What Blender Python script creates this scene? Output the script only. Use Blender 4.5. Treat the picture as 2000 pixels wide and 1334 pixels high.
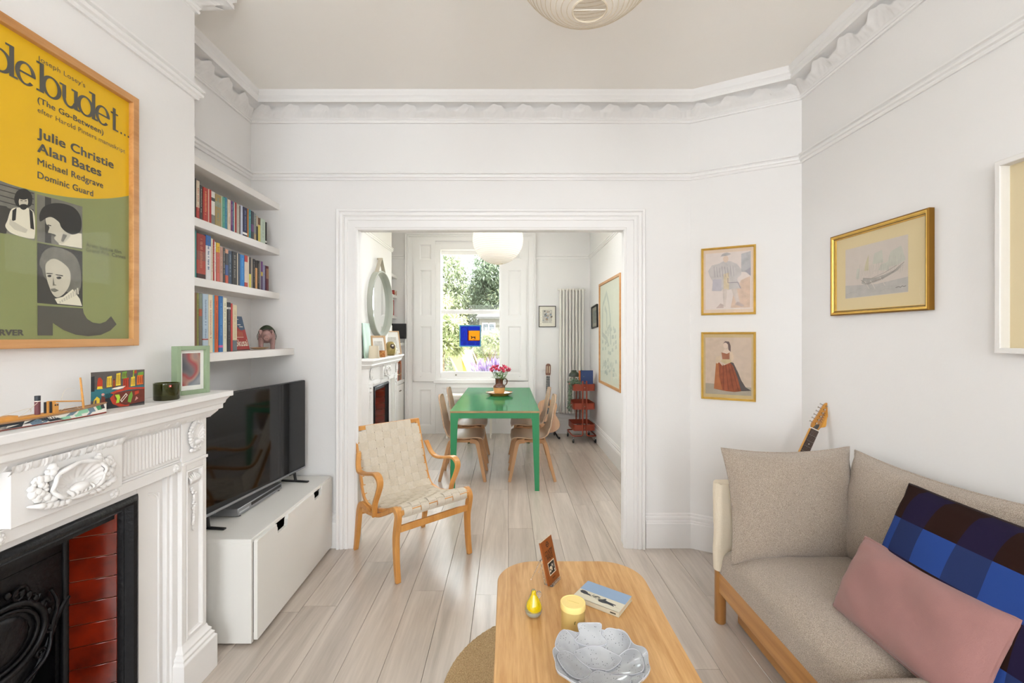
import bpy, bmesh, math, random
from mathutils import Vector, Matrix
random.seed(7)
PI = math.pi
for _o in list(bpy.data.objects):
    bpy.data.objects.remove(_o)
SC = bpy.context.scene
COL = SC.collection
# ---------------------------------------------------------------- camera, sky, sun, lights, exposure
F, CX, CY, H = 880.0, 992.0, 656.0, 1.437        # focal length in px, vanishing point, eye height (2000x1334 frame)
cam = bpy.data.cameras.new('camera'); cam_o = bpy.data.objects.new('camera', cam); COL.objects.link(cam_o)
cam.sensor_fit = 'HORIZONTAL'; cam.sensor_width = 36.0; cam.lens = 36.0*F/2000.0
cam.shift_x = (1000-CX)/2000.0; cam.shift_y = (CY-667)/2000.0
cam.clip_start = 0.02; cam.clip_end = 200
cam_o.location = (0, 0, H); cam_o.rotation_euler = (PI/2, 0, 0)
SC.camera = cam_o
world = bpy.data.worlds.new('sky'); SC.world = world; world.use_nodes = True
_n = world.node_tree.nodes; _l = world.node_tree.links
_bg = _n.get('Background') or _n.new('ShaderNodeBackground')
_bg.inputs[0].default_value = (0.90, 0.955, 1.0, 1); _bg.inputs[1].default_value = 10.4
_out = _n.get('World Output') or _n.new('ShaderNodeOutputWorld')
_l.new(_bg.outputs[0], _out.inputs[0])
sun = bpy.data.lights.new('sun', 'SUN'); sun.energy = 18.0; sun.angle = 0.02; sun.color = (1, .95, .86)
sun_o = bpy.data.objects.new('sun', sun); COL.objects.link(sun_o)
sun_o.rotation_euler = (math.radians(4), math.radians(42), 0)
def area(name, loc, rot, sx, sy, power, col=(1, 1, 1)):
    l = bpy.data.lights.new(name, 'AREA'); l.shape = 'RECTANGLE'; l.size = sx; l.size_y = sy; l.energy = power; l.color = col
    o = bpy.data.objects.new(name, l); o.location = loc; o.rotation_euler = rot; COL.objects.link(o)
    return o
# daylight through the two tall front windows behind the camera and fill lights added in invented dining room side windows
area('front_window_light', (-.70, -1.56, 1.75), (PI/2, 0, 0), 1.25, 1.9, 6.5, (1, .97, .94))
area('front_window_light', (.90, -1.56, 1.75), (PI/2, 0, 0), .65, 1.9, 8, (1, .97, .94))
area('added_fill_light', (-1.98, 3.95, 2.35), (PI/2, 0, -PI/2), 1.25, .85, 9, (.98, .985, 1))
area('added_fill_light', (1.27, 3.95, 2.35), (PI/2, 0, PI/2), 1.25, .85, 11, (.98, .985, 1))
SC.view_settings.view_transform = 'Standard'
try: SC.view_settings.look = 'None'
except Exception: pass
SC.view_settings.gamma = 1; SC.view_settings.use_curve_mapping = False
SC.view_settings.exposure = -0.01
SC.cycles.use_denoising = True
SC.cycles.max_bounces = 12; SC.cycles.diffuse_bounces = 6; SC.cycles.transparent_max_bounces = 12
SC.cycles.sample_clamp_indirect = 8.0

# ---------------------------------------------------------------- helpers
def at(u, v, Y): return Vector(((u-CX)*Y/F, Y, H-(v-CY)*Y/F))     # photo point at a known distance
def y_on_x(u, X): return F*X/(u-CX)                              # distance of a point on a wall plane X
def z_of(v, Y): return H-(v-CY)*Y/F
def lin(c):
    c /= 255.0
    return c/12.92 if c <= .04045 else ((c+.055)/1.055)**2.4
def rgb(h):
    if isinstance(h, str):
        h = h.lstrip('#'); return tuple(lin(int(h[i:i+2], 16)) for i in (0, 2, 4))
    return tuple(h)
_mats = {}
def M(key, col='ffffff', rough=.5, metal=0.0, bump=0.0, bscale=40.0, var=0.0, vscale=8.0, coat=0.0, spec=.5, emit=0, trans=0, ior=1.45, alpha=1, col2=None, stretch=(1, 1, 1), sheen=0, sub=0):
    """procedural principled material: base colour with noise variation towards col2, noise bump"""
    if key in _mats: return _mats[key]
    m = bpy.data.materials.new(key); m.use_nodes = True
    nt = m.node_tree; b = nt.nodes['Principled BSDF']
    c = rgb(col)
    b.inputs['Base Color'].default_value = (*c, 1); b.inputs['Roughness'].default_value = rough; b.inputs['Metallic'].default_value = metal
    b.inputs['Specular IOR Level'].default_value = spec; b.inputs['IOR'].default_value = ior
    if coat: b.inputs['Coat Weight'].default_value = coat; b.inputs['Coat Roughness'].default_value = .06
    if trans: b.inputs['Transmission Weight'].default_value = trans
    if alpha < 1: b.inputs['Alpha'].default_value = alpha
    if sheen: b.inputs['Sheen Weight'].default_value = sheen
    if sub:
        b.inputs['Subsurface Weight'].default_value = sub; b.inputs['Subsurface Radius'].default_value = (.02, .015, .01)
    if var or bump:
        tc = nt.nodes.new('ShaderNodeTexCoord'); mp = nt.nodes.new('ShaderNodeMapping'); mp.inputs['Scale'].default_value = stretch
        nt.links.new(tc.outputs['Object'], mp.inputs[0])
    if var:
        nz = nt.nodes.new('ShaderNodeTexNoise'); nz.inputs['Scale'].default_value = vscale; nz.inputs['Detail'].default_value = 5
        nt.links.new(mp.outputs[0], nz.inputs[0])
        rp = nt.nodes.new('ShaderNodeValToRGB'); rp.color_ramp.elements[0].position = .3; rp.color_ramp.elements[1].position = .7
        c2 = rgb(col2) if col2 else tuple(x*(1-var) for x in c)
        rp.color_ramp.elements[0].color = (*c2, 1); rp.color_ramp.elements[1].color = (*c, 1)
        nt.links.new(nz.outputs[0], rp.inputs[0]); nt.links.new(rp.outputs[0], b.inputs['Base Color'])
    if bump:
        nb = nt.nodes.new('ShaderNodeTexNoise'); nb.inputs['Scale'].default_value = bscale; nb.inputs['Detail'].default_value = 4
        bp = nt.nodes.new('ShaderNodeBump'); bp.inputs['Strength'].default_value = bump; bp.inputs['Distance'].default_value = .01
        nt.links.new(mp.outputs[0], nb.inputs[0]); nt.links.new(nb.outputs[0], bp.inputs['Height']); nt.links.new(bp.outputs[0], b.inputs['Normal'])
    _mats[key] = m
    return m
def wood(key, a, b_, rough=.4, axis=1, scale=14, contrast=.5, per_obj=0.0, coat=0.0, bump=.15, crough=.15):
    """wood with grain running along an axis; per_obj adds a tint that differs piece by piece"""
    if key in _mats: return _mats[key]
    m = bpy.data.materials.new(key); m.use_nodes = True; nt = m.node_tree; N = nt.nodes; L = nt.links
    b = N['Principled BSDF']; b.inputs['Roughness'].default_value = rough
    if coat: b.inputs['Coat Weight'].default_value = coat; b.inputs['Coat Roughness'].default_value = crough
    tc = N.new('ShaderNodeTexCoord'); mp = N.new('ShaderNodeMapping')
    s = [1, 1, 1]; s[axis] = .07
    mp.inputs['Scale'].default_value = s; L.new(tc.outputs['Object'], mp.inputs[0])
    oi = N.new('ShaderNodeObjectInfo')
    ad = N.new('ShaderNodeVectorMath'); ad.operation = 'ADD'
    cb = N.new('ShaderNodeCombineXYZ'); mu = N.new('ShaderNodeMath'); mu.operation = 'MULTIPLY'; mu.inputs[1].default_value = 37.0
    L.new(oi.outputs['Random'], mu.inputs[0])
    for i in range(3): L.new(mu.outputs[0], cb.inputs[i])
    L.new(mp.outputs[0], ad.inputs[0]); L.new(cb.outputs[0], ad.inputs[1])
    n1 = N.new('ShaderNodeTexNoise'); n1.inputs['Scale'].default_value = scale; n1.inputs['Detail'].default_value = 6; n1.inputs['Distortion'].default_value = 1.4
    L.new(ad.outputs[0], n1.inputs[0])
    n2 = N.new('ShaderNodeTexNoise'); n2.inputs['Scale'].default_value = scale*9; n2.inputs['Detail'].default_value = 3
    L.new(ad.outputs[0], n2.inputs[0])
    mx = N.new('ShaderNodeMath'); mx.operation = 'MULTIPLY_ADD'; mx.inputs[1].default_value = .35
    L.new(n2.outputs[0], mx.inputs[0]); L.new(n1.outputs[0], mx.inputs[2])
    rp = N.new('ShaderNodeValToRGB'); e = rp.color_ramp.elements
    e[0].position = .65-.3*contrast; e[1].position = .65+.3*contrast; e[0].color = (*rgb(b_), 1); e[1].color = (*rgb(a), 1)
    L.new(mx.outputs[0], rp.inputs[0])
    last = rp.outputs[0]
    if per_obj:
        hs = N.new('ShaderNodeHueSaturation'); mr = N.new('ShaderNodeMapRange')
        mr.inputs['To Min'].default_value = 1-per_obj; mr.inputs['To Max'].default_value = 1+per_obj
        L.new(oi.outputs['Random'], mr.inputs['Value']); L.new(mr.outputs[0], hs.inputs['Value']); L.new(last, hs.inputs['Color']); last = hs.outputs[0]
    L.new(last, b.inputs['Base Color'])
    bp = N.new('ShaderNodeBump'); bp.inputs['Strength'].default_value = bump; bp.inputs['Distance'].default_value = .004
    L.new(mx.outputs[0], bp.inputs['Height']); L.new(bp.outputs[0], b.inputs['Normal'])
    _mats[key] = m
    return m
def boucle(key, a, b_, scale=260, bump=.6, sheen=.3):
    if key in _mats: return _mats[key]
    m = bpy.data.materials.new(key); m.use_nodes = True; nt = m.node_tree; N = nt.nodes; L = nt.links
    b = N['Principled BSDF']; b.inputs['Roughness'].default_value = .95; b.inputs['Sheen Weight'].default_value = sheen; b.inputs['Specular IOR Level'].default_value = .15
    tc = N.new('ShaderNodeTexCoord')
    n1 = N.new('ShaderNodeTexNoise'); n1.inputs['Scale'].default_value = scale; n1.inputs['Detail'].default_value = 3
    v1 = N.new('ShaderNodeTexVoronoi'); v1.inputs['Scale'].default_value = scale*.8
    for n in (n1, v1): L.new(tc.outputs['Object'], n.inputs['Vector'])
    rp = N.new('ShaderNodeValToRGB'); e = rp.color_ramp.elements; e[0].position = .38; e[1].position = .62
    e[0].color = (*rgb(b_), 1); e[1].color = (*rgb(a), 1)
    L.new(n1.outputs[0], rp.inputs[0]); L.new(rp.outputs[0], b.inputs['Base Color'])
    bp = N.new('ShaderNodeBump'); bp.inputs['Strength'].default_value = bump; bp.inputs['Distance'].default_value = .004
    L.new(v1.outputs[0], bp.inputs['Height']); L.new(bp.outputs[0], b.inputs['Normal'])
    _mats[key] = m
    return m

class G:
    """collects faces; build() links them as ONE mesh object"""
    def __init__(s): s.v = []; s.f = []; s.m = []
    def add(s, vs, fs, m=0):
        k = len(s.v); s.v += [tuple(p) for p in vs]; s.f += [tuple(i+k for i in f) for f in fs]; s.m += [m]*len(fs)
        return s
    def box(s, a, b, m=0, rot=None, piv=None):
        x0, y0, z0 = a; x1, y1, z1 = b
        vs = [Vector(p) for p in ((x0,y0,z0),(x1,y0,z0),(x1,y1,z0),(x0,y1,z0),(x0,y0,z1),(x1,y0,z1),(x1,y1,z1),(x0,y1,z1))]
        if rot is not None:
            c = Vector(piv) if piv is not None else sum(vs, Vector())/8
            vs = [c+rot@(p-c) for p in vs]
        return s.add(vs, [(0,3,2,1),(4,5,6,7),(0,1,5,4),(1,2,6,5),(2,3,7,6),(3,0,4,7)], m)
    def cbox(s, c, d, m=0, rot=None): 
        return s.box([c[i]-d[i]/2 for i in range(3)], [c[i]+d[i]/2 for i in range(3)], m, rot)
    def poly(s, pts, m=0): return s.add(pts, [tuple(range(len(pts)))], m)
    def prism(s, pts, ext, m=0):
        n = len(pts); e = Vector(ext); a = [Vector(p) for p in pts]
        nrm = Vector()
        for i in range(n): nrm += a[i].cross(a[(i+1) % n])
        if nrm.dot(e) > 0: a.reverse()
        return s.add(a+[p+e for p in a], [tuple(range(n)), tuple(range(2*n-1, n-1, -1))]+[(i+n, (i+1) % n+n, (i+1) % n, i) for i in range(n)], m)
    def tube(s, pts, r, n=10, m=0, closed=False, flat=1.0, up=None, caps=True):
        """swept circle or ellipse; r one radius or a list; flat squeezes along the frame's second axis"""
        P = [Vector(p) for p in pts]; k = len(P); R = r if isinstance(r, (list, tuple)) else [r]*k
        ref = Vector(up) if up else None; vs = []; prev = None
        for i in range(k):
            if closed: t = P[(i+1) % k]-P[i-1]
            else: t = P[min(i+1, k-1)]-P[max(i-1, 0)]
            t.normalize()
            if ref is not None: a = ref-t*ref.dot(t)
            elif prev is None: a = t.orthogonal()
            else: a = prev-t*prev.dot(t)
            a.normalize(); prev = a; b = t.cross(a)
            for j in range(n):
                q = 2*PI*j/n; vs.append(P[i]+(a*math.cos(q)*flat+b*math.sin(q))*R[i])
        fs = []
        for i in range(k if closed else k-1):
            i2 = (i+1) % k
            for j in range(n): fs.append((i*n+j, i*n+(j+1) % n, i2*n+(j+1) % n, i2*n+j))
        if not closed and caps: fs += [tuple(range(n-1, -1, -1)), tuple(range((k-1)*n, k*n))]
        return s.add(vs, fs, m)
    def band(s, pts, w, t, side, m=0):
        """rectangular section swept along pts: width w along 'side', thickness t across it; w and t may be lists"""
        P = [Vector(p) for p in pts]; k = len(P); side = Vector(side).normalized(); vs = []
        W = w if isinstance(w, (list, tuple)) else [w]*k; T = t if isinstance(t, (list, tuple)) else [t]*k
        for i in range(k):
            tg = (P[min(i+1, k-1)]-P[max(i-1, 0)]).normalized(); nn = side.cross(tg).normalized()
            for (a, b) in ((-1,-1),(1,-1),(1,1),(-1,1)): vs.append(P[i]+side*(a*W[i]/2)+nn*(b*T[i]/2))
        fs = [(3,2,1,0), tuple(4*(k-1)+j for j in range(4))]
        for i in range(k-1):
            for j in range(4): fs.append((4*i+j, 4*i+(j+1) % 4, 4*i+4+(j+1) % 4, 4*i+4+j))
        return s.add(vs, fs, m)
    def cyl(s, a, b, r, r2=None, n=16, m=0): return s.tube([a, b], [r, r if r2 is None else r2], n, m)
    def lathe(s, prof, c=(0, 0, 0), n=24, m=0, axis='z', sx=1.0, sy=1.0):
        vs = []; fs = []; k = len(prof); C = Vector(c)
        for (r, h) in prof:
            for j in range(n):
                q = 2*PI*j/n; p = (r*math.cos(q)*sx, r*math.sin(q)*sy, h)
                if axis == 'x': p = (p[2], p[0], p[1])
                elif axis == 'y': p = (p[1], p[2], p[0])
                vs.append(C+Vector(p))
        for i in range(k-1):
            for j in range(n): fs.append((i*n+j, i*n+(j+1) % n, (i+1)*n+(j+1) % n, (i+1)*n+j))
        if prof[0][0] > 1e-6: fs.append(tuple(range(n-1, -1, -1)))
        if prof[-1][0] > 1e-6: fs.append(tuple(range((k-1)*n, k*n)))
        return s.add(vs, fs, m)
    def ball(s, c, r, n=10, m=0, sc=(1, 1, 1), rot=None):
        k = max(4, n//2); C = Vector(c); vs = []; fs = []
        for i in range(k+1):
            t = PI*i/k
            for j in range(n):
                q = 2*PI*j/n; p = Vector((math.sin(t)*math.cos(q)*sc[0], math.sin(t)*math.sin(q)*sc[1], -math.cos(t)*sc[2]))*r
                vs.append(C+(rot@p if rot is not None else p))
        for i in range(k):
            for j in range(n): fs.append((i*n+j, i*n+(j+1) % n, (i+1)*n+(j+1) % n, (i+1)*n+j))
        return s.add(vs, fs, m)
    def grid(s, fn, nu, nv, m=0, cu=False):
        """fn(i/nu, j/nv) -> point"""
        vs = [fn(i/nu, j/nv) for i in range(nu+1) for j in range(nv+1)]; w = nv+1
        return s.add(vs, [(i*w+j, (i+1)*w+j, (i+1)*w+j+1, i*w+j+1) for i in range(nu) for j in range(nv)], m)
    def sweep2d(s, path, prof, to3, m=0, closed=False, step=None, mod=None):
        """moulding: profile (d = offset to the left of the path in its plane, h = third axis) mitred along a 2D path"""
        P = [Vector(p) for p in path]; k = len(P); seg = k if closed else k-1
        nr = []
        for i in range(seg):
            t = (P[(i+1) % k]-P[i]).normalized(); nr.append(Vector((-t.y, t.x)))
        def miter(i):
            a = nr[i-1] if (closed or i > 0) else nr[0]; b = nr[i % seg] if (closed or i < seg) else nr[-1]
            q = a+b; q.normalize(); return q/max(.25, q.dot(b))
        run = 0.0; np_ = len(prof)
        for i in range(seg):
            A, B = P[i], P[(i+1) % k]; ma, mb = miter(i), miter((i+1) % k if closed else i+1)
            L_ = (B-A).length; q = max(1, int(L_/step)) if step else 1; vs = []
            for a in range(q+1):
                f = a/q; base = A.lerp(B, f); mm = ma.lerp(mb, f)
                for j, (d, h) in enumerate(prof):
                    dd, hh = d, h
                    if mod:
                        e = mod(run+f*L_, j, d, h); fade = min(1, f*L_/.03, (1-f)*L_/.03); dd += e[0]*fade; hh += e[1]*fade
                    p = base+mm*dd; vs.append(to3(p.x, p.y, hh))
            s.add(vs, [(a*np_+j, a*np_+j+1, (a+1)*np_+j+1, (a+1)*np_+j) for a in range(q) for j in range(np_-1)], m)
            if not closed:
                if i == 0: s.add(vs[:np_], [tuple(range(np_))], m)
                if i == seg-1: s.add(vs[-np_:], [tuple(range(np_-1, -1, -1))], m)
            run += L_
        return s
    def build(s, name, mats, parent=None, smooth=None, bevel=0, loc=None, rot=None, **props):
        me = bpy.data.meshes.new(name); me.from_pydata(s.v, [], s.f)
        for mt in (mats if isinstance(mats, (list, tuple)) else [mats]): me.materials.append(mt)
        if any(s.m): me.polygons.foreach_set('material_index', s.m)
        me.validate(); me.update()
        bm = bmesh.new(); bm.from_mesh(me)
        if not bevel: bmesh.ops.remove_doubles(bm, verts=bm.verts, dist=1e-5)
        bmesh.ops.recalc_face_normals(bm, faces=bm.faces); bm.to_mesh(me); bm.free()
        if smooth is not None:
            me.polygons.foreach_set('use_smooth', [True]*len(me.polygons)); me.set_sharp_from_angle(angle=math.radians(smooth))
        o = bpy.data.objects.new(name, me); COL.objects.link(o)
        if parent: o.parent = parent
        if loc is not None: o.location = loc
        if rot is not None: o.rotation_euler = rot
        if bevel:
            b = o.modifiers.new('bevel', 'BEVEL'); b.width = bevel; b.segments = 2; b.limit_method = 'ANGLE'; b.angle_limit = math.radians(40)
            if smooth is None:
                me.polygons.foreach_set('use_smooth', [True]*len(me.polygons)); me.set_sharp_from_angle(angle=math.radians(30))
        for kk, vv in props.items(): o[kk] = vv
        return o
def tag(o, label, cat, group=None, kind=None):
    o['label'] = label; o['category'] = cat
    if group: o['group'] = group
    if kind: o['kind'] = kind
    return o
def thing(name, label, cat, loc=(0, 0, 0), rz=0, group=None, rot=None):
    o = bpy.data.objects.new(name, None); COL.objects.link(o); o.location = loc; o.rotation_euler = rot if rot else (0, 0, rz)
    o.empty_display_size = .05
    return tag(o, label, cat, group)
def struct(o): o['kind'] = 'structure'; return o
def copy_tree(o, parent=None):
    c = o.copy(); COL.objects.link(c)
    if parent: c.parent = parent
    for ch in [x for x in bpy.data.objects if x.parent == o]: copy_tree(ch, c)
    return c
def text_mesh(body, size, x=0.0, y=0.0, fit=None, bold=0.0, align='LEFT', shear=0.0):
    """flat lettering as (vertices, faces) in the XY plane, baseline at y, left edge at x, squeezed to the width fit"""
    cu = bpy.data.curves.new('lettering', 'FONT'); cu.body = body; cu.size = size; cu.offset = bold; cu.shear = shear; cu.resolution_u = 4; cu.space_character = 1.04
    o = bpy.data.objects.new('lettering', cu); COL.objects.link(o)
    dg = bpy.context.evaluated_depsgraph_get(); me = bpy.data.meshes.new_from_object(o.evaluated_get(dg))
    vs = [v.co.copy() for v in me.vertices]; fs = [tuple(p.vertices) for p in me.polygons]
    bpy.data.objects.remove(o); bpy.data.curves.remove(cu); bpy.data.meshes.remove(me)
    if not vs: return [], []
    x0 = min(v.x for v in vs); x1 = max(v.x for v in vs); k = (fit/(x1-x0)) if fit else 1
    w = (x1-x0)*k; ox = x - (w/2 if align == 'CENTER' else w if align == 'RIGHT' else 0)
    return [(ox+(v.x-x0)*k, y+v.y) for v in vs], fs
def on_plane(g, vs, fs, fr, m=0, lift=0.0):
    """places 2D lettering or shapes on a plane frame fr(x, y, lift) -> point"""
    g.add([fr(p[0], p[1], lift) for p in vs], fs, m)
def arc(cx, cy, r, a0, a1, n=12, ry=None):
    ry = r if ry is None else ry
    return [(cx+r*math.cos(math.radians(a0+(a1-a0)*i/n)), cy+ry*math.sin(math.radians(a0+(a1-a0)*i/n))) for i in range(n+1)]
def spline(pts, n=8):
    """Catmull-Rom through the points"""
    P = [Vector(p) for p in pts]; out = []
    for i in range(len(P)-1):
        a = P[max(i-1, 0)]; b = P[i]; c = P[i+1]; d = P[min(i+2, len(P)-1)]
        for j in range(n):
            t = j/n; out.append(.5*((2*b)+(c-a)*t+(2*a-5*b+4*c-d)*t*t+(3*b-a-3*c+d)*t**3))
    out.append(P[-1]); return out
def hsh(i, j=0): 
    x = math.sin(i*12.9898+j*78.233)*43758.5453; return x-math.floor(x)
# ---------------------------------------------------------------- base materials
WALL = M('wall_paint', 'e6e4e2', .75, bump=.04, bscale=60, var=.02, vscale=2)
TRIMW = M('trim_gloss_white', 'e9e7e5', .38, bump=.05, bscale=25)
CEIL = M('ceiling_paint', 'f0ece6', .85, bump=.03, bscale=40)
PLASTER = M('plaster_white', 'e7e5e3', .6, bump=.08, bscale=50)
PLANK = wood('plank_oak', 'cec2b6', 'aca094', .34, 1, 9, .75, per_obj=.07, bump=.25, coat=.8, crough=.26)
GAP = M('floor_gap', '574c43', .9)
# ---------------------------------------------------------------- floor: base board under single planks
XB, XL, XR, YW, YW2 = -1.40, -1.752, 1.80, 3.07, 3.16      # breast, left wall, right wall, dividing wall front and back
DXL, DXB, DXR, YE = -1.92, -1.57, 1.21, 6.65               # dining room: left wall, breast, right wall, window wall
floor = struct(G().box((-2.05, -1.6, -.05), (1.95, 6.9, -.012)).build('floor', GAP))
_pw = .182; _id = 0
for c in range(-11, 10):
    x0 = .003+c*_pw; x1 = x0+_pw
    y = -1.5-1.7*hsh(c, 3)
    while y < 6.72:
        L_ = 1.35+.75*hsh(c, int(y*10)+50)
        a, b = max(y, -1.5), min(y+L_, 6.72)
        y += L_
        if b-a < .05: continue
        # the plank's own mesh; edges eased so that the joints read
        g = G(); e = .0015; z = .0-.0006*hsh(c, int(a*7)+9)
        q = .0007; pr = [(x0+q, -.012), (x0+q, z-e), (x0+q+e, z), (x1-q-e, z), (x1-q, z-e), (x1-q, -.012)]
        g.prism([(p[0], a+.0009, p[1]) for p in pr], (0, b-a-.0018, 0))
        g.build('plank', PLANK, floor); _id += 1
# ---------------------------------------------------------------- walls and ceilings
ZC = 3.05
struct(G().box((-2.0, -1.65, ZC), (2.0, YW2-.02, ZC+.1)).build('ceiling', CEIL))
struct(G().box((-2.1, YW2-.02, ZC), (1.4, YE+.25, ZC+.1)).build('ceiling', CEIL))
OXL, OXR, OZ = -1.026, .794, 2.162                          # opening between the rooms
g = G()
g.box((-2.1, YW, 0), (OXL, YW2, ZC)).box((OXR, YW, 0), (1.95, YW2, ZC)).box((OXL, YW, OZ), (OXR, YW2, ZC))
struct(g.build('wall_back', WALL))
struct(G().prism([(1.242, YW, 0), (XR, 2.76, 0), (1.95, 2.76, 0), (1.95, YW, 0)], (0, 0, ZC)).build('wall_angled', WALL))
struct(G().box((XR, -1.65, 0), (1.95, YW, ZC)).build('wall_right', WALL))
struct(G().box((-1.9, -1.65, 0), (XL, YW, ZC)).build('wall_left', WALL))
FC = 1.315                                                  # middle of the living room fireplace
g = G()
g.box((XL, .617, 0), (XB, 1.02, ZC)).box((XL, 1.61, 0), (XB, 2.013, ZC)).box((XL, 1.02, .855), (XB, 1.61, ZC))
struct(g.build('wall_chimney_breast', WALL))
g = G(); zs, ze = .75, 2.75
for (a, b) in ((-1.9, -1.35), (-.05, .55), (1.25, 1.95)): g.box((a, -1.65, 0), (b, -1.5, ZC))
for (a, b) in ((-1.35, -.05), (.55, 1.25)): g.box((a, -1.65, 0), (b, -1.5, zs)).box((a, -1.65, ze), (b, -1.5, ZC))
struct(g.build('wall_front', WALL))
for i, (a, b) in enumerate(((-1.35, -.05), (.55, 1.25))):
    w = G()
    for (p, q) in (((a, zs), (a+.06, ze)), ((b-.06, zs), (b, ze)), ((a, zs), (b, zs+.09)), ((a, ze-.06), (b, ze)), ((a, 1.73), (b, 1.79))):
        w.box((p[0], -1.53, p[1]), (q[0], -1.49, q[1]))
    struct(w.build('window_%d' % (i+2), TRIMW))
# dining room
g = G(); dA, dB, dZ0, dZ = 3.30, 4.60, 1.90, 2.80             # high side window openings added to brighten the room, out of view behind the dividing wall
g.box((-2.1, YW2, 0), (DXL, dA, ZC)).box((-2.1, dB, 0), (DXL, YE+.2, ZC)).box((-2.1, dA, dZ), (DXL, dB, ZC)).box((-2.1, dA, 0), (DXL, dB, dZ0))
struct(g.build('wall_dining_left', WALL))
g = G()
g.box((DXL-.05, dA, dZ0), (DXL-.02, dA+.05, dZ)).box((DXL-.05, dB-.05, dZ0), (DXL-.02, dB, dZ)).box((DXL-.05, dA+.05, dZ0), (DXL-.02, dB-.05, dZ0+.05)).box((DXL-.05, dA+.05, dZ-.05), (DXL-.02, dB-.05, dZ))
struct(g.build('window_4', TRIMW))  # frame of the added left opening that lets the fill light in
DFC = 5.36
g = G()
g.box((DXL, 4.70, 0), (DXB, 5.065, ZC)).box((DXL, 5.655, 0), (DXB, 6.083, ZC)).box((DXL, 5.065, .855), (DXB, 5.655, ZC))
struct(g.build('wall_dining_breast', WALL))
g = G()
g.box((DXR, YW2, 0), (DXR+.12, dA, ZC)).box((DXR, dB, 0), (DXR+.12, YE+.2, ZC)).box((DXR, dA, dZ), (DXR+.12, dB, ZC)).box((DXR, dA, 0), (DXR+.12, dB, dZ0))
struct(g.build('wall_dining_right', WALL))
g = G()
g.box((DXR+.02, dA, dZ0), (DXR+.05, dA+.05, dZ)).box((DXR+.02, dB-.05, dZ0), (DXR+.05, dB, dZ)).box((DXR+.02, dA+.05, dZ0), (DXR+.05, dB-.05, dZ0+.05)).box((DXR+.02, dA+.05, dZ-.05), (DXR+.05, dB-.05, dZ))
struct(g.build('window_5', TRIMW)); struct(G().box((DXR+.12, 3.2, 2.95), (DXR+1.5, 5.4, 3.05)).build('added_sun_shade', TRIMW))  # frame of the added right opening; slab added outside to block the sun
# window wall
WXL, WXR, WZ0, WZ1 = at(857, 0, YE).x, at(980, 0, YE).x, z_of(742, YE), z_of(480, YE)
g = G()
g.box((-2.1, YE, 0), (WXL, YE+.2, ZC)).box((WXR, YE, 0), (DXR+.12, YE+.2, ZC)).box((WXL, YE, 0), (WXR, YE+.2, WZ0)).box((WXL, YE, WZ1), (WXR, YE+.2, ZC))
struct(g.build('wall_window', WALL))
# ---------------------------------------------------------------- mouldings
ROOM = [(XR, -1.5), (XR, 2.76), (1.242, YW), (XL, YW), (XL, 2.013), (XB, 2.013), (XB, .617), (XL, .617), (XL, -1.5)]
xyz = lambda x, y, h: (x, y, h)
# cornice: bead, enriched cove with rolling leaves, fascia
prof = [(0, 2.882), (.012, 2.882), (.016, 2.89), (.012, 2.898), (.016, 2.903), (.022, 2.906)]
NCV = 22
cove = [(.018+.062*(i/NCV)**1.5, 2.908+.064*(i/NCV)) for i in range(NCV+1)]
prof2 = prof+cove+[(.086, 2.974), (.110, 2.974), (.110, 2.992), (.104, 2.996), (.108, 3.004), (.118, 3.012), (.118, 3.024), (.124, 3.03), (.126, 3.05), (0, 3.05)]
def leafmod(s, j, d, h):
    if not 6 <= j <= 6+NCV: return (0, 0)
    k0 = 15; k = j-6; ph = s/.20
    edge = .66+.22*math.sin(2*PI*ph)+.05*math.sin(6*PI*ph+1)
    t = edge*k/k0 if k <= k0 else edge+(1-edge)*max(0, k-k0-1)/(NCV-k0-1)
    vein = .0042*math.sin(2*PI*(ph*7+1.8*t*math.sin(2*PI*ph+.6)))
    curl = .012*math.exp(-((((ph+.1) % 1)-.5)**2*2+(t-.35)**2)/.05)
    if k <= k0: q = k/k0; e = .034*math.sin(PI*min(1, q*.60))*q**.5+vein*math.sin(PI*min(1, q*1.02))+curl*q*(1-q)*4
    else: e = -.016*(1 if k < NCV else 0)
    t0 = k/NCV
    return (.062*(t**1.5-t0**1.5)+e, .064*(t-t0))
struct(G().sweep2d(ROOM, prof2, xyz, step=.009, mod=leafmod).build('trim_1', PLASTER, smooth=50))
# picture rail
rail = [(0, 2.494), (.010, 2.494), (.014, 2.500), (.014, 2.508), (.024, 2.512), (.026, 2.522), (.018, 2.528), (.018, 2.532), (.030, 2.536), (.030, 2.544), (.022, 2.548), (0, 2.548)]
struct(G().sweep2d(ROOM, rail, xyz).build('trim_2', TRIMW))
# skirting boards
skirt = [(0, 0), (.024, 0), (.024, .165), (.020, .172), (.020, .180), (.013, .186), (.015, .196), (.015, .205), (.008, .214), (.008, .224), (0, .232)]
struct(G().sweep2d([(XR, -1.5), (XR, 2.76), (1.242, YW), (.934, YW)], skirt, xyz).build('baseboard_right', TRIMW))
struct(G().sweep2d([(-1.158, YW), (XL, YW), (XL, 2.013), (XB, 2.013), (XB, 1.94)], skirt, xyz).build('baseboard_left', TRIMW))
DROOM_R = [(DXR, YW2), (DXR, YE), (at(1047, 0, YE).x, YE)]
struct(G().sweep2d(DROOM_R, skirt, xyz).build('baseboard_dining_right', TRIMW))
struct(G().sweep2d([(DXL, YE), (DXL, 6.083), (DXB, 6.083), (DXB, 6.03)], skirt, xyz).build('baseboard_dining_left', TRIMW))
DPATH = [(DXR, YW2), (DXR, YE), (at(1047, 0, YE).x, YE)]
dr = [(d, h-.01) for d, h in rail]
dzr = z_of(503, YE)-2.52
dr = [(d*.8, h+dzr) for d, h in rail]
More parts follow.
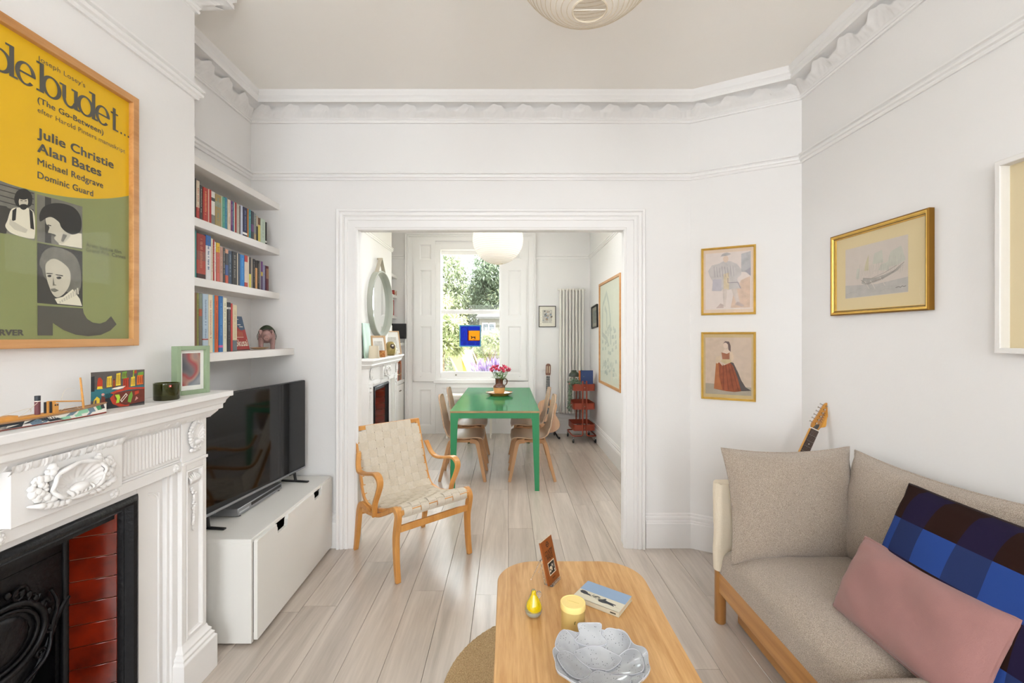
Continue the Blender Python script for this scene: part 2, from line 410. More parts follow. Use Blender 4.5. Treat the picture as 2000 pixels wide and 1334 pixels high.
struct(G().sweep2d(DPATH, dr, xyz).build('trim_3', TRIMW))
struct(G().sweep2d([(at(790, 0, YE).x, YE), (DXL, YE), (DXL, 6.083), (DXB, 6.083), (DXB, 4.73)], dr, xyz).build('trim_4', TRIMW))
# architrave round the opening, with plinth blocks; the inner lining is the wall itself
ap = [(0, 0), (0, .018), (.006, .022), (.014, .022), (.018, .026), (.062, .028), (.066, .034), (.082, .036), (.090, .030), (.096, .040), (.112, .042), (.118, .034), (.124, .044), (.136, .046), (.140, .040), (.140, 0)]
tf = lambda x, z, h: (x, YW-h, z)
struct(G().sweep2d([(OXL+.009, 0), (OXL+.009, OZ-.009), (OXR-.009, OZ-.009), (OXR-.009, 0)], ap, tf).build('trim_5', TRIMW))
tb = lambda x, z, h: (x, YW2+h, z)
struct(G().sweep2d([(OXL-.008, 0), (OXL-.008, OZ+.008), (OXR+.008, OZ+.008), (OXR+.008, 0)], ap, tb).build('trim_6', TRIMW))
# ---------------------------------------------------------------- sash window of the dining room
def fbox(g, u0, v0, u1, v1, Y, y0, y1, m=0):
    """box whose front face spans photo pixels (u0,v0)-(u1,v1) at distance Y, from y0 to y1 in depth"""
    a = at(u0, v1, Y); b = at(u1, v0, Y); g.box((a.x, y0, a.z), (b.x, y1, b.z), m)
win = thing('window_1', '', ''); del win['label']; del win['category']; win['kind'] = 'structure'
S = YE
# moulded casing (architrave) around the whole recess
cx0, cx1, cz1 = at(792, 0, S).x, at(1046, 0, S).x, z_of(457, S)
ca = [(0, 0), (0, .02), (.01, .024), (.06, .026), (.066, .034), (.082, .034), (.088, .026), (.096, .040), (.108, .042), (.110, 0)]
g = G().sweep2d([(cx0+.11, 0), (cx0+.11, cz1-.11), (cx1-.11, cz1-.11), (cx1-.11, 0)], ca, lambda x, z, h: (x, S-h, z))
g.build('casing', TRIMW, win)
def panel_board(x0, x1, z0, z1, yf, t, fields, name, par, inset=.014):
    """board with moulded recessed panels: frame front at yf, thickness t"""
    g = G(); xs = sorted({x0, x1} | {f[0] for f in fields} | {f[1] for f in fields}); zs_ = sorted({z0, z1} | {f[2] for f in fields} | {f[3] for f in fields})
    g.box((x0, yf+inset, z0), (x1, yf+t, z1))
    for i in range(len(xs)-1):
        for j in range(len(zs_)-1):
            mx, mz = (xs[i]+xs[i+1])/2, (zs_[j]+zs_[j+1])/2
            if any(f[0] < mx < f[1] and f[2] < mz < f[3] for f in fields): continue
            g.box((xs[i], yf, zs_[j]), (xs[i+1], yf+inset, zs_[j+1]))
    for f in fields:
        g.sweep2d([(f[0], f[2]), (f[1], f[2]), (f[1], f[3]), (f[0], f[3])], [(0, 0), (.007, -.002), (.012, -.006), (.020, -.008), (.022, -inset)], lambda x, z, h: (x, yf-h, z), closed=True)
        m_ = .035
        if f[1]-f[0] > .12: g.box((f[0]+m_, yf+inset*.35, f[2]+m_), (f[1]-m_, yf+inset+.001, f[3]-m_))
    return g.build(name, TRIMW, par)
sz = lambda v: z_of(v, S); sx_ = lambda u: at(u, 0, S).x
# fixed panels beside the sash, above and below the shutters
for (ua, ub, pu0, pu1) in ((806.3, 851, 820, 843), (982, 1031.6, 992, 1018)):
    panel_board(sx_(ua), sx_(ub), sz(742), sz(470), S-.03, .035, [(sx_(pu0), sx_(pu1), sz(508), sz(478))], 'side_panel', win)
    panel_board(sx_(ua), sx_(ub), .0, sz(745), S-.03, .035, [(sx_(pu0), sx_(pu1), .12, sz(760))], 'apron_panel', win)
g = G()
g.box((sx_(806.3), S-.031, sz(470)), (sx_(1031.6), S+.0, cz1-.105)); g.build('head_panel', TRIMW, win)
panel_board(sx_(851), sx_(982), .0, sz(745), S-.012, .02, [(sx_(862), sx_(912), .14, sz(757)), (sx_(922), sx_(972), .14, sz(757))], 'apron_panel', win)
g = G().box((sx_(848), S-.06, sz(748)), (sx_(985), S+.1, sz(741))); g.build('window_board', TRIMW, win, bevel=.004)
# shutters, opened flat against the wall, each with two panels and a small knob
for k, (ua, ub, pu0, pu1) in enumerate(((808.5, 850, 820, 843), (983.5, 1027.5, 992, 1018))):
    Y2 = S-.062; X = lambda u: at(u, 0, Y2).x; Z = lambda v: z_of(v, Y2)
    sh = panel_board(X(ua), X(ub), Z(745-2*k), Z(515), Y2, .032, [(X(pu0), X(pu1), Z(617), Z(527)), (X(pu0), X(pu1), Z(730), Z(637))], 'shutter', win)
    kx = X(822) if k == 0 else X(1015)
    G().lathe([(.002, 0), (.006, .004), (.008, .012), (.005, .018), (0, .02)], (0, 0, 0), 10).build('shutter_knob', TRIMW, sh, smooth=60, loc=(kx, Y2, Z(735)), rot=(PI/2, 0, 0))
# frame, sashes, panes
wf = G()
fbox(wf, 850, 478, 861, 742, S, S-.022, S+.16); fbox(wf, 977, 478, 984, 742, S, S-.022, S+.16); fbox(wf, 861, 476, 977, 488, S, S-.020, S+.16); fbox(wf, 861, 737, 977, 742, S, S-.018, S+.16)
wf.build('window_frame', TRIMW, win)
Y1, Y0 = S+.075, S+.03
up = G(); fb = lambda u0, v0, u1, v1, Y: fbox(up, u0, v0, u1, v1, Y, Y, Y+.04)
fb(857.5, 487, 864, 611, Y1); fb(975, 487, 979, 611, Y1); fb(864, 487, 975, 497.5, Y1); fb(864, 604.5, 975, 611, Y1)
us = up.build('upper_sash', TRIMW, win, bevel=.003)
up = G()
fb(857.5, 606, 863, 737, Y0); fb(975.5, 606, 980, 737, Y0); fb(863, 606, 975.5, 613, Y0); fb(863, 726, 975.5, 737, Y0)
ls = up.build('lower_sash', TRIMW, win, bevel=.003)
def clear_glass(name, ior, tint):
    m = bpy.data.materials.new(name); m.use_nodes = True
    nt = m.node_tree; nt.nodes.clear(); N = nt.nodes; L = nt.links
    o = N.new('ShaderNodeOutputMaterial'); mx = N.new('ShaderNodeMixShader'); t = N.new('ShaderNodeBsdfTransparent'); gl = N.new('ShaderNodeBsdfGlossy'); fr = N.new('ShaderNodeFresnel')
    gl.inputs['Roughness'].default_value = 0; fr.inputs[0].default_value = ior; t.inputs[0].default_value = (*tint, 1)
    geo = N.new('ShaderNodeNewGeometry'); iv = N.new('ShaderNodeMath'); iv.operation = 'SUBTRACT'; iv.inputs[0].default_value = 1; L.new(geo.outputs['Backfacing'], iv.inputs[1])
    mu = N.new('ShaderNodeMath'); mu.operation = 'MULTIPLY'; L.new(fr.outputs[0], mu.inputs[0]); L.new(iv.outputs[0], mu.inputs[1]); L.new(mu.outputs[0], mx.inputs[0])
    L.new(t.outputs[0], mx.inputs[1]); L.new(gl.outputs[0], mx.inputs[2]); L.new(mx.outputs[0], o.inputs[0]); return m
GLASS = clear_glass('window_glass', 1.3, (.97, .985, .975)); PICGLASS = clear_glass('picture_glass', 1.08, (.99, .99, .985))
g = G(); fbox(g, 863, 496, 976, 606, Y1, Y1+.018, Y1+.022); g.build('pane', GLASS, us)
g = G(); fbox(g, 862, 612, 976.5, 727, Y0, Y0+.018, Y0+.022); g.build('pane', GLASS, ls)
BRASS = M('aged_brass', '8c8478', .35, 1.0)
g = G(); p = at(891, 732, Y0); g.lathe([(.010, 0), (.010, .004), (.006, .010), (.013, .016), (.013, .024), (0, .028)], (0, 0, 0), 12)
g.build('sash_lift', BRASS, ls, smooth=50, loc=(p.x, Y0, p.z), rot=(PI/2, 0, 0))
p = at(918, 605, Y0); G().cbox((p.x, Y0+.01, p.z+.006), (.05, .02, .012)).cbox((p.x-.008, Y0, p.z+.018), (.014, .014, .02)).build('sash_catch', BRASS, us, bevel=.002)
# ---------------------------------------------------------------- fireplaces
IRON = M('cast_iron', '17171a', .38, .3, bump=.25, bscale=60, var=.3, vscale=20)
SOOT = M('soot_black', '08080a', .9)
TILE = M('glazed_red_tile', '7a1d08', .12, var=.5, vscale=14, col2='4a1006', coat=.6)
GROUT = M('grout', 'b98f74', .9)
def strip_relief(g, a0, a1, z0, z1, d, m=0, pitch=.022):
    """narrow run of small leaves standing on a moulding"""
    n = max(8, int((a1-a0)/.0037)); 
    def fn(i, j):
        a = a0+(a1-a0)*i; z = z0+(z1-z0)*j
        ph = ((a/pitch)+.35*math.sin(PI*j)) % 1
        return (d+.010*(1-j)*0+.012*j+.005*abs(math.sin(PI*ph))*math.sin(PI*min(1, j*1.1))+.002*math.sin(a*900), a, z)
    g.grid(fn, n, 5, m)
def shell(g, c, ra, rz, n_ribs, d, lip=.012, tilt=0, m=0):
    """scallop: a dished oval with ribs fanning from the hinge near its foot"""
    ca, cz = c
    def fn(i, j):
        q = 2*PI*i; r = j
        a = math.cos(q)*r; z = math.sin(q)*r
        hx, hz = 0, -.62; ang = math.atan2(z-hz, a-hx)
        rib = math.cos(ang*n_ribs*2)*.5+.5
        h = lip*(r**3)-.002+.007*rib*min(1, 1.6*r)*(1-.5*r)
        if r > .93: h *= .9
        if j >= 1: h = -.004
        return (d+h, ca+a*ra, cz+z*rz)
    g.grid(fn, 72, 14, m)
def fireplace(name, label, loc, rich=True):
    f = thing(name, label, 'fireplace', loc)
    hw, fd = .62, .105
    # mantel shelf with its bed mouldings, returned at both ends
    U = [(0, hw), (fd, hw), (fd, -hw), (0, -hw)]
    pr = [(0, 1.088), (.010, 1.088), (.014, 1.094), (.030, 1.112), (.033, 1.119), (.044, 1.121), (.044, 1.141), (.050, 1.144), (.053, 1.156), (.060, 1.166), (.063, 1.171), (.072, 1.172), (.072, 1.195), (0, 1.195)]
    g = G().sweep2d(U, pr, xyz); g.box((0, -hw, 1.10), (fd, hw, 1.195))
    sh = g.build('mantel_shelf', TRIMW, f, bevel=.0025)
    g = G(); strip_relief(g, -hw, hw, 1.092, 1.114, fd+.012); g.build('leaf_moulding', PLASTER, f, smooth=60)
    # frieze board and centre tablet
    G().box((0, -.475, .90), (.095, .475, 1.09)).box((.09, -.475, .90), (.104, .475, .938)).box((.09, -.475, .938), (.099, .475, .946)).build('frieze', TRIMW, f, bevel=.002)
    tb_ = G().box((.09, -.167, .943), (.132, .167, 1.09)).build('frieze_tablet', TRIMW, f, bevel=.002)
    g = G(); strip_relief(g, -.172, .172, 1.078, 1.104, .128); g.build('leaf_moulding', PLASTER, tb_, smooth=60)
    rnd = random.Random(11)
    g = G(); shell(g, (.0, 1.020), .078, .046, 13, .140, lip=.020)
    rim = [(.155+.004*math.sin(7*q), .080*math.cos(q), 1.020+.048*math.sin(q)) for q in [2*PI*i/40 for i in range(40)]]
    g.tube(rim, .006, 6, closed=True)
    g.ball((.150, .0, .996), .020, 12, sc=(.8, 1.5, .75)); 
    for k in range(6): g.tube(spline([(.148, -.035+.014*k, .995), (.160, -.03+.013*k, .985), (.146, -.02+.008*k, .972)], 4), .005, 6)
    for s in (-1, 1):
        for k in range(46):
            q = rnd.uniform(-1.15, 1.15); rr = rnd.uniform(.93, 1.5)
            a = s*(.072*math.cos(q)*rr+.022); z = 1.024+.036*math.sin(q)*rr
            if abs(a) > .142: continue
            g.ball((.134+.012*(1.4-rr)+.006, a, z), rnd.uniform(.006, .013), 8, sc=(.9, 1, rnd.uniform(.8, 1.2)))
        for k in range(5):
            a = s*(.02+.017*k); g.tube(spline([(.140, a, .980-.0012*k), (.152, a+s*.022, .966+.0016*k*k*.6), (.137, a+s*.045, .970+.0022*k*k*.5)], 4), [.004, .007, .008, .009, .009, .007, .005, .004, .002], 6)
    g.build('shell_relief', PLASTER, tb_, smooth=60)
    for s in (-1, 1):
        # reeded panel
        a0, a1 = s*.205, s*.470
        fp = G().box((.093, min(a0, a1)-.012, .949), (.1, max(a0, a1)+.004, 1.088))
        n = 17
        for k in range(n):
            a = min(a0, a1)+(k+.5)*abs(a1-a0)/n; r = .0062
            fp.tube([(.099, a, .957), (.099, a, .961), (.099, a, 1.076), (.099, a, 1.080)], [.002, r, r, .002], 10)
        fp.build('reeded_panel', TRIMW, f, smooth=40)
        # pilaster: end block with patera, sunk panel with husk drop, plinth
        A = lambda p, q: (min(s*p, s*q), max(s*p, s*q))
        p0, p1 = A(.475, .62)
        G().box((0, p0, .93), (fd, p1, 1.09)).box((0, p0, .918), (fd+.008, p1, .93)).build('end_block', TRIMW, f, bevel=.002)
        g = G(); c = (s*.548, 1.022); shell(g, (c[0], c[1]+.008), .036, .046, 11, fd+.006, lip=.012)
        for k in range(26):
            q = 2*PI*k/26; g.ball((fd+.008+.003*hsh(k), c[0]+.041*math.cos(q), c[1]+.008+.052*math.sin(q)), .0075, 8)
        for k in range(8): g.ball((fd+.008, c[0]-s*.03+s*.008*k*.9, c[1]-.052-.004*math.sin(k)), .009-.0006*k, 8)
        g.ball((fd+.012, c[0], c[1]-.022), .014, 10, sc=(.8, 1.2, .8))
        g.build('shell_patera', PLASTER, f, smooth=60)
        j = G().box((0, p0+.001, .15), (fd-.012, p1-.001, .917))
        b0, b1 = A(.475, .50); j.box((.01, b0, .15), (fd, b1, .9175)); b0, b1 = A(.60, .62); j.box((.01, b0, .15), (fd, b1, .9175))
        r0, r1 = A(.50, .60); j.box((.02, r0, .89), (fd, r1, .9175)).box((.02, r0, .15), (fd, r1, .215))
        pa, pb = A(.50, .60)
        j.sweep2d([(pa, .215), (pb, .215), (pb, .89), (pa, .89)], [(0, fd), (.004, fd+.003), (.010, fd-.002), (.013, fd-.012)], lambda a, z, h: (h, a, z), closed=True)
        j.build('jamb', TRIMW, f, bevel=.0015)
        g = G(); c = s*.55; z = .855
        for k in range(7):
            g.tube(spline([(fd-.012, c+(k-3)*.004, z-.03), (fd+.002, c+(k-3)*.008, z-.01), (fd-.008, c+(k-3)*.009, z+.018-.004*abs(k-3))], 4), [.003, .005, .006, .006, .006, .005, .004, .003, .002], 6)
        for k in range(24):
            zz = z-.045-.0065*k; w = .016-.0004*k if k < 12 else .010-.0003*k
            g.ball((fd-.006, c+w*(hsh(k, 2)-.5)*1.7, zz), .0065, 8)
        g.ball((fd-.008, c, z-.215), .004, 8, sc=(1, 1, 2.5)); g.build('husk_drop', PLASTER, f, smooth=60)
        q0, q1 = A(.458, .640)
        pl = [(0, 0), (.028, 0), (.028, .14), (.020, .148), (.022, .158), (.012, .168), (.014, .178), (.004, .19), (0, .205)]
        PA = [(0, q1-.018), (fd, q1-.018), (fd, q0+.018), (0, q0+.018)]
        G().sweep2d(PA, pl, xyz).box((0, q0+.018, 0), (fd, q1-.018, .2)).build('plinth', TRIMW, f, bevel=.002)
        # inner slip with its bead and rosette
        s0, s1 = A(.31, .475)
        sl = G().box((0, s0, 0), (.062, s1, .899))
        for (p, q, d) in ((.445, .475, .088), (.430, .446, .078), (.405, .412, .068)):
            t0, t1 = A(p, q); sl.box((.01, t0, .001), (d, t1, .8985 if d > .07 else .84))
        sl.tube([(.063, s*x, z_) for x, z_ in arc(.36, .80, .048, 0, 90, 8)], .004, 6)
        sl.build('slip', TRIMW, f, bevel=.002)
        rz = .918
        for ra in (.17, .445):
            g = G()
            for k in range(8): g.ball((.104, s*ra+.010*math.cos(k*PI/4), rz+.010*math.sin(k*PI/4)), .0075, 8)
            g.ball((.108, s*ra, rz), .008, 8); g.build('rosette', PLASTER, f, smooth=60)
    G().box((0, -.31, .864), (.062, .31, .905)).build('lintel_slip', TRIMW, f, bevel=.002)
    # cast iron insert: outer frame, splayed cheeks of tiles, hood, fire recess
    fr = G(); fp_ = [(-.004, -.02), (-.004, .066), (.004, .074), (.014, .078), (.024, .074), (.030, .062), (.036, .050), (.040, .052), (.044, .044), (.048, .02), (.048, -.02)]
    fr.sweep2d([(.306, 0), (.306, .864), (-.306, .864), (-.306, 0)], fp_, lambda a, z, h: (h, a, z))
    fr.build('iron_frame', IRON, f, smooth=35)
    top = .80
    for s in (-1, 1):
        # a cheek runs from the frame (a=.262, d=.035) back to (a=.205, d=-.085)
        o_, i_ = Vector((.036, s*.262)), Vector((-.086, s*.206)); dr_ = (i_-o_).normalized(); nn = Vector((dr_.y, -dr_.x))*(-s)
        if nn.x < 0: nn = -nn
        L_ = (i_-o_).length
        bed = G(); b0, b1 = o_-nn*.010, i_-nn*.010
        bed.prism([(b0.x, b0.y, 0), (b1.x, b1.y, 0), ((i_-nn*.002).x, (i_-nn*.002).y, 0), ((o_-nn*.002).x, (o_-nn*.002).y, 0)], (0, 0, .83)).build('tile_bed', GROUT, f)
        z = top+.0745*.35; k = 0
        while z > .03:
            z0 = max(.02, z-.0745+.0016); p, q = o_+dr_*.002, i_-dr_*.004
            t = G(); r = lambda w, d: (w+nn*d)
            P4 = [r(p, -.002), r(q, -.002), r(q, .005), r(p, .005)]
            t.prism([(w.x, w.y, z0) for w in P4], (0, 0, z-z0-.0006)).build('tile', TILE, f, bevel=.002)
            z -= .0745; k += 1
        G().cyl((i_.x-.004, i_.y-s*.006, 0), (i_.x-.004, i_.y-s*.006, .83), .012, n=10).box((i_.x-.03, min(i_.y-s*.03, i_.y), 0), (i_.x-.012, max(i_.y-s*.03, i_.y), .83)).build('iron_stile', IRON, f, smooth=40)
    g = G().box((-.10, -.21, .72), (-.088, .21, .84)); g.box((-.10, -.27, .80), (.03, .27, .84)); g.build('iron_lintel', IRON, f)
    # hood plate whose lower edge dips in the middle, rim and scrolled cartouche
    edge = [(.205, .56), (.17, .52), (.14, .455), (.10, .39), (.05, .345), (0, .33)]
    edge = [tuple(p) for p in spline([(a, z, 0) for a, z in edge], 5)]; edge = [(p[0], p[1]) for p in edge]
    full = edge+[(-a, z) for a, z in reversed(edge[:-1])]
    h = G().prism([(-.088, a, z) for a, z in [(.205, .7185)]+full+[(-.205, .7185)]], (-.010, 0, 0)); h.tube([(-.083, a, z) for a, z in full], .008, 8)
    hd = h.build('hood', IRON, f, smooth=40)
    c = G(); cz = .53
    oval = lambda ra, rz, d, n=48: [(d, ra*math.cos(2*PI*i/n), cz+rz*math.sin(2*PI*i/n)) for i in range(n)]
    c.tube(oval(.125, .105, -.080), .010, 8, closed=True); c.tube(oval(.105, .085, -.082), .006, 8, closed=True)
    c.ball((-.09, 0, cz), .1, 16, sc=(.12, .9, .72))
    for s in (-1, 1):
        for (ax, az, r0, tw) in ((.045, .655, .026, 1), (.085, .625, .020, -1), (.118, .585, .016, 1), (.132, .50, .015, -1), (.105, .435, .016, 1)):
            pts = [(-.076, s*(ax+(r0*(1-t/14))*math.cos(tw*t*.75)), az+(r0*(1-t/14))*math.sin(tw*t*.75)) for t in range(12)]
            c.tube(pts, [.006-.0003*t for t in range(12)], 6)
        for k in range(7): c.ball((-.077, s*(.015+.02*k), .668-.0032*k*k), .010, 8, sc=(.7, 1, 1.2))
        c.tube(spline([(-.076, s*.14, .62), (-.07, s*.155, .57), (-.076, s*.145, .50), (-.07, s*.12, .42), (-.078, s*.06, .375)], 6), .006, 6)
    c.build('hood_cartouche', IRON, hd, smooth=60)
    G().box((-.34, -.24, 0), (-.33, .24, .84)).box((-.34, -.25, 0), (-.10, -.235, .84)).box((-.34, .235, 0), (-.10, .25, .84)).box((-.34, -.24, 0), (.0, .24, .006)).build('fire_recess', SOOT, f)
    return f
fireplace('fireplace', 'white shell-carved fireplace with cast-iron insert and glossy red tiles below the yellow poster', (XB, FC, 0))
fireplace('fireplace', 'white dining room fireplace below the round mirror, red tiles in its opening', (DXB, DFC, 0))
MZ = 1.195
# ---------------------------------------------------------------- film poster in an oak frame
OAK = wood('frame_oak', 'cb9760', 'b07a45', .45, 1, 12, .6)
PX = XB+.024
def pxy(u, v):
    """photo pixel -> (Y, Z) on the poster's plane"""
    Y = F*PX/(u-CX); return (Y, z_of(v, Y))
po = thing('framed_poster', 'large yellow and green film poster with black lettering in an oak frame', 'poster', (XB+.001, FC, 1.40))
LY0, LY1, LZ0, LZ1 = .989, 1.669, 1.401, 2.313
def lp(Y, Z, d): return (d, Y-FC, Z-1.40)
fr = G()
for (a, b, c, d) in ((LY0, LY0+.026, LZ0, LZ1), (LY1-.026, LY1, LZ0, LZ1), (LY0+.026, LY1-.026, LZ0, LZ0+.026), (LY0+.026, LY1-.026, LZ1-.026, LZ1)):
    fr.box(lp(a, c, .0), lp(b, d, .034))
fr.build('frame', OAK, po, bevel=.002)
G().box(lp(LY0+.02, LZ0+.02, .0), lp(LY1-.02, LZ1-.02, .016)).build('backing_board', M('board_brown', '8a7358', .9), po)
YEL = M('poster_yellow', 'e2b313', .55, var=.06, vscale=5); GRN = M('poster_green', '8c925f', .55, var=.08, vscale=4)
INK = M('poster_ink', '55524a', .55); G1 = M('photo_dark', '3f3d38', .55); G2 = M('photo_mid', '7d7a70', .55, var=.3, vscale=30); G3 = M('photo_light', 'c9c3b1', .55, var=.12, vscale=20); G4 = M('photo_pale', 'ded8c4', .55); G0 = M('photo_black', '2b2926', .55)
pr = G(); fy0, fy1, fz0, fz1 = LY0+.024, LY1-.024, LZ0+.024, LZ1-.024
L0 = .0165
def flat(pts, m, k): pr.add([lp(p[0], p[1], L0+.00012*k) for p in pts], [tuple(range(len(pts)))], m)
flat([(fy0, fz0), (fy1, fz0), (fy1, fz1), (fy0, fz1)], 1, 0)
ab = [(y, 2.758-math.sqrt(max(0, .9**2-(y-1.25)**2))) for y in [fy0+(fy1-fy0)*i/40 for i in range(41)]]
flat(ab+[(fy1, fz1), (fy0, fz1)], 0, 2)
def letters(body, cap, y, z, fit, bold=.0):
    vs, fs = text_mesh(body, cap/.70, y, z, fit)
    for i, (dx, dz) in enumerate(((0, 0), (-bold, -bold*.5), (bold, bold*.5), (-bold, bold*.5), (bold, -bold*.5)) if bold > .0003 else ((0, 0),)): pr.add([lp(p[0]+dx, p[1]+dz, L0+.0011+.00003*i) for p in vs], fs, 2)
for (t, cap, z, fit, bd) in (("Joseph Losey's", .0150, 2.2475, .149, .0002), ('(The Go-Between)', .0170, 2.1235, .215, .0005), ('efter Harold Pinters manuskript', .0150, 2.0950, .302, .0003),
                             ('Julie Christie', .0275, 2.0225, .254, .0013), ('Alan Bates', .0275, 1.9785, .206, .0013), ('Michael Redgrave', .0200, 1.9405, .214, .0005), ('Dominic Guard', .0200, 1.9010, .177, .0005)):
    letters(t, cap, 1.3235, z, fit, bd)
letters('Årets bedste film', .0125, 1.4755, 1.7300, .134, .0001); letters('Grand Prix, Cannes', .0125, 1.4755, 1.7145, .152, .0001)
letters('RVER', .0160, 1.2245, 1.4385, .060, .0012)
# slab-serif title built from stems and bowls
BZ = 2.158
_lv = [0]
def rect(x0, x1, z0, z1):
    _lv[0] += 1; pr.add([lp(p, BZ+q, L0+.0011+.00004*(_lv[0] % 9)) for p, q in ((x0, z0), (x1, z0), (x1, z1), (x0, z1))], [(0, 1, 2, 3)], 2)
def bowl(cx_, cz_, rx, rz, sx, sz_, a0=0, a1=360):
    o = arc(cx_, cz_, rx, a0, a1, 32, rz); i = arc(cx_, cz_, rx-sx, a0, a1, 32, rz-sz_); n = len(o)
    _lv[0] += 1; pr.add([lp(p[0], BZ+p[1], L0+.0011+.00004*(_lv[0] % 9)) for p in o+i], [(k, k+1, n+k+1, n+k) for k in range(n-1)], 2)
def L_d(x): bowl(x+.030, .030, .030, .033, .0125, .006); rect(x+.052, x+.0645, 0, .087); rect(x+.042, x+.064, .081, .087); rect(x+.053, x+.074, 0, .006)
def L_e(x): bowl(x+.028, .030, .028, .033, .0125, .006, 0, 318); rect(x+.006, x+.055, .028, .0335)
def L_b(x): bowl(x+.038, .030, .030, .033, .0125, .006); rect(x+.003, x+.0155, 0, .087); rect(x-.006, x+.015, .081, .087); rect(x-.006, x+.015, 0, .006)
def L_u(x):
    rect(x+.0055, x+.018, .022, .062); rect(x-.003, x+.017, .056, .062); rect(x+.0435, x+.056, 0, .062); rect(x+.035, x+.055, .056, .062); rect(x+.044, x+.064, 0, .006); bowl(x+.029, .024, .023, .027, .0105, .007, 180, 345)
def L_t(x): rect(x+.0085, x+.0205, .0, .078); rect(x, x+.030, .056, .0615); rect(x+.009, x+.031, 0, .0055)
L_d(1.196); L_e(1.2625); L_b(1.326); L_u(1.391); L_d(1.444); L_e(1.508); L_t(1.5665)
for k in range(3): rect(1.606+.0155*k, 1.6125+.0155*k, 0, .0065)
def zz(x, y): return pxy(x/3.707, 330+y/3.707)      # enlarged detail of the lower half
def shp(pts, m, k): flat([zz(*p) for p in pts], m, k)
def shs(pts, m, k):
    n = len(pts); q = spline([(a, b, 0) for a, b in [pts[-1]]+list(pts)+[pts[0], pts[1]]], 4); shp([(p.x, p.y) for p in q[4:-5]], m, k)
# bottom hook
hook = [(285, 988), (612, 1010)]+[(612+a, b) for a, b in ((6, 1045), (30, 1085), (70, 1112), (123, 1120), (165, 1105), (203, 1066))]+[(855, 1125), (810, 1170), (740, 1202), (650, 1211), (560, 1200), (470, 1165), (395, 1115), (395, 1206), (285, 1206)]
shp(hook, 2, 10)
# three monochrome photographs: generic figures
shp([(-190, 5), (-60, 40), (0, 78), (90, 112), (180, 143), (268, 170), (268, 520), (130, 480), (0, 455), (-190, 420)], 4, 3)
for k in range(5): shp([(-150, 60+k*40), (260, 175+k*40), (260, 182+k*40), (-150, 67+k*40)], 3, 4)
shp([(-190, 230), (60, 270), (95, 300), (60, 470), (-190, 430)], 3, 5)
shs([(100, 290), (170, 280), (235, 290), (265, 340), (267, 480), (240, 505), (110, 470), (55, 420), (70, 370)], 6, 6)
shp([(105, 300), (135, 280), (128, 370), (100, 380)], 7, 7); shp([(225, 285), (250, 310), (262, 440), (235, 430)], 7, 7)
shs([(128, 255), (118, 215), (135, 165), (175, 143), (215, 152), (245, 190), (248, 235), (236, 268), (200, 280), (150, 275)], 7, 6); shs(arc(184, 238, 34, 0, 330, 12, 44), 5, 7); shs(arc(184, 196, 44, 0, 330, 12, 26), 7, 8); shs([(158, 262), (184, 254), (212, 262), (206, 286), (184, 296), (162, 284)], 7, 8); shp([(162, 226), (178, 228), (178, 233), (162, 231)], 7, 8); shp([(192, 229), (208, 228), (208, 233), (192, 234)], 7, 8)
shp([(85, 360), (130, 390), (215, 440), (200, 465), (120, 440), (80, 400)], 5, 9)
shp([(283, 182), (400, 212), (500, 240), (610, 273), (610, 583), (480, 560), (283, 525)], 4, 3); shp([(340, 200), (385, 212), (385, 540), (340, 533)], 3, 4)
shp([(310, 195), (330, 198), (330, 530), (310, 527)], 4, 4); shp([(390, 215), (470, 235), (470, 250), (392, 232)], 4, 4)
shp([(430, 470), (520, 450), (605, 470), (607, 575), (440, 548)], 6, 5); shs([(350, 345), (420, 330), (520, 380), (530, 470), (470, 540), (430, 530), (405, 500), (420, 480), (385, 465), (362, 460), (372, 420), (348, 395)], 5, 6)
shs([(300, 330), (330, 275), (400, 248), (490, 255), (560, 290), (600, 360), (595, 450), (540, 475), (490, 455), (455, 420), (440, 385), (390, 350), (350, 355), (305, 380)], 7, 7); shp([(358, 402), (385, 408), (384, 414), (360, 409)], 7, 7); shp([(385, 470), (415, 478), (412, 484), (388, 478)], 3, 7); shp([(470, 470), (500, 480), (470, 530), (455, 520)], 4, 7)
shp([(283, 532), (610, 597), (612, 1000), (285, 970)], 3, 3)
shs([(300, 680), (330, 600), (400, 565), (500, 590), (570, 650), (600, 760), (590, 880), (520, 900), (350, 800), (320, 730)], 4, 4)
shs([(345, 690), (400, 650), (470, 680), (520, 740), (520, 830), (480, 900), (430, 930), (395, 905), (370, 850), (350, 780)], 5, 5)
shp([(410, 940), (470, 925), (540, 870), (590, 940), (607, 992), (430, 975)], 6, 6)
shp(arc(372, 775, 15, 0, 360, 12, 9), 3, 7); shp(arc(440, 788, 18, 0, 360, 12, 10), 3, 7); shp([(350, 752), (395, 755), (395, 761), (350, 759)], 3, 7); shp([(415, 762), (470, 770), (468, 778), (415, 768)], 3, 7)
shp([(380, 868), (410, 864), (440, 880), (410, 892), (385, 884)], 4, 7); shp([(398, 780), (408, 835), (425, 842), (395, 845)], 4, 7)
for k in range(9): shp([(440+16*k, 960-12*k), (452+16*k, 956-12*k), (456+16*k, 970-8*k), (446+16*k, 974-8*k)], 5, 7)
pr.build('print', [YEL, GRN, INK, G1, G2, G3, G4, G0], po)
G().box(lp(LY0+.022, LZ0+.022, .0235), lp(LY1-.022, LZ1-.022, .0255)).build('glazing', PICGLASS, po)
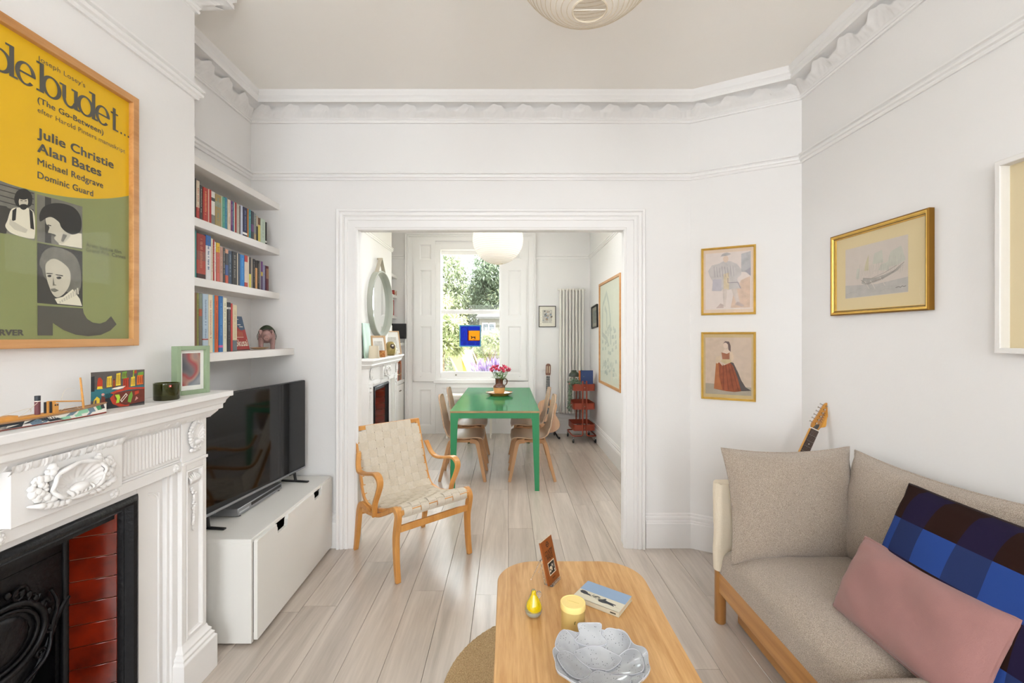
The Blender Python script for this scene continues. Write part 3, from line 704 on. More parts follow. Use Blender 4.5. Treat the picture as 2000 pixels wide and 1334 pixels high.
# ---------------------------------------------------------------- things on the mantel shelf
def sheet(g, pts, fr, m, k=0, step=.0003): g.add([fr(p[0], p[1], step*k) for p in pts], [tuple(range(len(pts)))], m)
BALSA = M('balsa_wood', 'd79a4e', .6, var=.25, vscale=30); DECK = M('deck_wood', 'a57f5c', .6, var=.2, vscale=40)
NAVY = M('ship_black', '2b2f36', .5); SLATE = M('ship_slate', '6d8494', .5); MINT = M('ship_mint', '97cfae', .5); SEAG = M('ship_green', '4d9a68', .5); SHW = M('ship_white', 'efeae0', .5); SHR = M('ship_red', '8e3524', .5); PLUM = M('ship_plum', '6a3a40', .5); TWINE = M('twine', 'd8cbb5', .8)
sp = thing('model_ship', 'wooden model ship with dazzle-painted hull on the white mantel shelf', 'model ship', (-1.292, 1.20, MZ), math.radians(-9))
# hull along local y from -.22 (stern) to .215 (bow), sheer rising to the bow
def hullw(t): return .030*(1-max(0, (t-.55)/.45)**2.2)*(1-.35*max(0, (.25-t)/.25)**2)
def hullz(t): return .021+.012*max(0, (t-.45)/.55)**1.6+.004*max(0, (.2-t)/.2)
hull = G(); NH = 40
def hp(t, side, w): # side -1/1, w 0 keel..1 gunwale
    y = -.22+.435*t; b = hullw(t); return (side*b*(.62+.38*w), y, .001+(hullz(t)-.001)*w)
for s in (-1, 1):
    for (w0, w1, m) in ((0, .12, 1), (.12, 1, 0)): hull.grid(lambda i, j: hp(i, s, w0+(w1-w0)*j), NH, 4, m)
hull.grid(lambda i, j: (hullw(i)*(2*j-1), -.22+.435*i, hullz(i)-.003), NH, 2, 2)
hull.grid(lambda i, j: (hullw(i)*.62*(2*j-1), -.22+.435*i, .001), NH, 1, 1)
hull.add([hp(0, -1, 0), hp(0, 1, 0), hp(0, 1, 1), hp(0, -1, 1)], [(0, 1, 2, 3)], 0)
ho = hull.build('hull', [SHW, SHR, DECK], sp, smooth=40)
for s in (-1, 1):
    g = G().tube([hp(i/30, s, 1) for i in range(31)], .0022, 6); g.build('gunwale', DECK, sp, smooth=60)
# dazzle pattern: chevrons lying on the starboard side
dz = G()
def dq(t0, t1, w0, w1, sk, m):
    def fn(i, j):
        w = w0+(w1-w0)*j; t = t0+(t1-t0)*i+sk*(w-.5); p = hp(min(max(t, .0), .998), 1, w); return (p[0]+.0006, p[1], p[2])
    dz.grid(fn, 6, 4, m)
for (t0, t1, w0, w1, sk, m) in ((.0, .47, .15, .98, .0, 0), (.47, .58, .45, .98, .10, 0), (.58, .66, .2, .98, -.12, 0)): dq(t0, t1, w0, w1, sk, m)
for (t0, t1, w0, w1, sk, m) in ((.50, .56, .5, .97, .08, 1), (.50, .56, .14, .5, -.06, 1), (.61, .665, .5, .97, -.06, 2), (.58, .61, .2, .6, .05, 1), (.70, .745, .5, .95, .06, 1), (.67, .725, .14, .5, -.05, 3),
                                (.77, .85, .45, .95, .03, 3), (.755, .80, .2, .5, -.05, 3), (.86, .905, .4, .98, -.05, 1), (.865, .89, .15, .45, .06, 1), (.925, .96, .45, .98, -.05, 4), (.955, .985, .5, .98, -.03, 0), (.30, .42, .15, .5, .1, 2), (.36, .44, .14, .55, .2, 2)): dq(t0, t1, w0, w1, sk, m)
dz.build('dazzle_paint', [NAVY, SLATE, SHW, MINT, SEAG], ho)
dk = hullz(.4)-.003
G().box((-.018, -.075, dk), (.018, .095, dk+.009)).box((-.016, -.085, dk), (.016, -.02, dk+.016)).build('deck_house', BALSA, sp, bevel=.001)
G().cyl((0, .033, dk+.009), (0, .033, dk+.046), .0062, n=14).build('funnel', PLUM, sp, smooth=50)
G().cyl((0, .033, dk+.046), (0, .033, dk+.060), .0064, n=14, m=0).cyl((0, .033, dk+.0445), (0, .033, dk+.0465), .0066, n=14, m=1).build('funnel_band', [NAVY, SHW], sp, smooth=50)
g = G(); 
for k in range(4): g.box((-.004+.004*k, .050+.004*k, dk+.009), (.000+.004*k, .056+.004*k, dk+.040+.002*(k % 2)), k % 2)
g.build('crate', [NAVY, BALSA], sp)
G().box((.004, .062, dk+.006), (.014, .074, dk+.034)).build('wheelhouse', BALSA, sp, bevel=.0006)
G().box((.0141, .0635, dk+.028), (.0146, .0670, dk+.032)).box((.0141, .069, dk+.028), (.0146, .0725, dk+.032)).build('wheelhouse_window', NAVY, sp)
for (y, h_, tl) in ((-.055, .068, -.010), (.150, .100, -.010)):
    m_ = G().tube([(0, y, dk), (0, y+tl, dk+h_)], [.003, .0022], 8); r = m_.build('mast', BALSA, sp, smooth=60)
    w = G()
    for k in range(7):
        q = k*1.3; zc = dk+h_*(.35+.09*k); yy = y+tl*(.35+.09*k)
        w.tube([(.004*math.cos(q), yy+.006*math.sin(q), zc), (-.004*math.cos(q), yy-.006*math.sin(q), zc+.004)], .0005, 4)
    w.build('rigging', TWINE, r)
G().tube([(0, .064, dk+.040), (0, .145, dk+.030)], .002, 6).build('boom', BALSA, sp)
g = G().tube(spline([(0, -.05, dk+.005), (.01, -.01, dk+.014), (.005, .03, dk+.042)], 8), .0006, 4).tube(spline([(.012, -.07, dk+.016), (.014, .0, dk+.03), (.004, .015, dk+.02)], 8), .0007, 4).tube(spline([(.006, .085, dk+.012), (.006, .115, dk+.022), (.004, .135, dk+.008)], 8), .0007, 4).tube(spline([(0, .09, dk+.04), (0, .10, dk+.068), (0, .125, dk+.07)], 8), .0004, 4)
g.tube([(0, -.22, dk+.012), (0, -.06, dk+.014)], .0012, 5)
g.build('rigging', TWINE, sp)

# folded greeting card with a harbour picture
cd = thing('greeting_card', 'folded greeting card with a bright harbour painting beside the model ship', 'card', (-1.341, 1.449, MZ), math.radians(-23))
CW, CH = .152, .124
cc = {k: M('card_'+k, v, .5, var=.2, vscale=60) for k, v in dict(grey='59534f', teal='2f6f78', dark='25282c', red='b23a22', yellow='e3c43a', orange='d0641e', green='6f9a3c', lime='a8c83a', brown='6a2f22', white='e8dfcf', pink='c58a80', paper='e9e4da').items()}
ck = list(cc)
g = G().box((-.0012, 0, 0), (0, CW, CH), 0)
def cs(pts, k, lv): g.add([(.0002*lv, p[0]*CW, p[1]*CH) for p in pts], [tuple(range(len(pts)))], ck.index(k))
cs([(0, 0), (1, 0), (1, 1), (0, 1)], 'grey', 1); cs([(0, .25), (1, .4), (1, .55), (0, .55)], 'teal', 2); cs([(.2, 0), (1, .05), (1, .46), (.6, .5), (.25, .4)], 'dark', 2)
cs([(.0, .5), (.06, .5), (.06, .9), (0, .88)], 'dark', 3); cs([(.1, .62), (.12, .84), (.16, .86), (.2, .78), (.2, .6)], 'red', 4); cs([(.1, .55), (.11, .62), (.19, .62), (.2, .55)], 'yellow', 5)
for (x, w, z0, z1, c) in ((.27, .10, .58, .88, 'yellow'), (.38, .05, .55, .80, 'brown'), (.44, .09, .60, .95, 'yellow'), (.55, .1, .78, .98, 'green'), (.57, .12, .5, .8, 'red'), (.72, .09, .55, .82, 'yellow'), (.76, .03, .8, 1, 'lime'), (.79, .05, .9, 1, 'red'), (.84, .13, .58, .86, 'orange'), (.86, .12, .84, .94, 'green')):
    cs([(x, z0), (x+w, z0+.01), (x+w*.96, z1), (x+.01, z1-.02)], c, 4)
    for k in range(3): cs([(x+w*(.2+.3*k), z0+.04), (x+w*(.3+.3*k), z0+.04), (x+w*(.3+.3*k), z1-.05), (x+w*(.2+.3*k), z1-.05)], 'brown' if c != 'brown' else 'orange', 5)
cs([(.36, .52), (.48, .50), (.58, .53), (.62, .58), (.5, .57), (.4, .55)], 'white', 6)
hb = [(.33, .42), (.45, .48), (.7, .53), (1, .50), (1, .45), (.7, .47), (.45, .42), (.40, .38), (.42, .25), (.50, .12), (.62, .06), (.70, .06), (.68, .02), (.5, .03), (.38, .12), (.33, .28)]
cs(hb[:4]+hb[4:8], 'red', 6); cs(hb[7:], 'red', 6); cs([(.40, .38), (.45, .42), (1, .45), (1, .1), (.7, .06), (.50, .12), (.42, .25)], 'brown', 5)
cs([(.42, .36), (.5, .36), (.52, .28), (.5, .14), (.44, .13), (.46, .25)], 'lime', 7); cs([(.52, .2), (.55, .14), (.66, .32), (.63, .38)], 'white', 7); cs([(.535, .2), (.55, .17), (.645, .32), (.63, .35)], 'brown', 8)
cs([(.66, .14), (.72, .1), (.76, .3), (.74, .42), (.68, .3)], 'green', 7); cs([(.8, .14), (.87, .2), (.83, .26)], 'pink', 7); cs([(.8, .3), (.88, .34), (.88, .42), (.8, .4)], 'red', 7)
cs([(.02, .06), (.14, .10), (.15, .3), (.1, .36), (.05, .28)], 'yellow', 6); cs([(.05, .08), (.1, .1), (.09, .28), (.06, .26)], 'grey', 7); cs([(.16, .12), (.25, .14), (.24, .34), (.18, .36)], 'brown', 6); cs(arc(.205, .40, .03, 0, 360, 8, .035), 'pink', 7)
g.build('front_leaf', list(cc.values()), cd)
G().box((-.0012, 0, 0), (0, CW, CH)).build('back_leaf', cc['paper'], cd, rot=(0, 0, math.radians(13)), loc=(-.0016, 0, 0))

GLASSG = M('olive_glass', '5a5a22', .04, trans=.85, ior=1.5); WAX = M('dark_wax', '1b1d16', .35)
th = thing('tealight_holder', 'olive green glass tealight holder between the card and the sage frame', 'candle holder', (-1.295, 1.71, MZ))
G().lathe([(.0, 0), (.039, 0), (.0415, .004), (.0415, .064), (.0375, .064), (.0370, .021), (0, .020)], n=40).build('glass_cup', GLASSG, th, smooth=40)
G().lathe([(0, .001), (.0365, .001), (.0365, .019), (0, .019)], n=32).build('glass_base', WAX, th, smooth=40)
q = math.radians(-38); G().cbox((.0418*math.cos(q), .0418*math.sin(q), .054), (.0012, .008, .008), rot=Matrix.Rotation(q, 3, 'Z')).build('maker_sticker', M('sticker_red', 'b4362c', .4), th)
G().cbox((.0425*math.cos(q), .0425*math.sin(q), .054), (.0006, .002, .0045), rot=Matrix.Rotation(q, 3, 'Z')).build('sticker_mark', SHW, th)

SAGE = M('sage_paint', '8fa283', .5, var=.06, vscale=10)
pf = thing('photo_frame', 'sage green box frame with a white mount at the far end of the mantel shelf', 'photo frame', (-1.325, 1.805, MZ), math.radians(-18.2))
W_, H_ = .140, .200
g = G()
for (a, b, c, d) in ((0, .017, 0, H_), (W_-.017, W_, 0, H_), (.017, W_-.017, 0, .017), (.017, W_-.017, H_-.017, H_)): g.box((-.034, a, c), (0, b, d))
g.build('frame', SAGE, pf, bevel=.0015)
G().box((-.030, .015, .015), (-.016, W_-.015, H_-.015)).build('mount', M('mount_white', 'eceae6', .7), pf)
blur = bpy.data.materials.new('soft_family_photo'); blur.use_nodes = True
nt = blur.node_tree; N = nt.nodes; b = N['Principled BSDF']; b.inputs['Roughness'].default_value = .5
tc = N.new('ShaderNodeTexCoord'); nz = N.new('ShaderNodeTexNoise'); nz.inputs['Scale'].default_value = 13; nz.inputs['Detail'].default_value = .5
rp = N.new('ShaderNodeValToRGB'); e = rp.color_ramp.elements; e[0].position = .25; e[0].color = (*rgb('3a444e'), 1); e[1].position = .75; e[1].color = (*rgb('9a9aa0'), 1)
for p, c in ((.40, '6b6468'), (.50, '9a4444'), (.58, 'a58478'), (.66, '6f7680')): x = e.new(p); x.color = (*rgb(c), 1)
nt.links.new(tc.outputs['Object'], nz.inputs[0]); nt.links.new(nz.outputs[0], rp.inputs[0]); nt.links.new(rp.outputs[0], b.inputs['Base Color'])
G().box((-.0159, .032, .036), (-.0155, W_-.032, H_-.030)).build('photograph', blur, pf)
G().box((-.006, .016, .016), (-.004, W_-.016, H_-.016)).build('glazing', PICGLASS, pf)

# ---------------------------------------------------------------- alcove shelves
SHELF = M('shelf_white', 'e2dfdb', .5, bump=.03, bscale=30)
SXF = (-1.556, -1.556, -1.556, -1.455); SZ = (2.292, 1.9855, 1.686, 1.3096)
for k, lab in enumerate(('highest white alcove shelf, empty on top, under the picture rail', 'second highest white alcove shelf carrying the upper row of books', 'third white alcove shelf carrying the middle row of books', 'lowest, deepest white alcove shelf with tall books and a pig figure')):
    o = G().box((XL, 2.016, SZ[k]), (SXF[k], YW, SZ[k]+.043)).build('floating_shelf', SHELF, bevel=.002); tag(o, lab, 'shelf', 'alcove bookshelves')
PAGES = M('book_pages', 'd9cdb4', .9, var=.15, vscale=120, stretch=(1, 60, 1))
_bm = {}
def BM(h):
    if h not in _bm: _bm[h] = M('book_'+h, h, .45, var=.10, vscale=25)
    return _bm[h]
def book(label, group, loc, t, h, dep, bands, title=None, tz=(.25, .9), lean=0):
    """upright book: spine towards +x with coloured bands from the foot up, a page block, and a run of small unreadable title strokes"""
    cols = [b[2] for b in bands]; g = G(); e = min(.0022, t*.16)
    for i, (a, b, c) in enumerate(bands):
        z0, z1 = h*a, h*b
        sec = [(-.006, 0), (-.0012, 0), (0, e*1.2), (0, t-e*1.2), (-.0012, t), (-.006, t)]
        g.prism([(p[0], p[1], z0) for p in sec], (0, 0, z1-z0), i)
    last = len(cols)-1
    g.box((-dep, 0, 0), (-.006, .0016, h), last).box((-dep, t-.0016, 0), (-.006, t, h), last)
    o = g.build('book', [BM(c) for c in cols], loc=loc, rot=(0, 0, 0)); tag(o, label, 'book', group)
    if lean: o.rotation_euler = (lean, 0, 0)
    G().box((-dep+.004, .0018, .003), (-.005, t-.0018, h-.004)).build('page_block', PAGES, o)
    if title:
        s = G(); z = h*tz[1]; k = 0; rr = random.Random(len(label)*31+int(loc[1]*1e4))
        while z > h*tz[0]:
            ln = rr.uniform(.003, .007); w0 = t*rr.uniform(.32, .38); w1 = t*rr.uniform(.56, .66)
            if rr.random() > .16: s.box((-.0004, w0, z-ln), (.0004, w1, z))
            z -= ln+.0022
        if s.v:
            top_ = bands[-1][2] if len(bands) > 1 else bands[0][2]
            mix = ''.join('%02x' % int(.45*int(top_[q:q+2], 16)+.55*int(title[q:q+2], 16)) for q in (0, 2, 4))
            s.build('spine_title', BM(mix), o)
    return o
def book_row(scale, u0, v0, Xs, ztop, rows, where, group, dep):
    for (a, b, yt, desc, bands, title) in rows:
        ua, ub = u0+a/scale, u0+b/scale
        Ya, Yb = y_on_x(ua, Xs), y_on_x(ub, Xs); Yt = Ya
        h = z_of(v0+yt/scale, Yt)-ztop
        h = max(.12, min(h, .292 if 'lowest' in where else .252))
        if isinstance(bands, str): bands = [(0, 1, bands)]
        book(desc+' '+where, group, (Xs+.002*hsh(a), Ya+.0006, ztop), max(.006, Yb-Ya-.0012), h, dep-.012*hsh(a, 2), bands, title)
R1 = [(60, 112, 60, 'grey clothbound book', '8b8880', None), (112, 140, 80, 'thin black book half hidden by the chimney breast', '2b2725', None), (140, 205, 118, 'cream book with a red spine foot', [(0, .32, 'b33a30'), (.32, 1, 'd9c8b0')], 'b33a30'), (206, 266, 210, 'charcoal book with white lettering', '3c3835', 'e8e2d8'),
      (268, 376, 250, 'thick red book with yellow and white lettering', 'b0392f', 'e9c97a'), (377, 400, 295, 'thin pinkish cream book', 'd8b9a4', None), (401, 440, 305, 'plain bright red book', 'b02a26', None), (442, 516, 335, 'white book with black and white photo spine', [(0, .32, '7c7770'), (.32, .72, 'dedad2'), (.72, .82, '4a4a48'), (.82, 1, 'd9d6cf')], None),
      (518, 634, 385, 'broad olive tan book with a blue emblem', [(0, .62, '9c8858'), (.62, .78, '8d9480'), (.78, 1, 'a08a58')], '5d8e9b'), (636, 660, 435, 'thin pale green book', 'b5c4a8', None), (661, 710, 455, 'sea green book', '4f9a86', 'a8cdb8'), (711, 760, 458, 'blue teal book', '3a83a0', '8cc0c8'), (762, 825, 500, 'cream book beside the purple one', 'd4c5b0', 'a58a68'),
      (826, 866, 530, 'purple book with white lettering', '6a2a66', 'eae0e6'), (867, 895, 545, 'petrol blue book', '2f6b8a', 'cfe0e0'), (896, 914, 565, 'thin cream book between blue and red', 'd6cab8', None), (915, 946, 562, 'narrow dark red book', '9e2a26', None), (947, 1000, 590, 'stone grey book', 'b7b1a2', '8d8a80'), (1001, 1026, 630, 'thin dark brown book', '50403a', None),
      (1027, 1070, 620, 'lavender white book', 'c3c6d6', None), (1072, 1160, 650, 'navy and black book with a white label', [(0, .1, '22263c'), (.1, .17, 'e8e6e0'), (.17, 1, '262a4a')], '9fb0d8'), (1161, 1188, 690, 'thin orange book', 'c07a2c', None), (1190, 1236, 700, 'turquoise book', '3f8f94', 'bfe0d8'), (1237, 1290, 735, 'charcoal book with a purple band', [(0, .3, '4a4a50'), (.3, .55, '6c4674'), (.55, 1, '43434a')], None),
      (1292, 1340, 780, 'grey book with tan foot', [(0, .28, 'b39a76'), (.28, 1, '8f9590')], '3a3a3a'), (1341, 1376, 830, 'thin black book with pale speckled head', [(0, .6, '262522'), (.6, 1, 'b5a590')], None), (1377, 1426, 870, 'yellow book with a brown head', [(0, .72, 'd8c565'), (.72, 1, '6e4a30')], None), (1428, 1520, 880, 'pale mint book', 'bccbbb', '93a596'), (1522, 1552, 960, 'slim black last book with a white label', [(0, .12, '201d1c'), (.12, .2, 'dcd8d2'), (.2, 1, '231e1e')], None)]
book_row(10.26, 370, 340, -1.585, SZ[1]+.043, R1, 'on the second highest alcove shelf', 'books on the second highest alcove shelf', .14)
R2 = [(40, 110, 60, 'faded green book', '7d8a70', None), (112, 132, 90, 'thin teal book half hidden by the chimney breast', '4aa0a0', None), (134, 302, 140, 'thick dark red hardback with a picture spine', [(0, .12, '3a1a18'), (.12, .42, 'a8402e'), (.42, .62, '86493c'), (.62, 1, '8e2c20')], 'd09a70'), (304, 400, 175, 'white book with a blue head', [(0, .77, 'd8d6d6'), (.77, 1, '2f66a8')], '6a6a70'), (401, 436, 240, 'cream book with brown lettering', 'dccfba', '8a7a60'),
      (437, 466, 262, 'narrow red book with white lettering', 'a8312c', 'efe0d8'), (467, 498, 305, 'narrow white book with grey lettering', 'dcd6cc', '8a8680'), (499, 562, 320, 'coral book with a yellow head', [(0, .76, 'c8655a'), (.76, 1, 'dcb52c')], '7a2a24'), (564, 620, 395, 'dusty pink book', 'b58f80', '8a6a5c'), (622, 665, 412, 'dark book with white lettering', '4a4642', 'd8d4cc'), (667, 722, 440, 'peach book with a dark and blue spine panel', [(0, .25, 'c85a40'), (.25, .55, '4a5e90'), (.55, .88, '4a4a4c'), (.88, 1, 'd09a80')], None),
      (724, 790, 468, 'slate blue book', '3f4e60', 'b8c4cc'), (791, 885, 482, 'thick black book with grey lettering', '33322f', 'c8c4b8'), (886, 902, 508, 'thin cream book in the dark run', 'd8ccb4', None), (903, 945, 522, 'blue grey book', '414c5a', None), (946, 1026, 540, 'bright blue book', '2f7cc0', '7ab8e0'), (1028, 1086, 556, 'cream book with red head and foot', [(0, .16, 'b0443a'), (.16, .8, 'd6c2ae'), (.8, 1, 'b04038')], None), (1087, 1110, 575, 'plain cream book', 'dacfba', None),
      (1111, 1146, 590, 'yellow book with a dark head', [(0, .46, 'd8cc5c'), (.46, 1, '3a3430')], None), (1147, 1180, 605, 'grey tan book', '9a8f82', None), (1182, 1226, 622, 'matt black book', '2a2826', 'a8a49c'), (1227, 1264, 650, 'apricot book with a dark head', [(0, .74, 'cf9a62'), (.74, 1, '332c28')], None), (1266, 1304, 655, 'glossy black book', '26211f', 'c0b090'), (1305, 1331, 662, 'mottled grey book', '8a8486', None), (1332, 1365, 670, 'violet book with a yellow emblem', [(0, .5, '5a4668'), (.5, .64, 'c8a840'), (.64, 1, '6a3c78')], None),
      (1366, 1410, 735, 'lavender blue book', '8a8aa6', 'b8b8cc'), (1411, 1430, 748, 'thin plum book', '4a2040', None), (1431, 1474, 756, 'maroon last book with a tan label', [(0, .5, '6a3034'), (.5, .9, '9a7058'), (.9, 1, '5a2024')], None)]
book_row(9.528, 370, 440, -1.585, SZ[2]+.043, R2, 'on the third alcove shelf', 'books on the third alcove shelf', .14)
R3 = [(85, 128, 5, 'brown book', '7a5a40', None), (130, 164, 10, 'olive book by the chimney breast', '8a8a48', '5a5a30'), (165, 222, 55, 'grey green book with a red patterned head', [(0, .62, '6f6a60'), (.62, .74, 'a85638'), (.74, 1, '7a8272')], None), (228, 326, 103, 'pale blue book with dark lettering', [(0, .22, 'b0c0cc'), (.22, .24, 'a8443a'), (.24, 1, 'a9bccb')], '5a6a88'), (327, 405, 118, 'cream book with red lettering', 'dccfae', 'b8584a'), (406, 440, 135, 'sky blue book', '6aa4bc', '3a6a80'),
      (442, 506, 120, 'orange book', 'c65a22', '7a3010'), (508, 580, 155, 'blue book with a pink emblem', [(0, .08, '2a68a0'), (.08, .12, 'c85a90'), (.12, 1, '2a6ca8')], '7ab0dc'), (584, 652, 188, 'ivory book with small lettering', 'd6d2bc', '8a8878'), (655, 716, 268, 'black book with a white mark', [(0, .86, '2c2a2c'), (.86, .9, 'd8d6d2'), (.9, 1, '2c2a2c')], '9a9694'), (718, 750, 288, 'red book', 'b8403a', None), (752, 828, 315, 'tan and cream book with a grey foot', [(0, .24, '5c6468'), (.24, 1, 'cdbf9f')], 'b0a080')]
book_row(8.895, 370, 560, -1.50, SZ[3]+.043, R3, 'on the lowest alcove shelf', 'tall books on the lowest alcove shelf', .2)
# the last book leans back against the wall, its red cover to the room
z4 = SZ[3]+.043
hk = thing('book', 'small red book with blue mountain cover leaning on the lowest alcove shelf', 'book', (-1.535, 2.512, z4), rot=(0, math.radians(-14), 0), group='tall books on the lowest alcove shelf')
hh, ww = .205, .170
hc = {k: M('cover_'+k, v, .4, var=.08, vscale=30) for k, v in dict(red='93221a', blue='2c4660', ochre='a06a3a', cream='ddd2bf', dark='3a1612').items()}; hkk = list(hc)
g = G().box((-.016, 0, 0), (0, ww, hh), 0)
def hs_(pts, c, lv): g.add([(.0003*lv, p[0]*ww, p[1]*hh) for p in pts], [tuple(range(len(pts)))], hkk.index(c))
hs_([(0, .52), (1, .52), (1, 1), (0, 1)], 'blue', 1)
hs_([(0, .3), (1, .3), (1, .62), (.75, .58), (.62, .66), (.5, .80), (.40, .84), (.32, .8), (.2, .66), (0, .56)], 'red', 2)
for k in range(8): hs_([(.18+.08*k, .36+.03*(k % 3)), (.20+.08*k, .36), (.22+.08*k, .60-.02*abs(k-3)), (.19+.08*k, .55)], 'ochre', 3)
hs_([(.62, .74), (.8, .74), (.8, .76), (.62, .76)], 'cream', 3); hs_([(.7, .68), (.9, .68), (.9, .70), (.7, .70)], 'cream', 3); hs_([(.25, .90), (.75, .90), (.75, .915), (.25, .915)], 'cream', 3); hs_([(.3, .38), (.8, .38), (.8, .392), (.3, .392)], 'cream', 3)
hs_([(0, 0), (1, 0), (1, .03), (0, .03)], 'dark', 3)
vs, fs = text_mesh('Hokusai', .058, .010, .026, .150, .0006); g.add([(.0014, p[0], p[1]) for p in vs], fs, hkk.index('cream'))
g.build('cover', list(hc.values()), hk); G().box((-.014, .002, .001), (-.002, ww-.002, hh+.0003)).build('page_block', PAGES, hk)
dsh = G().lathe([(0, .004), (.035, .004), (.050, .008), (.062, .012), (.060, .014), (.045, .010), (0, .007)], n=32, sx=.8).build('dish', M('tan_ceramic', 'b08d5e', .35, var=.15), smooth=50, loc=(-1.515, 2.745, z4)); tag(dsh, 'shallow tan dish in front of the pig figure on the lowest alcove shelf', 'dish')
PIGM = M('pig_pink', 'b08c86', .8, var=.3, vscale=25, bump=.3, bscale=60); SADL = M('saddle_green', '38402e', .8, var=.3, vscale=40)
pg = thing('pig_figure', 'pink pig figure with a dark green saddle on the lowest alcove shelf', 'figurine', (-1.560, 2.915, z4), math.radians(-62))
g = G(); g.grid(lambda i, j: ((lambda x, r: (x, r*math.cos(2*PI*j), .082+.9*r*math.sin(2*PI*j)))(-.062+.125*i, .050*math.sin(PI*min(1, max(0.02, i*.94+.03)))**.55)), 16, 20)
for (sx2, sy) in ((1, 1), (1, -1), (-1, 1), (-1, -1)): g.tube([(sx2*.036, sy*.030, .07), (sx2*.040, sy*.033, .03), (sx2*.040, sy*.033, .0)], [.020, .014, .013], 10)
g.build('body', PIGM, pg, smooth=60)
g = G(); g.ball((.068, 0, .088), .036, 16, sc=(1.1, .9, .9)); g.tube([(.095, 0, .080), (.118, 0, .070)], [.021, .016], 12); g.build('head', PIGM, pg, smooth=60)
for s in (-1, 1): G().tube(spline([(.066, s*.022, .112), (.085, s*.034, .112), (.098, s*.034, .092)], 4), [.006, .010, .013, .014, .013, .011, .008, .005, .003], 8, flat=.4).build('ear', PIGM, pg, smooth=60)
g = G().grid(lambda i, j: (-.046+.078*i, (.056)*math.sin((j-.5)*2.1), .072+.056*math.cos((j-.5)*2.1)+.026*math.sin(PI*i)*math.cos((j-.5)*2.1)), 10, 14); g.build('saddle', SADL, pg, smooth=60)
for s in (-1, 1): G().tube(spline([(-.02, s*.045, .110), (.0, s*.054, .085), (.03, s*.050, .060)], 5), .0018, 6).build('strap', SADL, pg)
G().box((.1175, -.006, .064), (.1195, -.003, .069)).box((.1175, .003, .064), (.1195, .006, .069)).build('snout_mark', SADL, pg)

# ---------------------------------------------------------------- television bench, player, television
LACQ = M('bench_white', 'e3e1dc', .4, bump=.02, bscale=30); BLACK = M('black_plastic', '161618', .35); DARKIN = M('dark_interior', '4a4844', .8)
tv = thing('television_bench', 'low white bench with a notched drawer front, under the television', 'bench', (-1.44, 2.557, 0))
bx = lambda X, Y, Z: (X+1.44, Y-2.557, Z)
g = G(); g.box(bx(-1.69, 2.085, .475), bx(-1.188, 3.030, .495)).box(bx(-1.69, 2.085, .012), bx(-1.188, 2.103, .475)).box(bx(-1.69, 3.012, .012), bx(-1.188, 3.030, .475)).box(bx(-1.69, 2.103, .012), bx(-1.672, 3.012, .475)).box(bx(-1.69, 2.103, .012), bx(-1.20, 3.012, .03))
g.build('carcass', LACQ, tv, bevel=.0015)
p, q = Vector((-1.166, 2.098)), Vector((-1.186, 3.040)); L_ = (q-p).length; dr_ = (q-p)/L_
top_, bot = .484, .022
def notch(c): return [(c-.062, top_), (c-.060, top_-.014), (c-.054, top_-.020), (c-.052, top_-.046), (c-.046, top_-.054), (c+.046, top_-.054), (c+.052, top_-.046), (c+.054, top_-.020), (c+.060, top_-.014), (c+.062, top_)]
out = [(0, bot), (L_, bot), (L_, top_-.006), (L_-.006, top_)]+[w for c in (L_/2+.235, L_/2-.225) for w in reversed(notch(c))]+[(.006, top_), (0, top_-.006)]
# the outline is cut into convex strips between the notches so that it fills cleanly
fr = G(); nrm = Vector((dr_.y, -dr_.x))
if nrm.x < 0: nrm = -nrm
def fpt(a, z, d): w = p+dr_*a-nrm*d; return bx(w.x, w.y, z)
nn_ = len(out); me_v = [fpt(a, z, 0) for a, z in out]+[fpt(a, z, .018) for a, z in out]
fr.add(me_v, [tuple(range(nn_)), tuple(range(2*nn_-1, nn_-1, -1))]+[(i, (i+1) % nn_, (i+1) % nn_+nn_, i+nn_) for i in range(nn_)])
fr.build('drawer_front', LACQ, tv, bevel=.001)
w0, w1 = p+dr_*.03-nrm*.02, p+dr_*(L_-.03)-nrm*.02
g = G(); g.prism([bx(w0.x, w0.y, .05), bx(w1.x, w1.y, .05), bx(w1.x-.40, w1.y, .05), bx(w0.x-.40, w0.y, .05)], (0, 0, .012)); g.box(bx(-1.62, 2.108, .05), bx(w0.x, 2.120, .40)).box(bx(-1.62, 2.995, .05), bx(w1.x, 3.007, .40)); g.box(bx(-1.60, 2.12, .05), bx(-1.59, 2.995, .40))
g.build('drawer_box', DARKIN, tv)
for (X, Y) in ((-1.25, 2.14), (-1.63, 2.14), (-1.25, 2.98), (-1.63, 2.98)): G().cyl(bx(X, Y, 0), bx(X, Y, .013), .02, n=14).build('foot', M('foot_grey', 'b9b6b0', .4), tv)
SILV = M('brushed_silver', '9c9ea2', .35, .85, bump=.05, bscale=120, stretch=(1, .05, 1))
dv = thing('disc_player', 'slim silver disc player lying on the white bench under the television', 'player', (-1.484, 2.55, .4955), math.radians(-1.5))
G().box((-.095, -.215, .006), (.093, .215, .044)).build('case', SILV, dv, bevel=.003)
G().box((.0925, -.10, .022), (.0955, .20, .037)).build('disc_slot', BLACK, dv, bevel=.001)
G().box((.0925, -.205, .018), (.0940, -.12, .026)).build('name_strip', M('silver_light', 'c8cacd', .3, .6), dv)
G().lathe([(.006, 0), (.009, .002), (.007, .004), (0, .004)], n=14).build('side_screw', SILV, dv, loc=(-.03, -.215, .024), rot=(PI/2, 0, 0))
for (a, b) in ((-.08, -.19), (.08, -.19), (-.08, .19), (.08, .19)): G().cyl((a, b, 0), (a, b, .007), .010, n=10).build('foot', BLACK, dv)
SCREEN = M('screen_glass', '0b0b0d', .06, spec=.45)
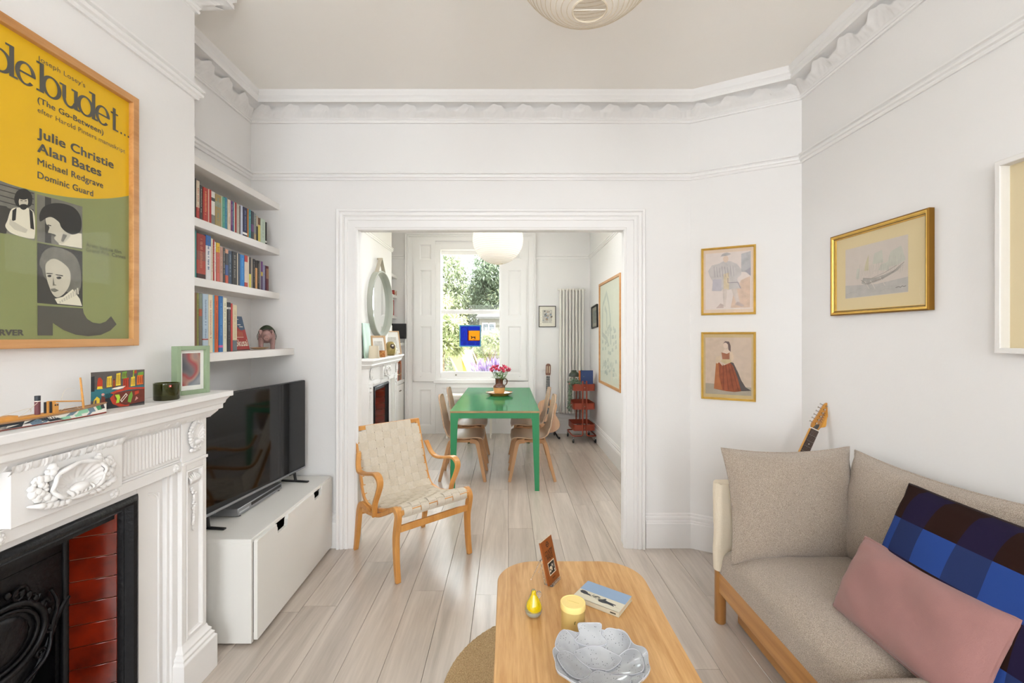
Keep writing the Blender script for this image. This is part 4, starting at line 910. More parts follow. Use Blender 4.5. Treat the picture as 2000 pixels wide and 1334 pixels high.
tl = thing('television', 'black flat-screen television on the white bench in the alcove', 'television', (-1.409, 2.525, .4955), math.radians(-7.3))
hw, z0, z1 = .479, .068, .648
G().box((-.030, -hw, z0), (-.004, hw, z1)).box((-.055, -.3, z0+.03), (-.03, .3, z0+.36)).build('housing', BLACK, tl, bevel=.003)
G().box((-.005, -hw+.004, z0+.012), (.0, hw-.004, z1-.004)).build('screen', SCREEN, tl)
G().box((-.012, -hw, z0-.002), (.002, hw, z0+.010)).build('lower_trim', SILV, tl, bevel=.001)
G().box((.002, .30, z0-.006), (.004, .36, z0+.001)).build('sensor', BLACK, tl)
for s in (-.33, .385):
    G().box((-.105, s-.010, 0), (.078, s+.010, .009)).tube(spline([(-.01, s, .006), (-.016, s, .04), (-.018, s, .085)], 4), .009, 8).build('foot', BLACK, tl, bevel=.002)
# ---------------------------------------------------------------- pictures on the angled and right-hand walls
GOLD = M('gilt', 'e6bd62', .3, .7, bump=.08, bscale=60, var=.15, vscale=30); GOLDD = M('gilt_dark', '8a6222', .4, .7); DKLINE = M('frame_dark_line', '3a2c18', .5)
def framed(name, label, cat, loc, rz, w, h, prof, fm, group=None, glaze=True, tilt=0):
    """picture: local x out of the wall, y across, z up from the lower near corner; returns (thing, flat(pts, k) frame function)"""
    t = thing(name, label, cat, loc, rz, group)
    if tilt: t.rotation_euler = (tilt, 0, rz)
    g = G(); g.sweep2d([(0, 0), (w, 0), (w, h), (0, h)], prof, lambda a, z, d: (d, a, z), closed=True)
    g.build('frame', fm, t, smooth=30)
    return t
def rug_prof(wd, dp): return [(.0, 0), (0, dp*.8), (wd*.15, dp), (wd*.4, dp*.9), (wd*.55, dp*.96), (wd*.8, dp*.75), (wd, dp*.6), (wd, 0)]
PAPER = M('aged_paper', 'dcc8a0', .7, var=.12, vscale=6); PALE = M('pale_paper', 'd8cfc8', .7, var=.06, vscale=8)
class Art:
    def __init__(s, d0): s.g = G(); s.d0 = d0; s.k = 0; s.m = []
    def mi(s, mt):
        if mt not in s.m: s.m.append(mt)
        return s.m.index(mt)
    def add(s, pts, mt, lift=None):
        s.k += 1; lv = s.k if lift is None else lift
        s.g.add([(s.d0+.00009*(lv if lv < 15 else 15+lv % 9), p[0], p[1]) for p in pts], [tuple(range(len(pts)))], s.mi(mt))
    def line(s, pts, wd, mt):
        P = [Vector((p[0], p[1])) for p in pts]; s.k += 1
        for a, b in zip(P, P[1:]):
            if (b-a).length < 1e-6: continue
            n = (b-a).normalized(); n = Vector((-n.y, n.x))*wd/2
            s.g.add([(s.d0+.00009*(s.k if s.k < 15 else 15+s.k % 9), q.x, q.y) for q in (a-n, b-n, b+n, a+n)], [(0, 1, 2, 3)], s.mi(mt))
adir = Vector((1.80-1.242, 2.76-YW)).normalized(); anrm = Vector((adir.y, -adir.x)); arz = math.atan2(anrm.y, anrm.x)
a0 = Vector((1.242, YW)); base = a0+adir*(.111*.638)+anrm*.002
PW, PH = .322, .446
def tint(k, v, var=.2): return M('print_'+k, v, .65, var=var, vscale=30)
for idx, (zb, lab) in enumerate(((1.575, 'upper of two gilt frames, glare-paled costume print of a broad man in a hat'), (1.016, 'lower of two gilt frames, print of a lady in a red gown with dark train'))):
    t = framed('framed_print', lab, 'picture', (base.x, base.y, zb), arz, PW, PH, rug_prof(.014, .018), GOLD, 'gilt framed costume prints')
    a = Art(.006); Q = lambda x, y: (PW*x, PH*y)
    S_ = lambda pts: [Q(*p) for p in pts]
    if idx == 0:  # upper print: glare of the glazing put into its pale colours
        a.add(S_([(0.02, .02), (.98, .02), (.98, .98), (.02, .98)]), tint('mount1', 'd9c3ae', .06)); a.add(S_([(.08, .08), (.92, .08), (.92, .92), (.08, .92)]), tint('field1', 'd9ccc6', .05))
        a.add(S_([(.74, .62), (.91, .60), (.91, .91), (.74, .88)]), tint('drape', 'b9b6b8')); a.add(S_([(.80, .63), (.91, .55), (.91, .68)]), tint('drape2', 'a8a2aa'))
        a.add(S_([(.55, .1), (.9, .1), (.9, .55), (.74, .5), (.6, .3)]), tint('floor1', 'd8bca8'))
        a.add(S_([(.13, .66), (.2, .74), (.34, .76), (.44, .80), (.56, .78), (.66, .74), (.74, .66), (.74, .58), (.66, .52), (.70, .46), (.74, .38), (.60, .38), (.48, .36), (.40, .38), (.38, .35), (.20, .36), (.22, .50), (.16, .58)]), tint('coat', 'c6bfbd', .15))
        a.add(S_([(.21, .36), (.38, .36), (.38, .53), (.22, .53)]), tint('skirt', 'bab4bc', .1)); a.add(S_([(.42, .37), (.52, .37), (.52, .62), (.42, .60)]), tint('tunic', 'd8c6a8'))
        a.add(S_([(.40, .38), (.49, .38), (.46, .12), (.42, .12)]), tint('hose', 'd2c4bc')); a.add(S_([(.56, .38), (.66, .38), (.72, .16), (.66, .15)]), tint('hose', 'd2c4bc'))
        a.add(S_([(.28, .1), (.42, .1), (.42, .15), (.36, .17)]), tint('shoe', 'c4b0aa')); a.add(S_([(.62, .15), (.76, .11), (.80, .13), (.68, .19)]), tint('shoe', 'c4b0aa'))
        a.add(S_(arc(.46, .82, .05, 0, 360, 14, .05)), tint('skin', 'd6bfae', .05)); a.add(S_([(.36, .86), (.40, .90), (.48, .915), (.56, .89), (.50, .87), (.42, .865)]), tint('hat', 'b8b2b2'))
        a.line(S_([(.50, .54), (.50, .47), (.68, .47), (.73, .38)]), .004, tint('line1', '9a9098')); 
        for k in range(8): a.line(S_([(.24+.05*k, .72-.01*(k % 3)), (.26+.05*k, .56)]), .002, tint('line1', '9a9098'))
    else:
        a.add(S_([(0.02, .02), (.98, .02), (.98, .98), (.02, .98)]), tint('mount2', 'c2ab80', .06)); a.add(S_([(.08, .08), (.92, .08), (.92, .92), (.08, .92)]), tint('field2', 'c9b4a2', .12)); a.add(S_([(.08, .08), (.92, .08), (.92, .20), (.08, .24)]), tint('field3', 'a59a8a', .12))
        a.add(S_([(.54, .56), (.60, .55), (.68, .42), (.74, .30), (.82, .20), (.92, .155), (.80, .145), (.70, .14), (.60, .3)]), tint('train', '5a5250'))
        a.add(S_([(.28, .55), (.33, .56), (.40, .50), (.54, .55), (.60, .50), (.68, .32), (.74, .14), (.62, .125), (.48, .13), (.36, .145), (.24, .16), (.27, .32)]), tint('gown', '9c5232', .35))
        for k in range(5): a.line(S_([(.36+.05*k, .52), (.33+.09*k, .15)]), .004, tint('fold', '7c3c26'))
        a.add(S_([(.28, .55), (.32, .56), (.35, .3), (.40, .15), (.24, .16)]), tint('panel', 'b06a3e'))
        a.add(S_([(.38, .70), (.40, .59), (.46, .55), (.53, .58), (.53, .70), (.48, .68)]), tint('bodice', 'a5694e')); a.add(S_([(.36, .57), (.46, .53), (.57, .56), (.55, .60), (.40, .60)]), tint('sash', 'c9b48e'))
        a.add(S_([(.53, .70), (.58, .71), (.61, .63), (.58, .58), (.53, .62)]), tint('sleeve', 'd4bda4')); a.add(S_([(.28, .63), (.36, .65), (.38, .58), (.30, .53), (.26, .56)]), tint('sleeve', 'd4bda4'))
        a.add(S_([(.40, .70), (.44, .75), (.50, .75), (.54, .71), (.48, .68)]), tint('skin', 'd6bfae')); a.add(S_(arc(.455, .80, .04, 0, 360, 14, .045)), tint('skin', 'd6bfae')); a.add(S_([(.41, .83), (.45, .865), (.52, .86), (.55, .80), (.55, .71), (.51, .74), (.50, .82), (.45, .845)]), tint('hair', '6e5c58'))
    G().box((.001, .006, .006), (.0055, PW-.006, PH-.006)).build('backing', PAPER, t)
    a.g.build('print', a.m, t)
    G().box((.0085, .008, .008), (.0100, PW-.008, PH-.008)).build('glazing', PICGLASS, t)
# sailing-boat drawing in a gold frame with a cream mount
PW, PH = .58, .431
t = framed('framed_drawing', 'pencil drawing of rowed boats with sails, cream mount and gold frame', 'picture', (XR-.002, 2.479, 1.547), PI, PW, PH, [(0, 0), (0, .022), (.004, .026), (.012, .026), (.018, .020), (.019, .017), (.024, .014), (.026, .006)], GOLD)
Q = lambda x, y: (PW*x, PH*y); S_ = lambda pts: [Q(*p) for p in pts]      # local y runs towards the camera: left to right as seen
G().sweep2d([(.0185, .0185), (PW-.0185, .0185), (PW-.0185, PH-.0185), (.0185, PH-.0185)], [(0, .0195), (.003, .0195)], lambda a, z, d: (d, a, z), closed=True).build('frame_line', DKLINE, t)
G().sweep2d([(0, 0), (PW, 0), (PW, PH), (0, PH)], [(-.0006, .0), (-.0006, .023), (.004, .0268), (.006, .0268)], lambda a, z, d: (d, a, z), closed=True).build('frame_edge', GOLDD, t)
MOUNT = M('cream_mount', 'd8c69e', .8); INKG = tint('pencil', 'b0aaa4'); INKD = tint('pencil_dark', '9c938c'); GRW = tint('wash_green', 'c2c1b6', .1); YLW = tint('wash_yellow', 'c5bc9e', .1)
G().box((.001, .02, .02), (.0075, PW-.02, PH-.02)).build('mount', MOUNT, t)
a = Art(.0080); a.add(S_([(.155, .20), (.80, .20), (.80, .80), (.155, .80)]), tint('drawing_paper', 'cbc0b8', .04)); 
a.add(S_([(.155, .205), (.80, .205), (.80, .36), (.5, .33), (.155, .36)]), tint('water', 'b9b4b0', .12)); a.add(S_([(.34, .36), (.40, .33), (.56, .37), (.70, .44), (.76, .50), (.70, .46), (.58, .42), (.46, .40), (.36, .42)]), INKG)
a.add(S_([(.37, .50), (.39, .60), (.42, .68), (.42, .50)]), YLW); a.add(S_([(.46, .56), (.48, .68), (.56, .70), (.57, .56)]), GRW); a.add(S_([(.60, .50), (.64, .66), (.74, .70), (.78, .54), (.70, .5)]), GRW); a.add(S_([(.28, .42), (.32, .42), (.32, .54), (.29, .54)]), GRW); a.add(S_([(.52, .48), (.62, .46), (.64, .56), (.55, .54)]), GRW)
for k in range(26): a.line(S_([(.30+.018*k, .40+.08*hsh(k)), (.31+.018*k, .48+.14*hsh(k, 1))]), .0012, INKG)
a.line(S_([(.34, .40), (.40, .345), (.55, .38), (.66, .43), (.77, .52)]), .003, INKD); a.line(S_([(.36, .42), (.45, .40), (.58, .44), (.70, .50)]), .002, INKD)
for (x, y) in ((.38, .38), (.54, .40), (.44, .38)): a.line(S_([(x, y), (x+.05, y-.10)]), .003, tint('oar', 'd6cec4'))
for k in range(14): a.line(S_([(.17+.04*k, .24+.06*hsh(k, 3)), (.22+.04*k, .245+.06*hsh(k, 3))]), .001, INKG)
a.line(S_([(.69, .262), (.72, .268), (.735, .258), (.75, .272), (.765, .262), (.785, .268)]), .0018, tint('signature', '3a3430'))
a.g.build('drawing', a.m, t); G().box((.0125, .02, .02), (.014, PW-.02, PH-.02)).build('glazing', PICGLASS, t)
# deep white box frame at the edge of the picture
t = framed('box_frame', 'deep white box frame with cream interior on the wall above the sofa', 'picture', (XR-.002, 1.628, 1.374), PI, .52, .69, [(0, 0), (0, .040), (.003, .042), (.018, .042), (.020, .040), (.020, .004)], SHELF)
G().box((.0, .012, .012), (.006, .508, .678)).build('backing', M('cream_board', 'd9c9a6', .85), t); G().box((.006, .14, .18), (.009, .40, .52)).build('inset_sheet', PALE, t)
G().box((.034, .018, .018), (.0355, .502, .672)).build('glazing', PICGLASS, t)

# ---------------------------------------------------------------- paper lantern of the living room
PAPERL = bpy.data.materials.new('rice_paper'); PAPERL.use_nodes = True
nt = PAPERL.node_tree; nt.nodes.clear(); N = nt.nodes
o = N.new('ShaderNodeOutputMaterial'); mx = N.new('ShaderNodeMixShader'); d = N.new('ShaderNodeBsdfDiffuse'); tr = N.new('ShaderNodeBsdfTranslucent')
d.inputs[0].default_value = (*rgb('f3eee7'), 1); tr.inputs[0].default_value = (*rgb('f1eadf'), 1); mx.inputs[0].default_value = .35
nt.links.new(d.outputs[0], mx.inputs[1]); nt.links.new(tr.outputs[0], mx.inputs[2]); nt.links.new(mx.outputs[0], o.inputs[0])
RIB = M('bamboo_rib', 'd9ccb6', .7)
def lantern(label, loc, R, top, hole=.19, turns=26, power=0):
    t = thing('paper_lantern', label, 'pendant lamp', loc)
    a0 = math.asin(hole/ (R)*.5)
    def prof(i):  # polar angle from the bottom
        q = a0+(PI-2*a0)*i; return (R*math.sin(q), -R*math.cos(q)*.97)
    n = turns*6; pr = []
    for i in range(n+1):
        r, z = prof(i/n); k = abs(math.sin(PI*i/6)); pr.append((r-.0035*k, z))
    g = G()
    vs = []; m_ = 64
    for (r, z) in pr:
        for j in range(m_): q = 2*PI*j/m_; vs.append((r*math.cos(q), r*math.sin(q), z))
    g.add(vs, [(i*m_+j, i*m_+(j+1) % m_, (i+1)*m_+(j+1) % m_, (i+1)*m_+j) for i in range(n) for j in range(m_)])
    sh = g.build('shade', PAPERL, t, smooth=70)
    ribs = G()
    for i in range(0, n+1, 6):
        r, z = prof(i/n); ribs.tube([(( r+.0003)*math.cos(2*PI*j/48), (r+.0003)*math.sin(2*PI*j/48), z) for j in range(48)], .0011 if 0 < i < n else .003, 5, closed=True)
    ribs.build('rib_spiral', RIB, sh); 
    b0 = prof(0); g = G().tube([(-b0[0], 0, b0[1]), (b0[0], 0, b0[1]+.002)], .0016, 6); g.tube([(-.06, 0, R*.93), (.06, 0, R*.93)], .0016, 6).tube([(-.05, 0, R*.93), (-.12, 0, -R*.6)], .0014, 6).tube([(.05, 0, R*.93), (.12, 0, -R*.6)], .0014, 6); g.build('wire_stretcher', SHW, t)
    G().cyl((0, 0, R*.93), (0, 0, top), .003, n=8).build('cord', SHW, t); G().lathe([(0, 0), (.045, 0), (.045, .02), (.01, .03)], (0, 0, top-.03), 20).build('ceiling_rose', SHW, t, smooth=40)
    G().lathe([(.0, -.11), (.018, -.105), (.03, -.08), (.028, -.055), (.016, -.02), (.016, .03), (0, .03)], (0, 0, R*.6), 16).build('bulb', M('bulb_glass', 'f0ece4', .1, trans=.9), t, smooth=60)
    if power:
        l = bpy.data.lights.new('bulb_light', 'POINT'); l.energy = power; l.color = (1, .93, .84); l.shadow_soft_size = .05
        lo = bpy.data.objects.new('bulb_light', l); COL.objects.link(lo); lo.location = (loc[0], loc[1], loc[2]+R*.6-.08)
    return t
lantern('round white paper lantern hanging from the living room ceiling, seen from below', (.254, 1.40, 2.692), .256, ZC-2.692, hole=.105, turns=38)
dl = at(972.5, 468, 5.0); lantern('round ivory paper lantern hanging over the green dining table', (dl.x, 5.0, dl.z), .282, ZC-dl.z, hole=.11, turns=34)

# ---------------------------------------------------------------- jute rug, coffee table and what lies on it
JUTE = boucle('jute', 'd6ba90', 'a88b62', 330, .8, 0)
rg = thing('jute_rug', 'round braided jute rug under the oak coffee table', 'rug', (.27, 1.80, 0))
def rugf(i, j):
    r = .004+.531*j; q = 2*PI*i; rr = r+.0*q
    tw = abs(math.sin(PI*(r/.021))); 
    return (rr*math.cos(q), rr*math.sin(q), .004+.006*tw+.0018*math.sin(q*max(8, r*190)+r*300)*tw)
G().grid(rugf, 260, 104).build('braid', JUTE, rg, smooth=80)
G().lathe([(0, .0005), (.532, .0005), (.538, .004), (.534, .008)], n=96).build('rug_backing', JUTE, rg, smooth=50)
TOAK = wood('table_oak', 'dcb077', 'b58245', .5, 1, 26, .85, coat=.0, bump=.2)
ct = thing('coffee_table', 'low oak coffee table with rounded corners standing on the jute rug', 'table', (.265, 1.43, 0))
def rrect(x0, x1, y0, y1, r, n=12): return arc(x1-r, y1-r, r, 0, 90, n)+arc(x0+r, y1-r, r, 90, 180, n)+arc(x0+r, y0+r, r, 180, 270, n)+arc(x1-r, y0+r, r, 270, 360, n)
TX0, TX1, TY0, TY1 = -.308, .308, -.60, .605
o_ = rrect(TX0, TX1, TY0, TY1, .165); g = G(); n = len(o_)
rings = [([(p[0]*.992, p[1]*.996) for p in o_], .395), (o_, .400), (o_, .4165), ([(p[0]*.993, p[1]*.9965) for p in o_], .4200)]
vs = [(p[0], p[1], z) for rg_, z in rings for p in rg_]
g.add(vs, [(k*n+i, k*n+(i+1) % n, (k+1)*n+(i+1) % n, (k+1)*n+i) for k in range(3) for i in range(n)]+[tuple(range(n-1, -1, -1)), tuple(range(3*n, 4*n))])
g.build('tabletop', TOAK, ct, smooth=50)
for (x, y) in ((-.20, -.46), (.20, -.46), (-.20, .46), (.20, .46)): G().tube([(x, y, .396), (x*1.12, y*1.05, .008)], [.024, .016], 16).build('leg', TOAK, ct, smooth=50)
g = G(); g.box((-.20, -.46, .365), (.20, -.44, .396)).box((-.20, .44, .365), (.20, .46, .396)).box((-.21, -.46, .365), (-.19, .46, .396)).box((.19, -.46, .365), (.21, .46, .396)); g.build('under_frame', TOAK, ct, bevel=.002)
TZ = .4203
# orange booklet on a clear stand
ACRY = M('clear_acrylic', 'f4f4f2', .05, trans=.9, ior=1.45)
yaw = math.radians(58); bl = at(1076, 1136, F*(H-TZ)/(1136-CY)); 
st = thing('display_stand', 'clear acrylic stand holding the orange booklet on the coffee table', 'stand', (bl.x, bl.y, TZ), yaw)
# local -y faces the reader
g = G().tube([(-.034, -.026, .006), (-.034, -.022, .002), (-.034, .010, .002), (-.034, .030, .09), (-.034, .032, .093), (-.034, .075, .002)], .0022, 6).tube([(.034, -.026, .006), (.034, -.022, .002), (.034, .010, .002), (.034, .030, .09), (.034, .032, .093), (.034, .075, .002)], .0022, 6)
g.box((-.034, -.027, .002), (.034, -.024, .012)).box((-.034, -.024, .0005), (.034, .008, .0025)).tube([(-.034, .032, .092), (.034, .032, .092)], .0022, 6); g.build('frame', ACRY, st, smooth=40)
ORB = M('booklet_orange', '93501f', .45, var=.06); ORK = M('booklet_ink', '3a2014', .5); CRM = M('booklet_cream', 'ddd0b8', .5); GRY = M('booklet_grey', '8c8a84', .5, var=.6, vscale=220); BLK = M('booklet_black', '24211f', .5, var=.5, vscale=150)
bk = thing('booklet', 'orange booklet with black title and small square photograph, propped on the clear stand', 'book', (bl.x, bl.y, TZ+.004), yaw, rot=(math.radians(-14), 0, yaw))
bw, bh = .096, .168
g = G().box((-bw/2, -.018, 0), (bw/2, -.010, bh), 0)
def bf(x, y, k): return (x, -.0182-.0002*k, y)
def bq(x0, x1, y0, y1, m, k): g.add([bf(x0, y0, k), bf(x1, y0, k), bf(x1, y1, k), bf(x0, y1, k)], [(0, 1, 2, 3)], m)
for (tx, sz_, y, fit) in (('COUNTRY', .022, .107, .066), ('WALKS', .022, .088, .052)):
    vs, fs = text_mesh(tx, sz_*1.2, 0, y, fit, .0006, 'CENTER'); g.add([bf(p[0], p[1], 2) for p in vs], fs, 1)
ring = arc(0, .146, .011, 0, 360, 20); rin = arc(0, .146, .0075, 0, 360, 20); k0 = len(ring)
g.add([bf(p[0], p[1], 2) for p in ring+rin], [(i, i+1, k0+i+1, k0+i) for i in range(k0-1)], 1); bq(-.013, .013, .1445, .1475, 1, 3)
bq(-.028, .028, .030, .080, 2, 1); bq(-.0245, .0245, .0335, .0765, 4, 2)
for k in range(14): bq(-.022+.038*hsh(k), -.012+.034*hsh(k), .036+.03*hsh(k, 1), .044+.03*hsh(k, 1), 3 if k % 2 else 2, 3+k % 3)
vs, fs = text_mesh('ROUTE', .008, 0, .016, .024, 0, 'CENTER')
for k in range(5): bq(-.012+.005*k, -.0085+.005*k, .014, .019, 1, 2)
g.build('cover', [ORB, ORK, CRM, GRY, BLK], bk); G().box((-bw/2+.001, -.0165, .001), (bw/2-.001, -.0115, bh+.0006)).build('page_block', PAGES, bk)
# glass bird-like paperweight
YG = M('yellow_glass', 'e5c400', .05, var=.35, vscale=70, col2='c8b400', coat=1); WG = M('clear_glass_shell', 'eef3ea', .03, trans=.8, ior=1.5, var=.15, vscale=90)
p = at(1042, 1201, F*(H-TZ)/(1201-CY)); gb = thing('glass_pear', 'small yellow speckled glass pear beside the candle tin', 'ornament', (p.x, p.y, TZ), .3)
prof = [(0, 0), (.020, .001), (.029, .010), (.0315, .024), (.027, .042), (.018, .060), (.0105, .076), (.009, .086), (.006, .092), (0, .094)]
P2 = spline([(a, b, 0) for a, b in prof], 4); G().lathe([(max(0, q.x), q.y) for q in P2], n=28).build('pear_body', WG, gb, smooth=70)
G().lathe([(max(0, q.x)*.93-.0002 if q.x > .002 else 0, .012+q.y*.86) for q in P2], (0, -.003, 0), 24).build('yellow_core', YG, gb, smooth=70)
G().lathe([(0, .0012), (.019, .002), (.027, .010), (.0295, .020), (.026, .022), (0, .016)], n=24).build('white_base', M('pear_white', 'e9ebe4', .2, var=.1, vscale=80), gb, smooth=60)
G().ball((.024, .012, .064), .012, 14, sc=(1, .6, 1.1)).build('clear_leaf', ACRY, gb, smooth=60)
g = G(); rr = random.Random(5)
for k in range(46):
    q, z = rr.uniform(0, 2*PI), rr.uniform(.006, .07); r = min((abs(a.y-z), a.x) for a in P2)[1]
    g.ball((r*math.cos(q), r*math.sin(q), z), rr.uniform(.0006, .0013), 6)
g.build('speckle', M('speckle_dark', '2f4a30', .4), gb)
# candle tin
p = at(1119, 1225, F*(H-TZ)/(1228-CY)); tn = thing('candle_tin', 'pale yellow lidded candle tin next to the leaf bowl', 'candle', (p.x, p.y, TZ))
TIN = M('tin_yellow', 'cfb370', .5); LID = M('lid_yellow', 'f7dd8e', .5)
G().lathe([(0, 0), (.0395, 0), (.041, .002), (.041, .076), (0, .076)], n=44).build('tin_body', TIN, tn, smooth=40)
G().lathe([(.0425, .074), (.0435, .075), (.0435, .092), (.042, .0945), (.039, .0945), (.038, .0935), (0, .0935)], n=44).build('lid', LID, tn, smooth=40)
g = G().cbox((.0, -.0412, .044), (.003, .0008, .008)).cbox((.002, -.0412, .049), (.004, .0008, .002)); g.build('tin_mark', M('mark_olive', '6c6228', .5), tn)
g = G(); vs, fs = text_mesh('candle', .008, 0, 0, .04, 0, 'CENTER')
g = G().cbox((0, .0, .0937), (.046, .0014, .0006), rot=Matrix.Rotation(-.5, 3, 'Z')); g.build('lid_line', M('lid_line', 'dcbc66', .5), tn)
# book lying flat: blue over cream with an ink drawing
zt = TZ; dB = lambda u, v, z: at(u, v, F*(H-z)/(v-CY))
c00 = dB(1117, 1162, zt+.018); c10 = dB(1203, 1195, zt+.018); c01 = dB(1137, 1136, zt+.018); ax = (c10-c00); byaw = math.atan2(ax.y, ax.x); bwid = .185; bdep = .128
fb_ = thing('book', 'book lying flat on the coffee table, pale blue and cream cover with ink figure', 'book', (c00.x+.004, c00.y-.002, zt), byaw)
g = G().box((0, 0, 0), (bwid, bdep, .0015), 1).box((0, 0, .0165), (bwid, bdep, .018), 1).box((0, 0, 0), (bwid, .0015, .018), 1)
def fq(pts, m, k): g.add([(a, b, .018+.00015*k) for a, b in pts], [tuple(range(len(pts)))], m)
fq([(0, .060), (bwid, .060), (bwid, bdep), (0, bdep)], 0, 1)
fq([(x*.185, y*.128) for x, y in ((.04, .36), (.07, .43), (.13, .44), (.19, .41), (.22, .36), (.30, .33), (.30, .28), (.21, .28), (.16, .27), (.08, .29))], 2, 2)
fq([(x*.185, y*.128) for x, y in ((.48, .25), (.56, .33), (.60, .40), (.63, .40), (.62, .34), (.68, .31), (.86, .29), (.86, .25), (.80, .25), (.84, .21), (.84, .18), (.7, .20), (.6, .16), (.52, .17))], 2, 2)
for k in range(26): x = .30+.18*hsh(k); y = .22+.16*hsh(k, 1); fq([(.185*x, .128*y), (.185*(x+.035), .128*(y+.02)), (.185*(x+.036), .128*(y+.035)), (.185*(x+.001), .128*(y+.015))], 2, 3)
fq([(.185*.86, .128*.20), (.185*.98, .128*.16), (.185*.98, .128*.165), (.185*.86, .128*.21)], 3, 2)
for (x0, x1) in ((.12, .28), (.82, .94)): g.add([(x0*bwid, -.0002, .006), (x1*bwid, -.0002, .006), (x1*bwid, -.0002, .0115), (x0*bwid, -.0002, .0115)], [(0, 1, 2, 3)], 4)
g.build('cover', [M('jacket_blue', '90a9c6', .5), M('jacket_cream', 'dcd6c2', .5), M('jacket_ink', '3a3d44', .5), M('jacket_line', 'a89878', .5), M('jacket_text', '6a6458', .6, var=.6, vscale=300)], fb_); G().box((.002, .002, .0016), (bwid-.002, bdep-.002, .0164)).build('page_block', PAGES, fb_)
# overlapping-leaf bowl
CER = bpy.data.materials.new('speckled_glaze'); CER.use_nodes = True; nt = CER.node_tree; N = nt.nodes; L = nt.links; b = N['Principled BSDF']; b.inputs['Roughness'].default_value = .16; b.inputs['Coat Weight'].default_value = .5; b.inputs['Coat Roughness'].default_value = .05
tc = N.new('ShaderNodeTexCoord'); vo = N.new('ShaderNodeTexVoronoi'); vo.inputs['Scale'].default_value = 150; nz = N.new('ShaderNodeTexNoise'); nz.inputs['Scale'].default_value = 14
L.new(tc.outputs['Object'], vo.inputs['Vector']); L.new(tc.outputs['Object'], nz.inputs['Vector'])
r1 = N.new('ShaderNodeValToRGB'); r1.color_ramp.elements[0].position = .13; r1.color_ramp.elements[0].color = (*rgb('4a4646'), 1); r1.color_ramp.elements[1].position = .19; r1.color_ramp.elements[1].color = (1, 1, 1, 1)
r2 = N.new('ShaderNodeValToRGB'); r2.color_ramp.elements[0].position = .35; r2.color_ramp.elements[0].color = (*rgb('9b9da0'), 1); r2.color_ramp.elements[1].position = .7; r2.color_ramp.elements[1].color = (*rgb('b4b6b8'), 1)
m_ = N.new('ShaderNodeMixRGB'); m_.blend_type = 'MULTIPLY'; m_.inputs[0].default_value = 1
nz2 = N.new('ShaderNodeTexNoise'); nz2.inputs['Scale'].default_value = 40; L.new(tc.outputs['Object'], nz2.inputs['Vector']); gt = N.new('ShaderNodeMath'); gt.operation = 'GREATER_THAN'; gt.inputs[1].default_value = .46; L.new(nz2.outputs[0], gt.inputs[0]); L.new(gt.outputs[0], m_.inputs[0])
L.new(vo.outputs[0], r1.inputs[0]); L.new(nz.outputs[0], r2.inputs[0]); L.new(r2.outputs[0], m_.inputs[1]); L.new(r1.outputs[0], m_.inputs[2]); L.new(m_.outputs[0], b.inputs['Base Color'])
RIMW = M('glaze_edge', 'bcbcc2', .15, coat=.5); CRACK = M('glaze_shadow', '6a686c', .4)
pb = at(1172, 1296, F*(H-.47)/(1296-CY)); bw_ = thing('leaf_bowl', 'grey speckled ceramic bowl shaped like overlapping leaves', 'bowl', (pb.x, pb.y, TZ))
R0 = .134
def bz(r): return .012+.056*(min(r, R0*1.06)/R0)**2.1
# the bowl is built from leaf shapes pressed over one another; each keeps a raised edge (p: outline in bowl plan, k: layer)
def leaf(outline, k, name='leaf', mats=CER):
    g = G(); n = len(outline); c = Vector((sum(p[0] for p in outline)/n, sum(p[1] for p in outline)/n)); rings = 7; vs = []
    def up(x, y, e): r = math.hypot(x, y); return bz(r)+.0022*k+e
    for q in range(rings+1):
        f = q/rings
        for (x, y) in outline:
            X, Y = c.x+(x-c.x)*f, c.y+(y-c.y)*f; vs.append((X, Y, up(X, Y, .0014*f**6)))
    fs = [(q*n+i, q*n+(i+1) % n, (q+1)*n+(i+1) % n, (q+1)*n+i) for q in range(rings) for i in range(n)]
    m0 = len(vs)
    for (x, y) in outline: vs.append((x, y, up(x, y, -.0050)))
    fs += [(rings*n+i, rings*n+(i+1) % n, m0+(i+1) % n, m0+i) for i in range(n)]
    for (x, y) in outline: X, Y = c.x+(x-c.x)*.3, c.y+(y-c.y)*.3; vs.append((X, Y, up(X, Y, -.0060)))
    fs += [(m0+i, m0+(i+1) % n, m0+n+(i+1) % n, m0+n+i) for i in range(n)]
    g.add(vs, fs); o = g.build(name, mats, bw_, smooth=50)
    e = G().tube([(x, y, up(x, y, .0012)) for x, y in outline], .0013, 5, closed=True); e.build('raised_edge', RIMW, o, smooth=60); return o
def ol(pts, n=5):
    P = [(p[0], p[1], 0) for p in pts]; P = [P[-1]]+P+[P[0], P[1]]; s = spline(P, n); return [(q.x, q.y) for q in s[n:-n-1]]
RB = R0*1.04
wav = [(RB*(1+.035*math.sin(9*q)+.03*math.cos(5*q+1)+.02*math.sin(2*q))*math.cos(q), RB*(1+.035*math.sin(9*q)+.03*math.cos(5*q+1))*math.sin(q)*.95) for q in [2*PI*i/90 for i in range(90)]]
leaf(wav, 0, 'bowl_base')
G().lathe([(0, 0), (.05, 0), (.052, .006), (.06, .016)], n=30).build('foot_ring', CER, bw_, smooth=50)
K = .93
def L_(pts): return ol([(x*K, y*K) for x, y in pts])
leaf(L_([(-.044, .146), (.030, .148), (.028, .122), (.040, .095), (-.06, .095), (-.046, .12)]), 3, 'tab_leaf')
leaf(L_([(.02, .10), (.05, .135), (.10, .112), (.118, .075), (.09, .055), (.05, .06)]), 1)
leaf(L_([(-.06, .10), (-.10, .118), (-.128, .08), (-.135, .04), (-.09, .045), (-.06, .07)]), 1)
